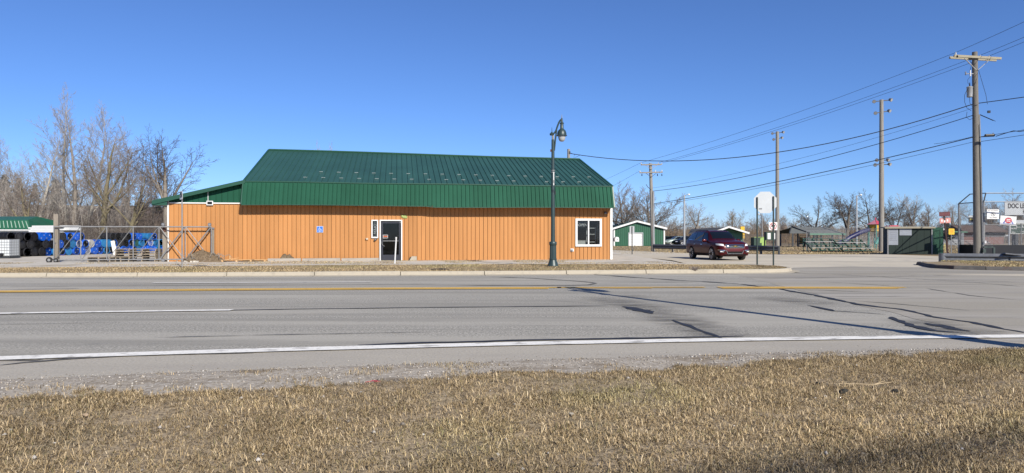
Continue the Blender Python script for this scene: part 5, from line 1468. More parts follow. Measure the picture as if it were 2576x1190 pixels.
def carve(me, wheels, r, W_):
    """wheel arches cut with a boolean"""
    tmp = bpy.data.objects.new('tmp_body', me); COL.objects.link(tmp); cut = []
    for (wx, wz) in wheels:
        for s in (-1, 1):
            c = MB().lathe([(r,-.16),(r,.3)], 28, Matrix.Translation((wx, s*(W_-.18), wz)) @ Matrix.Rotation(R(-90*s), 4, 'X')).build('tmp_cut', None)
            md = tmp.modifiers.new('b', 'BOOLEAN'); md.operation = 'DIFFERENCE'; md.object = c; md.solver = 'EXACT'; cut.append(c)
    dg = bpy.context.evaluated_depsgraph_get(); dg.update()
    out = bpy.data.meshes.new_from_object(tmp.evaluated_get(dg))
    bpy.data.objects.remove(tmp)
    for c in cut: bpy.data.objects.remove(c)
    return out

def patch(bvh, name, corners, direction, mat, parent, off=.008, nu=10, nv=6, mirror=False):
    """curved panel lying on the body: 4 corners projected along a direction"""
    d = Vector(direction).normalized(); c = [Vector(p) for p in corners]; vs = []; fs = []
    for sgn in ((1, -1) if mirror else (1,)):
        base = len(vs); cc = [Vector((p.x, p.y*sgn, p.z)) for p in c]; dd = Vector((d.x, d.y*sgn, d.z))
        for j in range(nv+1):
            for i in range(nu+1):
                p = cc[0].lerp(cc[1], i/nu).lerp(cc[3].lerp(cc[2], i/nu), j/nv)
                h = bvh.ray_cast(p-dd*3.0, dd)
                q = h[0] if h[0] is not None else p
                vs.append(q-dd*off)
        for j in range(nv):
            for i in range(nu):
                k = base+j*(nu+1)+i
                f = (k, k+1, k+nu+2, k+nu+1); fs.append(f if sgn == 1 else f[::-1])
    return MB().add(vs, fs).build(name, mat, parent, True)

def road_wheel(parent, x, y, r, side, spokes=5, w=.24):
    m = Matrix.Translation((x, y, r)) @ Matrix.Rotation(R(-90*side), 4, 'X')
    wh = MB().lathe([(r*.60,-w/2),(r*.93,-w/2),(r,-w*.35),(r,w*.35),(r*.95,w*.47),(r*.80,w/2),(r*.68,w*.48)], 28, m).build('wheel', 'black_rubber', parent, True)
    MB().lathe([(r*.66,w*.2),(r*.70,w*.49),(r*.735,w*.49),(r*.735,-w*.3)], 28, m).build('rim', 'alloy', wh, True)
    MB().lathe([(.01,w*.05),(r*.66,w*.05),(r*.66,-.01)], 20, m).build('brake_disc', 'dark_steel', wh, True)
    sp = MB()
    for k in range(spokes):
        for da in (-.14, .14):
            a = 2*math.pi*k/spokes+da; a2 = 2*math.pi*k/spokes+da*1.5
            p0 = m @ Vector((.05*math.cos(a), .05*math.sin(a), w*.36)); p1 = m @ Vector((r*.69*math.cos(a2), r*.69*math.sin(a2), w*.45))
            sp.bar(p0, p1, .035, .05)
    sp.lathe([(.07,w*.2),(.07,w*.42),(.05,w*.46),(.001,w*.46)], 14, m)
    sp.build('spokes', 'alloy', wh)
    return wh

def build_suv(label, loc, heading, s):
    o = thing('parked_suv', label, 'car', loc, heading); o.scale = (s, s, s)
    st = [(-2.585,.50,.70,.76,.72,.72,1.0,.55,1.06), (-2.54,.40,.86,.90,.74,.85,1.10,.62,1.26), (-2.42,.34,.94,.97,.76,.92,1.14,.65,1.46), (-2.2,.31,.955,.985,.77,.94,1.15,.67,1.60),
          (-1.6,.29,.96,.995,.77,.955,1.14,.69,1.71), (-.8,.28,.96,.995,.76,.955,1.12,.70,1.765), (0,.28,.96,.995,.75,.955,1.10,.695,1.755), (.38,.28,.96,.995,.75,.955,1.09,.68,1.70),
          (.8,.28,.96,.995,.74,.95,1.09,.70,1.49), (1.22,.28,.96,.995,.74,.94,1.09,.78,1.215), (1.45,.29,.96,.995,.74,.93,1.08,.82,1.175), (1.9,.29,.955,.985,.74,.91,1.05,.81,1.135), (2.2,.28,.94,.965,.72,.885,1.0,.78,1.085),
          (2.42,.26,.90,.92,.66,.84,.93,.72,1.02), (2.53,.27,.82,.85,.60,.77,.86,.64,.94), (2.585,.33,.68,.72,.56,.62,.76,.52,.83)]
    V, Fc = loft(st); raw = MB().add(V, Fc)
    me = bpy.data.meshes.new('suv_raw'); me.from_pydata(V, [], Fc)
    bm = bmesh.new(); bm.from_mesh(me); bmesh.ops.recalc_face_normals(bm, faces=bm.faces); bm.to_mesh(me); 
    bvh = BVHTree.FromBMesh(bm); bm.free()
    RW = .385; WX = (1.56, -1.46)
    body = carve(me, [(x, RW) for x in WX], RW+.055, .99); body.materials.clear()
    bo = link_mesh('body', body, 'maroon_paint', o, True)
    for x in WX:
        for sd in (1, -1): road_wheel(o, x, sd*.89, RW, sd)
        MB().box((x,0,.42), (.7,1.3,.4)).build('wheel_well', 'car_trim', o)
    MB().box((0,0,.3), (4.2,1.5,.12)).build('underbody', 'car_trim', o)
    P = lambda n, c, d, m, **k: patch(bvh, n, c, d, m, o, **k)
    side = (0,-1,0)
    # side glass: front door, rear door, quarter
    for sgn in (1, -1):
        D = (0, -sgn, .12)
        def S(x, z): return (x, sgn*.9, z)
        P('side_window', [S(.95,1.14),S(.10,1.16),S(.08,1.62),S(.42,1.60)], D, 'car_glass', off=.02, nu=16, nv=8)
        P('side_window', [S(.03,1.16),S(-.98,1.18),S(-.98,1.65),S(.01,1.645)], D, 'car_glass', off=.02, nu=16, nv=8)
        P('side_window', [S(-1.05,1.18),S(-2.08,1.25),S(-1.72,1.54),S(-1.05,1.62)], D, 'car_glass', off=.02, nu=16, nv=8)
        P('window_trim', [S(1.0,1.12),S(-2.05,1.20),S(-2.05,1.23),S(1.0,1.145)], D, 'chrome', off=.012, nu=20, nv=1)
        P('rocker_trim', [S(1.08,.30),S(-.98,.30),S(-.98,.42),S(1.08,.42)], D, 'car_trim', nu=12, nv=2)
        for x0 in (.98, .06, -1.02): P('door_seam', [S(x0,.43),S(x0-.012,.43),S(x0-.012,1.08),S(x0,1.08)], D, 'car_trim', off=.003, nu=1, nv=8)
        for x0 in (.22, -.82):
            h_ = P('door_handle', [S(x0,.93),S(x0-.22,.935),S(x0-.22,.965),S(x0,.96)], D, 'chrome', off=.035, nu=3, nv=1)
        mr = MB().lathe([(.01,-.13),(.08,-.12),(.105,-.03),(.10,.09),(.05,.13),(.01,.135)], 10, Matrix.Translation((.72, sgn*1.08, 1.16)) @ Euler((R(90),0,R(8*sgn))).to_matrix().to_4x4()).build('mirror', 'maroon_paint', o, True)
        MB().box((.72, sgn*.99, 1.10), (.08,.14,.05)).build('mirror_stalk', 'car_trim', mr)
        MB().tube([(.25,sgn*.60,1.73),(.1,sgn*.60,1.775),(-.8,sgn*.61,1.79),(-1.5,sgn*.60,1.755),(-1.75,sgn*.59,1.70)], .018, 6).build('roof_rail', 'car_trim', o, True)
        P('headlight', [(2.3,sgn*.55,.85),(2.0,sgn*.92,.90),(1.95,sgn*.90,1.0),(2.3,sgn*.60,.96)], (-1,-.35*sgn,0), 'headlamp', off=.012, nu=8, nv=5)
        P('fog_surround', [(2.3,sgn*.50,.50),(2.2,sgn*.86,.52),(2.2,sgn*.88,.60),(2.3,sgn*.56,.58)], (-1,-.3*sgn,0), 'car_trim', off=.01, nu=6, nv=3)
        P('fog_trim', [(2.3,sgn*.50,.585),(2.2,sgn*.90,.61),(2.2,sgn*.90,.635),(2.3,sgn*.50,.61)], (-1,-.3*sgn,0), 'chrome', off=.016, nu=6, nv=1)
        P('fog_trim', [(2.3,sgn*.60,.48),(2.2,sgn*.66,.48),(2.2,sgn*.62,.58),(2.3,sgn*.56,.58)], (-1,-.3*sgn,0), 'chrome', off=.016, nu=3, nv=3)
        P('fog_light', [(2.3,sgn*.68,.50),(2.2,sgn*.78,.505),(2.2,sgn*.78,.565),(2.3,sgn*.66,.56)], (-1,-.3*sgn,0), 'headlamp', off=.018, nu=3, nv=2)
        P('tail_light', [(-2.45,sgn*.6,.9),(-2.3,sgn*.9,.9),(-2.3,sgn*.86,1.15),(-2.45,sgn*.6,1.15)], (1,-.4*sgn,0), 'tail_red', off=.01, nu=5, nv=4)
        P('wiper', [(1.25,sgn*.1,1.2),(1.15,sgn*.55,1.17),(1.15,sgn*.55,1.18),(1.25,sgn*.1,1.21)], (-.6,0,-.8), 'car_trim', off=.02, nu=4, nv=1)
    P('windshield', [(1.05,-.73,1.21),(1.05,.73,1.21),(.42,.62,1.67),(.42,-.62,1.67)], (-.75,0,-.6), 'car_glass', nu=16, nv=10)
    P('rear_window', [(-2.5,-.58,1.16),(-2.5,.58,1.16),(-2.3,.55,1.52),(-2.3,-.55,1.52)], (1,0,-.2), 'car_glass', nu=8, nv=6)
    fd = (-1,0,0)
    gr = P('grille', [(2.5,-.55,.73),(2.5,.55,.73),(2.5,.60,.94),(2.5,-.60,.94)], fd, 'car_trim', off=.01, nu=14, nv=5)
    for z, h_ in ((.73,.022),(.785,.014),(.825,.02),(.88,.014),(.93,.022)): patch(bvh, 'grille_bar', [(2.5,-.57,z),(2.5,.57,z),(2.5,.57,z+h_),(2.5,-.57,z+h_)], fd, 'chrome', o, off=.022, nu=14, nv=1)
    e = MB()
    e.prism([(y_*.9, z_+.02) for y_, z_ in [(-.13,.805),(-.045,.805),(-.06,.785),(.05,.785),(.06,.805),(.13,.805),(.145,.835),(.06,.835),(.07,.855),(-.045,.855),(-.055,.835),(-.12,.835)]], 2.595, 2.625, 'x'); e.build('emblem', 'gold', o)
    P('lower_grille', [(2.5,-.42,.42),(2.5,.42,.42),(2.5,.48,.53),(2.5,-.48,.53)], fd, 'car_trim', off=.01, nu=12, nv=3)
    P('lower_trim', [(2.5,-.44,.395),(2.5,.44,.395),(2.5,.44,.42),(2.5,-.44,.42)], fd, 'chrome', off=.018, nu=12, nv=1)
    for sgn in (1, -1): P('lower_trim', [(2.5,sgn*.42,.40),(2.5,sgn*.45,.40),(2.5,sgn*.54,.60),(2.5,sgn*.51,.60)], fd, 'chrome', off=.018, nu=1, nv=5)
    P('skid_panel', [(2.5,-.74,.28),(2.5,.74,.28),(2.5,.66,.385),(2.5,-.66,.385)], fd, 'car_trim', off=.006, nu=12, nv=3)
    P('hood_crease', [(2.2,-.42,1),(2.2,-.40,1),(1.25,-.55,1.2),(1.25,-.57,1.2)], (0,0,-1), 'maroon_paint', off=.012, nu=1, nv=10, mirror=True)
    # seats behind the glass are hidden by the tint; a pale dashboard edge shows
    return o
ps = gp(1808, 653.5)
build_suv('dark red SUV with chrome grille coming out of the side street', (ps.x+.1, ps.y+.9, 0), R(-82), 1.0)

# far parked cars
def build_sedan(label, loc, heading, paint, s=1.0):
    o = thing('parked_car', label, 'car', loc, heading, 'far parked cars'); o.scale = (s, s, s)
    st = [(-2.35,.45,.6,.66,.62,.60,.85,.45,.95), (-2.25,.32,.8,.84,.62,.78,.92,.55,1.03), (-1.6,.28,.86,.89,.62,.83,.94,.58,1.06), (-1.15,.26,.87,.9,.62,.84,.94,.58,1.25), (-.6,.25,.87,.9,.62,.85,.93,.6,1.43), (.1,.25,.87,.9,.6,.85,.92,.6,1.45),
          (.6,.25,.87,.9,.6,.84,.91,.62,1.28), (1.05,.26,.87,.9,.6,.83,.90,.68,1.0), (1.6,.27,.86,.89,.58,.80,.84,.66,.92), (2.1,.27,.8,.84,.54,.72,.74,.58,.82), (2.3,.3,.66,.7,.5,.6,.64,.46,.70), (2.37,.36,.5,.55,.48,.46,.58,.36,.62)]
    V, Fc = loft(st, 40); me = bpy.data.meshes.new('sedan_raw'); me.from_pydata(V, [], Fc)
    bm = bmesh.new(); bm.from_mesh(me); bmesh.ops.recalc_face_normals(bm, faces=bm.faces); bm.to_mesh(me); bvh = BVHTree.FromBMesh(bm); bm.free()
    link_mesh('body', me, paint, o, True)
    for x in (1.4, -1.4):
        for sd in (1, -1): road_wheel(o, x, sd*.80, .32, sd, 5, .2)
    for sgn in (1, -1):
        D = (0,-sgn,.1)
        patch(bvh, 'side_window', [(.85,sgn*.8,.96),(-.2,sgn*.8,.98),(-.2,sgn*.8,1.36),(.3,sgn*.8,1.34)], D, 'car_glass', o); patch(bvh, 'side_window', [(-.26,sgn*.8,.98),(-1.3,sgn*.8,1.0),(-.9,sgn*.8,1.3),(-.26,sgn*.8,1.36)], D, 'car_glass', o)
        patch(bvh, 'headlight', [(2.2,sgn*.4,.6),(2.0,sgn*.75,.62),(2.0,sgn*.72,.72),(2.2,sgn*.4,.68)], (-1,-.3*sgn,0), 'headlamp', o)
    patch(bvh, 'windshield', [(1,-.6,1.0),(1,.6,1.0),(.45,.54,1.38),(.45,-.54,1.38)], (-.7,0,-.7), 'car_glass', o)
    return o
car_paint('silver_green', (.22,.27,.26)); car_paint('black_paint', (.012,.013,.015)); car_paint('car_green', (.02,.08,.03))
dc = 112
build_sedan('pale silver sedan parked beyond the guard rail', (xd(1706,dc), dc, 0), R(186), 'silver_green')
build_sedan('dark sedan parked left of the silver sedan', (xd(1690,dc+3.5), dc+3.5, 0), R(150), 'black_paint')
build_sedan('green car parked by the corner of the green garage', (xd(1673,dc+7), dc+7, 0), R(176), 'car_green')
build_sedan('black car parked behind the red SUV roofline, left of the dark-roofed building', (xd(1728,dc-4), dc-4, 0), R(200), 'black_paint')
# ------------------------------------------------------------------ green garage and dark-roofed building
M('garage_green', (.018,.105,.055), .45, 0, .06, 1, rnd=.05); M('garage_roof', (.02,.085,.055), .45, 0, .08, 1); M('shingle', (.045,.047,.055), .9, 0, .2, 4, .4, 10); M('pale_green', (.09,.22,.15), .7, 0, .08, 2); M('shingle_grey', (.13,.14,.135), .9, 0, .15, 4, .4, 10)
d = 106.0
g0 = xd(1545, d); gw = xd(1671, d)-g0; pk = xd(1601.5, d)-g0
gar = thing('green_garage', 'green metal garage with white trim and a white roller door', 'garage', (g0, d, 0), 0)
ze, zp = zd(575, d), zd(557, d)
xl, xr = xd(1532, d)-g0, xd(1677, d)-g0
zl = zd(578.5, d); zr_ = zd(575.5, d)
def gtop(x):
    return lerp(zl, zp, (x-xl)/(pk-xl)) if x < pk else lerp(zp, zr_, (x-pk)/(xr-pk))
ddx0, ddx1, ddz = xd(1581.5,d)-g0, xd(1617,d)-g0, zd(586.5,d)
n = 14
for i in range(n):
    a, b = gw*i/n+.004, gw*(i+1)/n-.004
    cuts = sorted({a, b, *[v for v in (ddx0, ddx1, pk) if a < v < b]})
    for ca, cb in zip(cuts[:-1], cuts[1:]):
        zb0 = ddz if ddx0 <= (ca+cb)/2 <= ddx1 else 0
        rsheet('wall_panel', 'garage_green', gar, ca, cb, lambda x, z=zb0: (x, 0, z), lambda x: (x, 0, gtop(x)), .03, .3, 0)
dl = 16
for q in range(8):
    z0_, z1_ = ddz*q/8+.01, ddz*(q+1)/8-.01
    MB().box(((ddx0+ddx1)/2, .05, (z0_+z1_)/2), (ddx1-ddx0-.1,.05,z1_-z0_)).build('door_slat', 'white_paint', gar)
df = MB(); df.box((ddx0,-.03,ddz/2), (.1,.1,ddz)).box((ddx1,-.03,ddz/2), (.1,.1,ddz)).box(((ddx0+ddx1)/2,-.03,ddz+.05), (ddx1-ddx0+.1,.1,.1)); df.build('door_frame', 'sign_back', gar)
for (xa_, za_, xb_, zb_) in ((xl, zl, pk, zp), (pk, zp, xr, zr_)):
    MB().bar((xa_,-.35,za_+.02), (xb_,-.35,zb_+.02), .08, .26).build('rake_trim', 'white_paint', gar)
    MB().add([(xa_,-.35,za_+.08),(xb_,-.35,zb_+.08),(xb_+(-2.2 if xb_ < 9 else 0)*0,dl,zb_+.08),(xa_,dl,za_+.08)], [(0,1,2,3)]).build('roof', 'garage_roof', gar)
for x in (0, gw): MB().box((x,-.02,gtop(x)/2), (.2,.12,gtop(x))).build('corner_trim', 'white_paint', gar)
MB().box((0,dl/2,ze/2), (.05,dl,ze)).build('side_wall', 'garage_green', gar); MB().box((gw,dl/2,ze/2), (.05,dl,ze)).build('side_wall', 'garage_green', gar)
MB().box((gw/2,dl,ze/2), (gw,.05,ze)).build('back_wall', 'garage_green', gar)

d = 118.0
x0 = xd(1733, d); hb = thing('dark_roof_hut', 'low building with dark shingle roof and pale green gable behind the red SUV', 'building', (x0, d, 0), 0)
def hx(x): return xd(x, d)-x0
def hz(y): return zd(y, d)
pkx, pkz = hx(1826), hz(571.5)
MB().add([(hx(1726),-1.2,hz(588)),(hx(1792),-1.6,hz(589)),(pkx,-1.6,pkz),(hx(1758),5,hz(575.5))], [(0,1,2,3)]).build('roof', 'shingle', hb)
MB().add([(hx(1792),-1.6,hz(589)),(pkx,-1.6,pkz),(pkx,8,pkz),(hx(1758),5,hz(575.5))], [(0,1,2,3)]).build('roof', 'shingle', hb)
MB().add([(pkx,-1.6,pkz),(hx(1878),-1.6,hz(587)),(hx(1878),8,hz(587)),(pkx,8,pkz)], [(0,1,2,3)]).build('roof', 'shingle', hb)
MB().bar((hx(1785),-1.65,hz(586.5)), (pkx,-1.65,pkz+.02), .1, .28).build('rake_trim', 'white_paint', hb); MB().bar((pkx,-1.65,pkz+.02), (hx(1877),-1.65,hz(587)), .1, .28).build('rake_trim', 'white_paint', hb)
MB().add([(hx(1785),0,0),(hx(1868),0,0),(hx(1868),0,hz(586)),(pkx,0,pkz-.15),(hx(1785),0,hz(588))], [(0,1,2,3,4)]).build('gable_wall', 'pale_green', hb)
MB().box((hx(1868),3,hz(588)/2), (.1,6,hz(588))).build('side_wall', 'pale_green', hb)
MB().box((hx(1760),.5,hz(590)/2), (hx(1785)-hx(1737),.1,hz(590))).build('dark_wall', 'dark_steel', hb)
MB().box((hx(1736.5),-.2,hz(590)/2), (.3,.3,hz(590))).build('corner_post', 'weathered_wood', hb)
MB().box((hx(1846),-.05,1.0), (1.0,.1,2.0)).build('door', 'pale_green', hb)
dd = 125
o = thing('yellow_tower', 'yellow play panel tower standing right of the dark-roofed building', 'play tower', (xd(1867, dd), dd, 0))
for k, (yt, yb) in enumerate(((570,580),(580.5,591),(591.5,600))): MB().box((0,0,(zd(yt,dd)+zd(yb,dd))/2), (.68,.5,zd(yt,dd)-zd(yb,dd))).build('panel', 'sign_yellow', o)
MB().box((0,0,zd(600,dd)/2), (.2,.2,zd(600,dd))).build('post', 'weathered_wood', o)
dd = 100
o = thing('lime_cabinet', 'lime green and dark utility cabinet behind the guard rail', 'cabinet', (xd(1908, dd), dd, 0), R(8))
M('lime', (.30,.46,.12), .5); M('dark_green', (.012,.045,.03), .6, 0, .1)
MB().box((-.35,0,.62), (1.15,1.0,1.24)).build('body', 'dark_green', o); MB().box((.55,0,.65), (.62,1.0,1.3)).build('lime_side', 'lime', o)
MB().prism([(-.05,.5),(.22,.5),(.22,1.2),(.02,1.15)], -.52, -.5, 'y').build('lime_stripe', 'lime', o); MB().box((.1,0,1.3), (2.0,1.1,.06)).build('lid', 'lime', o)
dd = 92
o = thing('notice_board', 'dark notice board with white sheets between the stop sign post and light pole', 'notice board', (xd(1943, dd), dd, 0))
for x in (-1.0, .85): MB().box((x,0,1.0), (.14,.14,2.0)).build('post', 'dark_steel', o)
MB().box((-.05,0,1.45), (1.8,.1,1.1)).build('board', 'dark_green', o)
for x, w_ in ((-.45,.4),(.3,.5)): MB().box((x,-.07,1.45), (w_,.02,.8)).build('sheet', 'sign_white', o)

# ------------------------------------------------------------------ park: pavilion, fences, bleachers, playground
d = 100.0
pav = thing('picnic_pavilion', 'open picnic pavilion with grey shingle roof in the park', 'pavilion', (xd(1966, d), d, 0), 0)
def px_(x): return xd(x, d)-xd(1966, d)
def pz_(y): return zd(y, d)
pr0, pr1 = px_(1991), px_(2078); rz_ = pz_(571.5); e0, e1 = px_(2014), px_(2103); ez = pz_(587.5); lx = px_(1967)
MB().add([(e0,-3,ez),(e1,-3,ez),(pr1,0,rz_),(pr0,0,rz_)], [(0,1,2,3)]).build('roof', 'shingle_grey', pav)
MB().add([(pr0,0,rz_),(pr1,0,rz_),(e1-1,4,ez),(lx,4,ez)], [(0,1,2,3)]).build('rear_roof', 'shingle_grey', pav)
MB().add([(lx,-2.6,ez),(e0,-3,ez),(pr0,0,rz_)], [(0,1,2)]).build('gable', 'shingle_grey', pav)
MB().add([(pr1,0,rz_),(e1,-3,ez),(e1-1,4,ez)], [(0,1,2)]).build('hip', 'shingle_grey', pav)
MB().bar((e0,-3.05,ez-.1), (e1,-3.05,ez-.1), .1, .22).build('fascia', 'pale_green', pav); MB().bar((lx,-2.65,ez), (pr0,-.05,rz_+.05), .1, .22).build('rake', 'dark_steel', pav); MB().bar((e0,-3.05,ez), (pr0,-.05,rz_+.05), .1, .22).build('rake', 'dark_steel', pav)
for x in (1975, 2014, 2045, 2072, 2098): MB().box((px_(x),-2.7,ez/2), (.18,.18,ez)).build('post', 'dark_steel', pav)
for x in (1985, 2030, 2080): MB().box((px_(x),3.2,ez/2), (.18,.18,ez)).build('post', 'dark_steel', pav)
MB().box((px_(2020),-.5,.75), (2.2,.8,.1)).box((px_(2020),-.5,.4), (1.4,.5,.1)).box((px_(2020),-.5,.4), (.2,.2,.8)).build('picnic_table', 'dark_steel', pav)
MB().box((px_(2022),-2.2,.55), (.9,.7,1.1)).build('bin', 'dark_steel', pav)

def fence(label, pts, h, sp=.13, r=.006, posts=3.0, mat='galvanised', rails=True):
    """chain link fence along ground points"""
    o = thing('chain_link_fence', label, 'fence', (pts[0][0], pts[0][1], 0), 0, 'chain link fences')
    for (a, b) in zip(pts[:-1], pts[1:]):
        a3 = Vector((a[0]-pts[0][0], a[1]-pts[0][1], 0)); b3 = Vector((b[0]-pts[0][0], b[1]-pts[0][1], 0)); L = (b3-a3).length; ang = math.atan2(b3.y-a3.y, b3.x-a3.x)
        m_ = MB(); chainlink(m_, 0, L, .05, h, sp, r); ob = m_.build('wire_mesh', 'dull_steel', o, fix=False); ob.location = a3; ob.rotation_euler = (0,0,ang)
        n_ = max(1, round(L/posts))
        for i in range(n_+1):
            p = a3.lerp(b3, i/n_); MB().tube([p, p+Vector((0,0,h+.06))], .035, 6).build('post', mat, o)
        if rails: MB().tube([a3+Vector((0,0,h)), b3+Vector((0,0,h))], .028, 6).build('top_rail', mat, o)
    return o
fence('long park fence behind the lime cabinet and pavilion', [(xd(1870,105),105),(xd(2110,96),96)], zd(591,100), .16, .007)
fence('tall ball field fence behind the bleachers', [(xd(2029,72),72),(xd(2230,68),68)], zd(576,70), .13, .005, 3.4)
fence('far outfield fence beyond the playground', [(xd(2110,125),125),(xd(2420,115),115),(xd(2760,110),110)], 1.5, .18, .008, 3.6)
fence('fence panel between the green dugout and the backstop', [(xd(2358,56.6),56.6),(xd(2412,55.5),55.5)], zd(566,56), .10, .004, 1.2)
fence('chain link fence right of the backstop post', [(xd(2413,55.2),55.2),(xd(2476,54),54),(xd(2760,52.5),52.5)], zd(565.5,55), .10, .004, 3.0)

# bleachers
M('bleacher_green', (.015,.07,.05), .5, .1, .1)
M('bench_alu', (.46,.46,.44), .4, .5, .1)
def bleacher(label, px0, px1, d, yt, rows_=4):
    o = thing('bleacher', label, 'bleacher', (xd(px0, d), d, 0), 0, 'bleachers'); L = xd(px1, d)-xd(px0, d); H = zd(yt, d)
    nf = 4
    for i in range(nf):
        x = .1+(L-.2)*i/(nf-1)
        m_ = MB(); m_.bar((x,-1.0,0), (x,1.2,H), .07).bar((x,1.2,0), (x,1.2,H), .07).bar((x,-1.0,.04), (x,1.2,.04), .07).bar((x,.2,0), (x,.2,H*.62), .06); m_.build('frame', 'bleacher_green', o)
    for i in range(nf-1):
        xa_, xb_ = .1+(L-.2)*i/(nf-1), .1+(L-.2)*(i+1)/(nf-1)
        MB().bar((xa_,-.9,.05), (xb_,-.9,H*.45), .055).build('cross_brace', 'bleacher_green', o); MB().bar((xa_,1.24,H*.9), (xb_,1.24,.05), .055).build('cross_brace', 'bleacher_green', o)
    for k in range(rows_):
        z = H*(.30+.7*k/(rows_-1)); y = -.9+2.1*k/(rows_-1)
        MB().box((L/2,y,z), (L,.26,.05)).build('bench', 'bench_alu' if k % 2 == 0 else 'bleacher_green', o); MB().box((L/2,y-.25,z-.2), (L,.22,.04)).build('footboard', 'bleacher_green', o)
bleacher('left green bleacher with pale benches in front of the field fence', 2031, 2104, 66.5, 600.5)
bleacher('right green bleacher next to the tall field light pole', 2108, 2183, 66, 603)

# play structure
M('play_red', (.48,.06,.10), .5, 0, .1, 3); M('play_pink', (.5,.2,.25), .5, 0, .1, 3); M('play_yellow', (.58,.33,.02), .5, 0, .15, 3); M('play_blue', (.016,.018,.085), .45, 0, .15, 3); M('play_teal', (.05,.26,.22), .45)
d = 84.0
ply = thing('playground_tower', 'play tower with pink pointed roof, yellow cabin and blue slide', 'playground', (xd(2202, d), d, 0), 0)
def yz(y): return zd(y, d)
R_ = .85
for k in range(6):
    a = R(60*k+10); MB().tube([(R_*math.cos(a), R_*math.sin(a), 0), (R_*math.cos(a), R_*math.sin(a), yz(566))], .06, 6).build('post', 'play_teal', ply)
    a2 = R(60*(k+1)+10); m0 = Vector((R_*math.cos(a), R_*math.sin(a), 0)); m1 = Vector((R_*math.cos(a2), R_*math.sin(a2), 0)); zz0, zz1 = yz(582), yz(565)
    MB().add([m0+Vector((0,0,zz0)), m1+Vector((0,0,zz0)), m1+Vector((0,0,zz1)), m0+Vector((0,0,zz1))], [(0,1,2,3)]).build('cabin_panel', 'play_yellow', ply)
    q0, q1 = m0*1.22, m1*1.22
    MB().add([q0+Vector((0,0,yz(564.5))), q1+Vector((0,0,yz(564.5))), Vector((.08*math.cos((a+a2)/2), .08*math.sin((a+a2)/2), yz(553)))], [(0,1,2)]).build('roof_panel', 'play_pink' if k % 2 else 'play_red', ply)
MB().lathe([(.08,yz(553)),(.1,yz(550)),(.02,yz(547))], 8).build('finial', 'play_red', ply)
MB().lathe([(.9,yz(582.2)),(.9,yz(584))], 6).build('deck', 'dark_green', ply)
s0 = Vector((-.6,-.2,yz(572))); 
sl = [(-.95,-.3,yz(578)), (-1.4,-.5,yz(581)), (-2.0,-.7,yz(584)), (-2.7,-.9,yz(590)), (-3.5,-1.1,yz(597)), (-4.1,-1.2,yz(606)), (-4.9,-1.2,yz(612))]
MB().tube(sl, .27, 12).build('tube_slide', 'play_blue', ply, True)
MB().tube([(.3,-.7,yz(582)),(.9,-.9,yz(585)),(.6,-1.0,yz(592)),(-.1,-1.0,yz(600)),(-.5,-1.0,yz(614))], .22, 8).build('open_slide', 'play_teal', ply, True)
for x in (-1.9, -1.2, 1.2): MB().tube([(x,-1.0,0),(x+.15,-1.0,yz(602)),(x+.3,-1.0,0)], .045, 5).build('climber', 'bench_alu', ply)
dd = 98
o = thing('small_play_frame', 'small colourful play frame with pink and yellow panels under the pavilion edge', 'playground', (xd(2064, dd), dd+5, 0)); o.scale = (.62,.62,.62)
for x, c in ((-1.0,'play_yellow'),(-.1,'play_pink'),(.7,'play_blue')): MB().box((x,0,1.3), (.7,.1,1.6)).build('panel', c, o)
MB().tube([(-1.5,0,0),(-1.4,0,2.4),(1.2,0,2.4),(1.3,0,0)], .07, 6).build('frame', 'play_teal', o)
dd = 96
o = thing('red_roof_playhouse', 'red gabled playhouse roof showing above the green dugout', 'playhouse', (xd(2252, dd), dd, 0))
MB().prism([(-1.2,zd(574,dd)),(1.2,zd(574,dd)),(.3,zd(566.5,dd)),(-.6,zd(567,dd))], 0, 1.2, 'y').build('roof', 'play_red', o); MB().box((0,.6,zd(574,dd)/2), (1.6,1.0,zd(574,dd))).build('cabin', 'play_yellow', o)
MB().box((.5,-.02,zd(571.5,dd)), (.25,.05,.3)).build('dormer', 'play_pink', o)

# dugout
d = 57.0
dg_ = thing('green_dugout', 'dark green wooden dugout with flat roof and notice sheets', 'dugout', (xd(2234, d), d, 0), R(-19))
dw = xd(2330, d)-xd(2234, d); dh = zd(572.5, d)
M('dugout_green', (.0045,.018,.014), .75, 0, .15, 2, rnd=.08); M('dugout_light', (.022,.10,.06), .7, 0, .1, 2)
for i in range(6):
    w_ = dw/6; MB().box((w_*(i+.5),0,dh/2-.02), (w_-.012,.06,dh-.06)).build('wall_board', 'dugout_green', dg_)
MB().box((dw/2,1.1,dh+.02), (dw+.5,2.6,.1), (R(2),0,0)).build('roof', 'arm_wood', dg_)
MB().box((-.03,1.0,dh/2), (.06,2.0,dh)).build('side_wall', 'dugout_green', dg_); MB().box((dw/2,2.0,dh*.3), (dw,.06,dh*.6)).build('back_wall', 'dugout_green', dg_)
M('notice_grey', (.30,.33,.38), .6)
MB().box((.36,-.045,zd(595,d)), (.70,.02,zd(574.5,d)-zd(617,d))).build('notice_sheet', 'notice_grey', dg_); MB().box((1.24,-.045,zd(583,d)), (.86,.02,.58)).build('notice_sheet', 'notice_grey', dg_)
text('lettering', 'NO CLIMBING', .10, 'sign_black', dg_, (1.24,-.06,zd(576.5,d)))
for k in range(6): MB().box((.36,-.057,zd(579+5*k,d)), (.52,.004,.03)).build('print_line', 'dull_steel', dg_)
MB().box((dw+.02,-.05,dh/2+.05), (.09,.09,dh+.3)).build('post', 'galvanised', dg_); MB().box((-.02,-.05,dh/2+.05), (.09,.09,dh+.3)).build('post', 'galvanised', dg_)
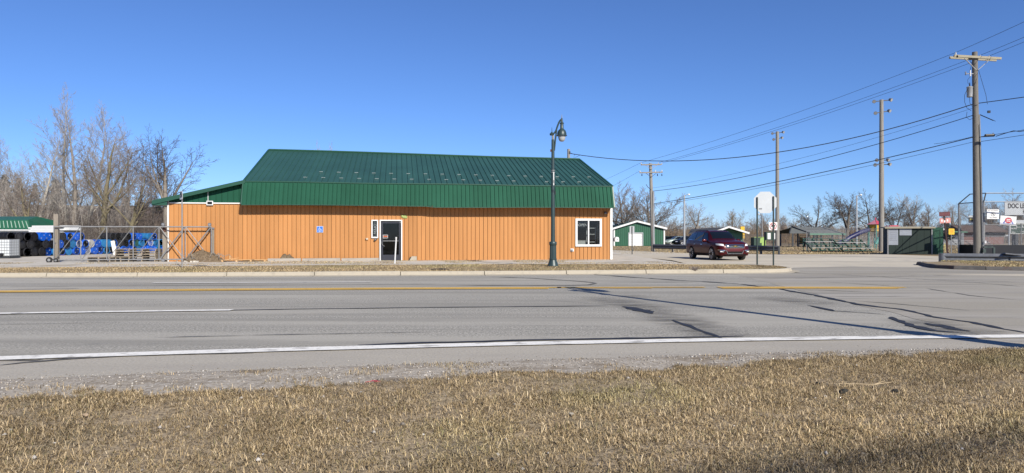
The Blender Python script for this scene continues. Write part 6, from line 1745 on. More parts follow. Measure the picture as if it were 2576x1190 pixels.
# leaning lighter door with frame shadow
lx_ = xd(2357, d)-xd(2234, d)
MB().box(((dw+lx_)/2+.08,.35,dh/2), (lx_-dw-.1,.05,dh)).build('end_panel', 'dugout_light', dg_)
gf = MB(); gf.bar((dw+.15,-.05,.1), (dw+.15,-.05,dh-.3), .05).bar((dw+.55,-.15,.1), (dw+.55,-.15,dh-.25), .05).bar((dw+.15,-.05,.12), (dw+.55,-.15,.12), .05).bar((dw+.15,-.05,dh-.3), (dw+.55,-.15,dh-.25), .05).bar((dw+.2,-.1,.1), (dw+.75,-.1,.9), .05)
gf.build('gate_frame', 'dark_green', dg_)

# backstop
bkd = 55.0
bs = thing('backstop', 'tall chain link backstop with outward-leaning top behind the utility pole', 'backstop', (xd(2412, bkd), bkd, 0), 0)
def bq(x, y, dep): return Vector((xd(x, dep)-xd(2412, bkd), dep-bkd, zd(y, dep)))
A0, A1 = bq(2412, 640, 55), bq(2412, 512, 55); B0, B1 = bq(2474.5, 643, 52.5), bq(2474.5, 508, 52.5); C0, C1 = bq(2700, 643, 52), bq(2700, 507, 52)
A2 = bq(2440, 488.5, 53); B2 = bq(2480, 486, 50.5); C2 = bq(2700, 486, 50)
for a, b in ((A0, A1), (B0, B1), (C0, C1)): MB().tube([Vector((a.x,a.y,0)), b], .06, 8).build('post', 'galvanised', bs, True)
MB().tube([Vector((B0.x+.25,B0.y+.3,0)), Vector((B1.x+.25,B1.y+.3,2.6))], .05, 8).build('post', 'galvanised', bs, True)
MB().tube([Vector((A0.x+.3,A0.y+.3,0)), Vector((A1.x+.3,A1.y+.3,3.0))], .05, 8).build('post', 'galvanised', bs, True)
for a, b in ((A1,B1),(B1,C1),(A2,B2),(B2,C2),(A1,A2),(B1,B2)): MB().tube([a, b], .04, 6).build('rail', 'dull_steel', bs, True)
for a, b, sp_ in ((A1, B1, .13), (B1, C1, .13)):
    L = Vector((b.x-a.x, b.y-a.y)).length; m_ = MB(); chainlink(m_, 0, L, .1, a.z-.05, sp_, .0035); ob = m_.build('wire_mesh', 'dull_steel', bs, fix=False); ob.location = (a.x, a.y, 0); ob.rotation_euler = (0,0,math.atan2(b.y-a.y, b.x-a.x))
for a, b in ((A0, B0), (B0, C0)):
    m_ = MB(); a_, b_ = Vector((a.x, a.y-.06, 0)), Vector((b.x, b.y-.06, 0)); h_ = zd(616, 53)
    m_.add([a_, b_, b_+Vector((0,0,h_)), a_+Vector((0,0,h_)), a_+Vector((0,.05,0)), b_+Vector((0,.05,0)), b_+Vector((0,.05,h_)), a_+Vector((0,.05,h_))], [(0,1,2,3),(4,5,6,7),(3,2,6,7)]); m_.build('windscreen', 'black_plastic', bs)
# signs on the backstop
o = thing('no_alcohol_sign', 'white NO ALCOHOL ALLOWED sign hung on the backstop mesh', 'sign', (0,0,0)); sd = 52.2
o.location = at(2496.5, 539, sd); 
MB().box((0,-.06,0), (xd(2512,sd)-xd(2482,sd),.02,.70)).build('panel', 'sign_white', o)
text('lettering', 'NO ALCOHOL', .115, 'sign_black', o, (0,-.075,.26)); text('lettering', 'ALLOWED', .12, 'sign_black', o, (.02,-.075,-.25))
MB().tube([(.15*math.cos(R(a)), -.078, .13*math.sin(R(a))) for a in range(0, 361, 20)], .014, 5).build('ring', 'sign_black', o); MB().tube([(-.10,-.08,.09),(.10,-.08,-.09)], .014, 5).build('slash', 'sign_black', o)
MB().box((.0,-.076,.02), (.05,.006,.12)).build('bottle_symbol', 'sign_black', o)
o = thing('dark_banner_sign', 'black sponsor banner with yellow script beside the utility pole', 'sign', at(2452, 552.5, 53.2))
MB().box((0,-.06,0), (1.0,.02,.34)).build('panel', 'sign_black', o); MB().box((0,-.05,.235), (1.0,.02,.12)).build('top_band', 'sign_back', o); MB().box((0,-.05,-.235), (1.0,.02,.12)).build('bottom_band', 'sign_back', o)
M('script_yellow', (.5,.42,.06), .5); text('lettering', 'Ponderosa', .2, 'script_yellow', o, (0,-.075,0), shear=.25)

# scoreboard group on the right
sd = 92.0
o = thing('field_name_sign', 'large white sign with black DOC LET lettering above the scoreboard', 'sign', at(2527, 556, sd))
o.location.z = 0
def sx_(x): return xd(x, sd)-xd(2527, sd)
MB().box((3.0,0,zd(525,sd)), (6.0,.08,zd(509,sd)-zd(541,sd))).build('panel', 'sign_back', o)
text('lettering', 'DOC LET', .86, 'sign_black', o, (sx_(2534.5),-.06,zd(518.5,sd)), align='LEFT', sx=.72, bold=.03)
text('lettering', 'K', .86, 'sign_black', o, (sx_(2572),-.06,zd(533,sd)), align='LEFT', sx=.7)
for x in (1.2, 4.8): MB().box((x,.12,zd(541,sd)/2), (.22,.22,zd(541,sd))).build('post', 'dark_steel', o)
sb = thing('scoreboard', 'dark green ball field scoreboard on posts at the right edge', 'scoreboard', (xd(2540, sd-1), sd-1, 0))
d_ = sd-1
MB().box((2.6,0,zd(574,d_)), (5.2,.2,zd(560.5,d_)-zd(588,d_))).build('panel', 'dark_green', sb)
tb = MB()
for (a, b, c, e_) in ((0,5.2,zd(561,d_),.05),(0,5.2,zd(588,d_),.05)): tb.box(((a+b)/2,-.12,c), (b-a,.03,e_))
tb.box((.02,-.12,zd(574,d_)), (.05,.03,1.35)); tb.build('border', 'sign_white', sb)
wb = MB(); x0_, x1_, z0_, z1_ = .8, 2.6, zd(571.5,d_), zd(563,d_)
for (cx_, cz_, a, b) in (((x0_+x1_)/2,z0_,x1_-x0_,.04),((x0_+x1_)/2,z1_,x1_-x0_,.04),(x0_,(z0_+z1_)/2,.04,z1_-z0_)): wb.box((cx_,-.12,cz_), (a,.03,b))
wb.build('clock_window', 'sign_white', sb)
for z in (565.5, 569): MB().box((1.55,-.12,zd(z,d_)), (.1,.03,.1)).build('clock_dot', 'sign_white', sb)
text('lettering', 'HOME', .28, 'sign_white', sb, (.45,-.12,zd(575,d_))); text('lettering', 'BALL', .22, 'sign_white', sb, (.42,-.12,zd(584,d_))); text('lettering', 'STRIKE', .22, 'sign_white', sb, (1.6,-.12,zd(583,d_)))
MB().box((2.6,0,zd(557,d_)), (5.2,.1,.34)).build('sponsor_strip', 'sign_back', sb)
for x in (.9, 4.6): MB().box((x,.1,zd(588,d_)/2), (.36,.3,zd(588,d_))).build('post', 'dark_steel', sb)
o = thing('sponsor_sign', 'tilted white sponsor sign with red oval and blue arc on a pale post', 'sign', at(2536, 555, 88)); o.rotation_euler = (0, R(4), 0)
M('logo_blue', (.08,.13,.45), .5); M('logo_red', (.5,.03,.05), .5)
MB().box((0,0,0), (2.0,.06,1.14)).build('panel', 'sign_white', o)
MB().prism([(-.72,-.42),(.72,-.42),(.30,.18),(-.30,.18)], -.045, -.035, 'y').build('arc', 'logo_blue', o); MB().prism([(-.5,-.36),(.5,-.36),(.2,.12),(-.2,.12)], -.055, -.046, 'y').build('arc_inner', 'sign_white', o)
MB().prism([(.42*math.cos(R(a)), .02+.36*math.sin(R(a))) for a in range(0, 360, 20)], -.066, -.056, 'y').build('oval', 'logo_red', o)
for z in (.14, -.06): MB().box((0,-.07,z), (.5,.006,.09)).build('oval_band', 'sign_white', o)
MB().box((-.9,-.04,-.38), (.3,.006,.06)).build('blue_tip', 'logo_blue', o)
q = MB(); q.tube([(.25,.1,-.5),(.42,.1,-at(2536,555,88).z)], .08, 6); q.build('post', 'sign_back', o)

# low brick building on the right, far
M('brown_brick', (.20,.095,.075), .9, 0, .15, 5, .3, 20); M('brown_roof', (.13,.09,.07), .9, 0, .15, 3)
d = 130.0
o = thing('brick_clubhouse', 'low brown brick building with shallow roof beyond the ball field', 'building', (xd(2425, d), d, 0))
def kx(x): return xd(x, d)-xd(2425, d)
MB().box((kx(2475),3,zd(585,d)/2), (kx(2525)-kx(2425),6,zd(585,d))).build('wall', 'brown_brick', o)
MB().prism([(-1.2,zd(584,d)),(6.5,zd(584,d)),(3,zd(566,d))], kx(2418), kx(2532), 'x').build('roof', 'brown_roof', o)
MB().box((kx(2490),-.1,zd(589,d)), (5.5,.15,.6)).build('window_band', 'sign_black', o); MB().box((kx(2490),-.1,zd(592.5,d)), (6.5,.15,.3)).build('sill_band', 'sign_back', o)
d = 120.0
o = thing('white_roof_shelter', 'grey shelter with a white sloping roof edge behind the yellow sign', 'shelter', (xd(2362, d), d, 0))
def wx_(x): return xd(x, d)-xd(2362, d)
MB().bar((wx_(2362),0,zd(576,d)), (wx_(2392),0,zd(583,d)), 2.0, .25).build('roof', 'white_paint', o); MB().box((wx_(2395),1.2,zd(585,d)/2), (4.6,1.5,zd(585,d))).build('wall', 'dull_steel', o)
MB().bar((wx_(2392),0,zd(583,d)), (wx_(2425),0,zd(584,d)), 2.0, .18).build('canopy', 'pale_green', o)
d = 78.0
o = thing('grandstand_bench', 'low grey bench row inside the ball field fence', 'bench', (xd(2416, d), d, 0))
for k in range(4): MB().box((1.7,k*.5,.25+.22*k), (4.2,.3,.06)).build('plank', 'bench_alu', o)
for x in (.2, 1.7, 3.2): MB().bar((x,-.2,0), (x,1.8,.9), .06).build('frame', 'dark_steel', o)
MB().bar((3.9,0,0), (3.9,1.6,.9), .06).build('frame', 'dark_steel', o)
d = 70.0
o = thing('yellow_step', 'small pale yellow step frame by the dugout opening', 'step', (xd(2374, d), d, 0))
M('pale_yellow', (.6,.52,.2), .6)
for x in (-.12, .12): MB().bar((x,0,0), (x*.8,0,.75), .06).build('leg', 'pale_yellow', o)
for z in (.25, .5): MB().box((0,0,z), (.3,.2,.05)).build('tread', 'pale_yellow', o)
# ------------------------------------------------------------------ trees
M('bark_grey', (.17,.145,.12), .95, 0, 0, 5, .6, 12, c2=(.30,.27,.235), stretch=(3,3,.8)); M('bark_pale', (.30,.275,.235), .95, 0, 0, 5, .5, 12, c2=(.46,.43,.375), stretch=(3,3,.8)); M('bark_dark', (.085,.072,.06), .95, 0, 0, 5, .6, 12, c2=(.16,.14,.115), stretch=(3,3,.8))
M('bark_moss', (.12,.10,.055), .95, 0, 0, 4, .6, 12, c2=(.23,.2,.12))
M('twig_grey', (.36,.33,.30), .9, 0, .2, 1); M('twig_brown', (.24,.20,.17), .9, 0, .25, 1); M('twig_dark', (.10,.082,.068), .9, 0, .2, 1); M('twig_tan', (.29,.215,.115), .9, 0, .2, 1)
class Tree:
    def __init__(s, seed): s.r = random.Random(seed); s.tv = []; s.tf = []; s.cv = []; s.cf = []
    def tube(s, pts, r0, r1, n, crown):
        V, Fc = (s.cv, s.cf) if crown else (s.tv, s.tf)
        o = len(V); m = len(pts)-1
        d = (pts[-1]-pts[0]).normalized(); up = Vector((0,0,1)) if abs(d.z) < .9 else Vector((1,0,0))
        x = d.cross(up).normalized(); y = d.cross(x)
        cs = [(math.cos(6.2832*k/n), math.sin(6.2832*k/n)) for k in range(n)]
        for i, p in enumerate(pts):
            r = r0+(r1-r0)*i/m
            for c, s_ in cs: V.append((p.x+(x.x*c+y.x*s_)*r, p.y+(x.y*c+y.y*s_)*r, p.z+(x.z*c+y.z*s_)*r))
        for i in range(m):
            a = o+i*n
            for k in range(n):
                k2 = (k+1) % n; Fc.append((a+k, a+k2, a+n+k2, a+n+k))
    def grow(s, p, d, L, r, lv, P):
        q = s.r; ns = P['seg'][lv]; pts = [p.copy()]; cur = d.normalized(); dirs = []
        for i in range(ns):
            w = P['wander'][lv]
            cur = (cur+Vector((q.gauss(0,w), q.gauss(0,w), q.gauss(0,w)+P['up'][lv]))).normalized()
            pts.append(pts[-1]+cur*(L/ns)); dirs.append(cur.copy())
        r1 = max(r*P['taper'][lv], .006)
        s.tube(pts, r, r1, P['sides'][lv], lv >= 2)
        if lv >= P['levels']: return
        nc = P['kids'][lv]; nc = max(1, int(nc*q.uniform(.75,1.25)+.5))
        for k in range(nc):
            t = P['t0'][lv]+(1-P['t0'][lv])*((k+q.uniform(.1,.9))/nc)
            f = t*ns; i = min(ns-1, int(f)); pos = pts[i].lerp(pts[i+1], f-i); dd = dirs[i]
            rr = (r+(r1-r)*t)*P['rk'][lv]*q.uniform(.75,1.1)
            a = R(P['ang'][lv])*q.uniform(.65,1.3)
            ph = k*2.4+q.uniform(-.6,.6)
            ux = dd.cross(Vector((0,0,1)) if abs(dd.z) < .95 else Vector((1,0,0))).normalized(); uy = dd.cross(ux)
            nd = dd*math.cos(a)+(ux*math.cos(ph)+uy*math.sin(ph))*math.sin(a)
            ll = L*P['len'][lv]*q.uniform(.65,1.2)*(1-.45*t if lv == 0 and P.get('cone', 1) else 1-.3*t)
            s.grow(pos, nd, ll, max(rr, P.get('minr', .0075)), lv+1, P)
        # leader continues
        if P.get('leader', True) and lv < P['levels']:
            s.grow(pts[-1], dirs[-1], L*P['len'][lv]*.7, max(r1*.9, .007), lv+1, P)
TALL = dict(levels=4, seg=[9,7,5,3,2], sides=[8,5,3,3,3], wander=[.03,.05,.08,.11,.14], up=[.05,.10,.09,.07,.05], taper=[.22,.22,.3,.5,.7], kids=[12,7,6,4], t0=[.28,.2,.12,.12], ang=[38,30,34,38], len=[.48,.40,.42,.5], rk=[.42,.42,.5,.55])
SPREAD = dict(levels=4, seg=[4,7,5,4,2], sides=[8,6,3,3,3], wander=[.04,.055,.08,.11,.14], up=[.02,.05,.06,.06,.05], taper=[.6,.22,.3,.4,.6], kids=[9,10,8,6], t0=[.42,.25,.12,.1], ang=[62,38,36,38], len=[1.75,.44,.45,.48], rk=[.5,.4,.45,.5], cone=0, minr=.009)
VASE = dict(levels=4, seg=[5,8,5,4,2], sides=[8,6,3,3,3], wander=[.05,.055,.08,.12,.15], up=[.03,.07,.05,.02,-.02], taper=[.65,.2,.3,.4,.6], kids=[5,10,7,4], t0=[.6,.22,.12,.1], ang=[36,38,40,44], len=[1.35,.46,.45,.5], rk=[.6,.4,.45,.5], cone=0)
def tree_mesh(seed, H, r0, P, lean=(0,0), trunk_frac=None):
    t = Tree(seed); L0 = H*(trunk_frac or (.8 if P is TALL else .33))
    t.grow(Vector((0,0,-.1)), Vector((lean[0], lean[1], 1)), L0, r0, 0, P)
    # scale crown to the asked height
    top = max(v[2] for v in (t.cv or t.tv)); k = H/top
    f = lambda V: [(x*k, y*k, z*k) for x, y, z in V]
    a = bpy.data.meshes.new('trunk'); a.from_pydata(f(t.tv), [], t.tf); b = bpy.data.meshes.new('crown'); b.from_pydata(f(t.cv), [], t.cf)
    for m_ in (a, b): m_.polygons.foreach_set('use_smooth', [True]*len(m_.polygons))
    return a, b
def place_tree(label, meshes, px, d, bark, twig, s=1.0, rz=0.0, z=0.0, group='bare trees', name='bare_tree'):
    o = thing(name, label, 'tree', (xd(px, d), d, z), rz, group); o.scale = (s, s, s)
    for nm, me, m_ in (('trunk', meshes[0], bark), ('crown', meshes[1], twig)):
        c = bpy.data.objects.new(nm, me); COL.objects.link(c); c.parent = o
        if not me.materials: me.materials.append(None)
        c.material_slots[0].link = 'OBJECT'; c.material_slots[0].material = MATS[m_]
    return o
def Ht(yt, d): return zd(yt, d)

# hillside behind the left wood
def hill_z(X, Y): 
    return np.clip((Y-84)/30, 0, 1)*(5.5+1.5*vnoise(X, Y, .05, 91))*np.clip((8-X)/28, 0, 1)-.06+.3*vnoise(X, Y, .3, 92)*np.clip((Y-66)/8, 0, 1)*np.clip((-X-4)/10, 0, 1)
struct(sheet('wooded_hill', -150, 24, 63, 170, 90, 56, hill_z, 'leaf_litter'))

d = 74
T = [
 ('tall slender bare tree with straight pale trunk rising highest on the left', 160, 74, 222, TALL, 1, .30, (.0,0), 'bark_pale', 'twig_grey'),
 ('tall bare tree forking widely, second from the highest one on the left', 176, 70, 240, TALL, 2, .30, (.03,0), 'bark_grey', 'twig_grey'),
 ('tall leaning bare tree with pale lower trunk right of the tallest pair', 206, 76, 262, TALL, 3, .26, (.10,0), 'bark_pale', 'twig_grey'),
 ('bare tree with stout mossy trunk behind the middle of the gate', 257, 68, 300, VASE, 4, .27, (-.01,0), 'bark_moss', 'twig_brown'),
 ('bare tree leaning right with thin pale limbs behind the gate', 268, 80, 292, TALL, 5, .24, (.12,0), 'bark_grey', 'twig_grey'),
 ('slim upright bare tree left of the spreading willow-like tree', 322, 82, 330, TALL, 6, .2, (.03,0), 'bark_grey', 'twig_grey'),
 ('spreading willow-like bare tree standing alone left of the orange building', 425, 72, 318, VASE, 7, .30, (-.06,0), 'bark_grey', 'twig_dark'),
 ('leaning bare tree with light bark above the small green shed', 78, 72, 300, TALL, 8, .24, (.12,0), 'bark_pale', 'twig_grey'),
 ('thin bare tree above the green shed near the picture edge', 40, 78, 365, TALL, 9, .18, (-.05,0), 'bark_grey', 'twig_grey'),
 ('bare tree at the very left edge of the picture', 6, 80, 350, TALL, 10, .2, (.04,0), 'bark_grey', 'twig_grey'),
 ('low bare tree with a mossy trunk bending right behind the drums', 312, 66, 405, VASE, 11, .2, (.35,0), 'bark_moss', 'twig_brown'),
 ('slight bare tree behind the gate roller post', 388, 78, 400, TALL, 12, .16, (.02,0), 'bark_grey', 'twig_brown'),
 ('stooping mossy tree between the shed and the gate post', 96, 66, 430, VASE, 13, .22, (-.3,0), 'bark_moss', 'twig_brown'),
 ('thin tree with white trunk just right of the gate post', 150, 82, 380, TALL, 14, .15, (-.06,0), 'bark_pale', 'twig_grey'),
 ('slim bare tree in the gap right of the mossy trunk tree', 300, 88, 350, TALL, 15, .16, (-.04,0), 'bark_grey', 'twig_grey'),
]
for (lab, px, dd, yt, P, seed, r0, lean, bk, tw) in T:
    o = place_tree(lab, tree_mesh(seed, Ht(yt, dd), r0*.8, P, lean), px, dd, bk, tw, group='bare trees behind the drum yard')
    o.scale = (1.3,1.2,1) if 'willow' in lab else ((1.45,1.3,1.04) if P is TALL else (1.2,1.2,1))

# pines behind
M('needles', (.035,.05,.022), .8, 0, .35, 1.5)
def pine_mesh(seed, H):
    r_ = np.random.default_rng(seed); n = 5200; t = r_.random(n)**.8; z = H*(.22+.78*t)
    rad = H*.24*(1-t)**.75*(.35+.65*r_.random(n)**.5)*(1+.35*np.sin(t*34+seed)); a = r_.uniform(0, 6.283, n)
    c = np.stack([rad*np.cos(a), rad*np.sin(a), z-rad*.12], -1); s = r_.uniform(.10,.26,n)
    V = c[:,None,:]+r_.normal(0, 1, (n,3,3))*s[:,None,None]*np.array([1,1,.45])
    me = bpy.data.meshes.new('crown'); V = V.reshape(-1,3)
    me.vertices.add(len(V)); me.vertices.foreach_set('co', V.astype(np.float32).ravel()); me.loops.add(len(V)); me.loops.foreach_set('vertex_index', np.arange(len(V), dtype=np.int32))
    me.polygons.add(n); me.polygons.foreach_set('loop_start', np.arange(0, 3*n, 3, dtype=np.int32)); me.update(calc_edges=True)
    tk = bpy.data.meshes.new('trunk'); b = MB().tube([(0,0,-.5),(0,0,H*.95)], [H*.018,.03], 7); tk.from_pydata(b.v, [], b.f)
    return tk, me
PM = [pine_mesh(s, 8.0) for s in (1, 2, 3)]
pines = [(12,104,440,'leftmost pine on the hill at the picture edge'), (48,110,448,'broad dark pine on the hill above the green shed'), (88,112,462,'pine on the hill left of the gate post'), (140,98,452,'dark pine directly above the gate post'),
         (188,116,470,'pine hidden behind the tallest bare trunks'), (318,106,492,'low pine on the hill above the pallets'), (352,100,498,'pine left of the spreading willow-like tree'), (398,108,502,'pine next to the orange wall corner on the hill'), (244,118,488,'far pine behind the mossy trunk tree')]
for k, (px, dd, yt, lab) in enumerate(pines):
    zb = float(hill_z(np.array([xd(px,dd)]), np.array([dd]))[0])
    place_tree(lab, PM[k % 3], px, dd, 'bark_dark', 'needles', (zd(yt,dd)-zb)/8.0, k*1.3, zb, 'pines on the hill', 'pine_tree')

# thicket and far woods, one mass each
def brush(name, label, n, X, Y, Z, h, mat_cols, r=.018, kids=6, kidlen=.35):
    """upright stems with side twigs as thin three-sided spikes"""
    m = n*(1+kids); P0 = np.empty((m,3)); P1 = np.empty((m,3)); rad = np.empty(m)
    lean = rng.normal(0, .16, (n,2))
    P0[:n] = np.stack([X,Y,Z], -1); P1[:n] = P0[:n]+np.stack([lean[:,0]*h, lean[:,1]*h, h], -1); rad[:n] = r*rng.uniform(.5,1.5,n)
    for k in range(kids):
        t = rng.uniform(.25,.98,n); a = rng.uniform(0,6.283,n); el = rng.uniform(.25,1.1,n); L = h*kidlen*rng.uniform(.4,1.2,n)*(1.25-t)
        s = n*(k+1); b = P0[:n]+(P1[:n]-P0[:n])*t[:,None]
        P0[s:s+n] = b; P1[s:s+n] = b+np.stack([np.cos(a)*np.cos(el)*L, np.sin(a)*np.cos(el)*L, np.sin(el)*L], -1); rad[s:s+n] = r*.5
    D = P1-P0; D /= np.linalg.norm(D, axis=1)[:,None]; up = np.where(np.abs(D[:,2:3]) > .9, np.array([[1.,0,0]]), np.array([[0,0,1.]]))
    A = np.cross(D, up); A /= np.linalg.norm(A, axis=1)[:,None]; B = np.cross(D, A)
    V = np.empty((m,4,3))
    for k in range(3): V[:,k] = P0+(A*math.cos(2.094*k)+B*math.sin(2.094*k))*rad[:,None]
    V[:,3] = P1
    idx = (np.arange(m)*4)[:,None,None]+np.array([(0,1,3),(1,2,3),(2,0,3)])[None]
    c = .82*np.array(mat_cols)[rng.integers(0, len(mat_cols), n)]*rng.uniform(.7,1.25,(n,1)); c = np.concatenate([c]*(kids+1)); cols = np.repeat(c, 4, axis=0)
    return tag(fast_mesh(name, V.reshape(-1,3), idx.ravel(), [3]*(3*m), 'brush', cols), label, 'woods', kind='stuff')
vcol_mat('brush', .9)
BR = [(.12,.095,.078),(.15,.12,.098),(.09,.07,.057),(.19,.155,.125),(.105,.085,.072)]
n = 5200
Y = rng.uniform(62, 100, n); X = (rng.uniform(-60, 700, n)-CX)/F*Y
brush('thicket', 'tangled leafless brown thicket behind the drum yard', n, X, Y, hill_z(X, Y)-.1, rng.uniform(1.0, 3.8, n)*(.5+1.0*vnoise(X,Y,.12,95)), BR, .022, 9, .42)
n = 500
Y = rng.uniform(66, 105, n); X = (rng.uniform(-60, 330, n)-CX)/F*Y
brush('saplings', 'slender grey saplings among the left wood', n, X, Y, hill_z(X, Y)-.1, rng.uniform(5, 11, n)*(.6+.6*vnoise(X,Y,.1,96)), [(.32,.29,.26),(.26,.235,.21),(.38,.355,.32)], .032, 14, .28)
# far treeline behind the park
n = 9000
Y = rng.uniform(150, 215, n); X = (rng.uniform(1480, 2680, n)-CX)/F*Y
hh = rng.uniform(2.2, 6.0, n)*(.45+.75*vnoise(X, Y, .035, 97))+2.5*rng.random(n)**8
brush('far_treeline', 'distant leafless brown treeline behind the park', n, X, Y, np.full(n,-.1), hh, [(.20,.15,.115),(.23,.175,.13),(.16,.125,.10),(.26,.20,.13),(.19,.16,.14)], .05, 9, .45)
n = 1600
Y = rng.uniform(140, 170, n); X = (rng.uniform(1560, 2640, n)-CX)/F*Y
brush('reed_edge', 'tawny scrub along the foot of the far treeline', n, X, Y, np.full(n,-.1), rng.uniform(1.2, 3.2, n), [(.30,.22,.13),(.26,.19,.12),(.22,.165,.11)], .04, 10, .5)

# trees around the park
FT = [tree_mesh(40+k, 10.0, .19, P, (0,0), fr) for k, (P, fr) in enumerate(((SPREAD,.3),(SPREAD,.26),(VASE,.3),(TALL,.75),(SPREAD,.34)))]
R1 = [
 ('broad dark bare tree directly right of the orange building', 1572, 112, 452, 0, 'bark_dark', 'twig_brown'),
 ('wide bare tree behind the grey utility pole', 1630, 116, 468, 1, 'bark_dark', 'twig_brown'),
 ('dense bare tree peeking past the roof corner', 1545, 125, 462, 4, 'bark_dark', 'twig_brown'),
 ('rounded bare tree above the dark-roofed building', 1752, 150, 505, 2, 'bark_grey', 'twig_grey'),
 ('pale bare tree with tan crown left of the stop sign', 1845, 160, 524, 2, 'bark_pale', 'twig_tan'),
 ('big round-crowned bare tree behind the pavilion', 2046, 128, 492, 0, 'bark_dark', 'twig_dark'),
 ('bare tree with long low limb left of the park light', 2130, 122, 478, 2, 'bark_dark', 'twig_dark'),
 ('upright bare tree right of the park light', 2186, 126, 475, 4, 'bark_dark', 'twig_dark'),
 ('narrow dark bare tree above the green dugout', 2255, 135, 492, 4, 'bark_dark', 'twig_dark'),
 ('pale slim bare tree above the dugout roof', 2296, 150, 482, 2, 'bark_pale', 'twig_grey'),
 ('bushy bare tree right of the dugout', 2335, 140, 508, 1, 'bark_grey', 'twig_brown'),
 ('bare tree rising left of the backstop', 2398, 150, 502, 2, 'bark_grey', 'twig_grey'),
 ('bare tree behind the backstop mesh', 2500, 150, 492, 4, 'bark_grey', 'twig_brown'),
 ('bare tree above the white field name sign', 2541, 155, 472, 0, 'bark_grey', 'twig_grey'),
 ('bare tree at the right picture edge behind the scoreboard', 2590, 150, 490, 1, 'bark_grey', 'twig_brown'),
 ('small bare tree behind the stop sign posts', 1925, 170, 528, 4, 'bark_grey', 'twig_brown'),
 ('small bare tree left of the pavilion roof', 1975, 165, 540, 1, 'bark_grey', 'twig_brown'),
]
for k, (lab, px, dd, yt, m_, bk, tw) in enumerate(R1):
    o = place_tree(lab, FT[m_], px, dd, bk, tw, zd(yt, dd)/10.0, k*2.1, 0, 'bare trees around the park'); w_ = zd(yt, dd)/10.0*(1.05 if 'narrow' in lab or 'slim' in lab else 1.4); o.scale = (w_, w_, zd(yt, dd)/10.0)
# tree tops behind the roof
for k, (px, yt, lab) in enumerate(((805, 352, 'left of two bare treetops showing above the green roof'), (838, 358, 'right of two bare treetops showing above the green roof'))):
    o = place_tree(lab, FT[4-4*k], px, 105, 'bark_grey', 'twig_grey', zd(yt-4,105)/10.0, k*1.9+.4, 0, 'bare treetops behind the roof'); o.scale.x *= .42; o.scale.y *= .42
# one dark cedar by the yellow sign
place_tree('single dark green cedar behind the leaning street name sign', PM[1], 2384, 112, 'bark_dark', 'needles', zd(560,112)/8.0, .5, 0, None, 'cedar_tree')

# ------------------------------------------------------------------ small things on the ground
o = thing('fallen_stick', 'pale dry stick lying in the near grass on the right', 'stick', (0,0,0))
a, b, c = gp(2110,981,.03), gp(2200,985,.03), gp(2248,978,.03)
for q in (a,b,c): q.z = float(near_z(np.array([q.x]), np.array([q.y]))[0])+.045
M('pale_stick', (.46,.36,.22), .8); MB().tube([a,b,c], [.0035,.005,.002], 5).build('shaft', 'pale_stick', o); MB().tube([b, b.lerp(c,.5)+Vector((.03,.05,.01))], [.005,.002], 4).build('side_twig', 'pale_stick', o)
M('dark_clod', (.03,.028,.022), .95, 0, .3, 20, .5, 40); M('dry_leaf', (.36,.27,.18), .8); M('litter_red', (.35,.03,.06), .5)
def clod(label, px, py, s, mat, name='dirt_clod', cat='clod'):
    p = gp(px, py, .02); p.z = float(near_z(np.array([p.x]), np.array([p.y]))[0])+.02
    rr_ = random.Random(px); vs = [Vector((math.cos(a)*math.cos(e_), math.sin(a)*math.cos(e_), math.sin(e_)*.6))*s*rr_.uniform(.6,1.2) for e_ in (-1.2,-.4,.4,1.2) for a in [6.283*k/7 for k in range(7)]]
    fs = [(j*7+k, j*7+(k+1) % 7, (j+1)*7+(k+1) % 7, (j+1)*7+k) for j in range(3) for k in range(7)]+[tuple(range(6,-1,-1)), tuple(range(21,28))]
    o = MB().add(vs, fs).build(name, mat); o.location = p; tag(o, label, cat); return o
clod('dark clod in the grass just below the pale stick', 2122, 1001, .045, 'dark_clod'); clod('dark clod in the grass right of the pale stick', 2252, 1001, .03, 'dark_clod'); clod('dark clod near the top of the right lawn', 2058, 975, .03, 'dark_clod')
clod('pale stone in the middle of the near lawn', 1437, 1060, .022, 'kerb_concrete', 'lawn_stone', 'stone'); clod('pale pinkish stone in the lawn on the left', 215, 1062, .024, 'dry_leaf', 'lawn_stone', 'stone')
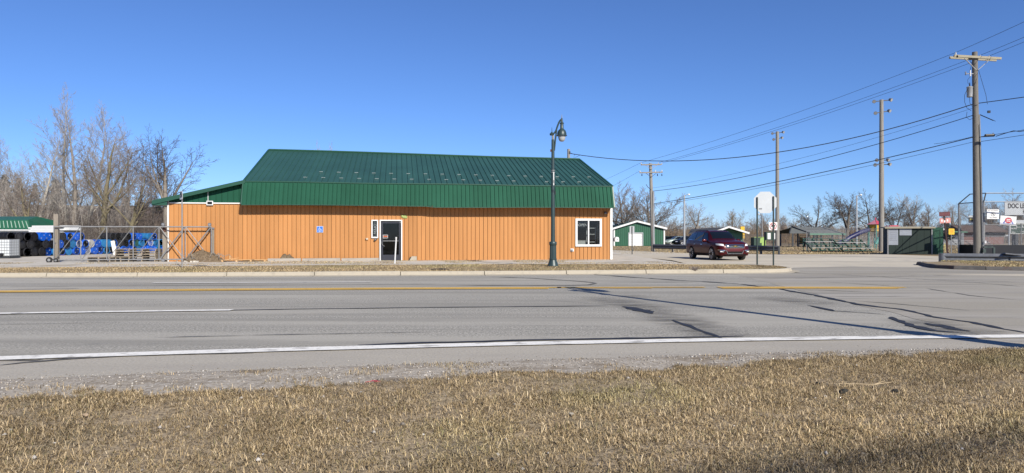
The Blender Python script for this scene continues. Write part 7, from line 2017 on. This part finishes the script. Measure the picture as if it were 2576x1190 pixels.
def leaf(label, px, py, s):
    p = gp(px, py, .03); p.z = float(near_z(np.array([p.x]), np.array([p.y]))[0])+.05
    vs = [(-s,0,0),(-.3*s,.35*s,.2*s),(.5*s,.3*s,.1*s),(s,0,.3*s),(.4*s,-.35*s,.15*s),(-.4*s,-.3*s,.25*s)]
    o = MB().add(vs, [(0,1,5),(1,2,4,5),(2,3,4)]).build('dry_leaf', 'kerb_concrete'); o.location = p; o.rotation_euler = (.3,.2,px); tag(o, label, 'leaf')
leaf('curled pale leaf in the lawn left of centre', 1134, 1054, .04); leaf('curled pale leaf at the bottom centre of the lawn', 1252, 1182, .04)
p = gp(935, 968); p.z = .03
o = thing('red_litter', 'crushed red straw wrapper on the gravel shoulder', 'litter', p, R(25)); MB().tube([(-.06,0,0),(.02,0,.008),(.06,.02,.0)], .005, 5).build('straw', 'litter_red', o); MB().box((.05,-.01,.0), (.06,.025,.008)).build('wrapper_end', 'litter_red', o)
# tuft of dead weeds growing out of the kerb
p = gp(1735, 686); p = Vector((p.x, L_kerb(p.x)+.02, .05)); t = MB(); rr_ = random.Random(5)
for k in range(160):
    a = rr_.uniform(0, 6.283); L = rr_.uniform(.1,.32); w_ = rr_.uniform(.2,1.0); t.tube([(0,0,0),(math.cos(a)*L*w_*.6,math.sin(a)*L*w_*.4,L*.7),(math.cos(a)*L*w_*1.2,math.sin(a)*L*w_*.7,L*.6)], [.006,.004,.002], 3, False)
o = thing('dead_weed_tuft', 'tuft of dead weeds growing over the pale kerb', 'weed', p); t.build('stems', 'twig_brown', o)
# drain grate in the verge edge
p = gp(1105, 678, .14)
o = thing('dark_mat', 'flat dark rubber scrap on the verge left of the white marker', 'scrap', p); MB().prism([(-.35,-.1),(.3,-.14),(.36,.05),(.05,.14),(-.32,.1)], 0, .025, 'z').build('scrap_piece', 'black_rubber', o); MB().box((.1,0,.035), (.2,.08,.02)).build('fold', 'black_rubber', o)
for k, (px, py, ll) in enumerate(((1260,666,'on the sidewalk left of the street lamp'),(503,669,'beside the no-parking post'))):
    p = gp(px, py, .12); o = tag(MB().prism([(-.28,-.06),(.2,-.1),(.3,.03),(-.1,.09)], 0, .02, 'z').build('dark_patch', 'black_rubber'), 'small dark scrap '+ll, 'scrap'); o.location = p
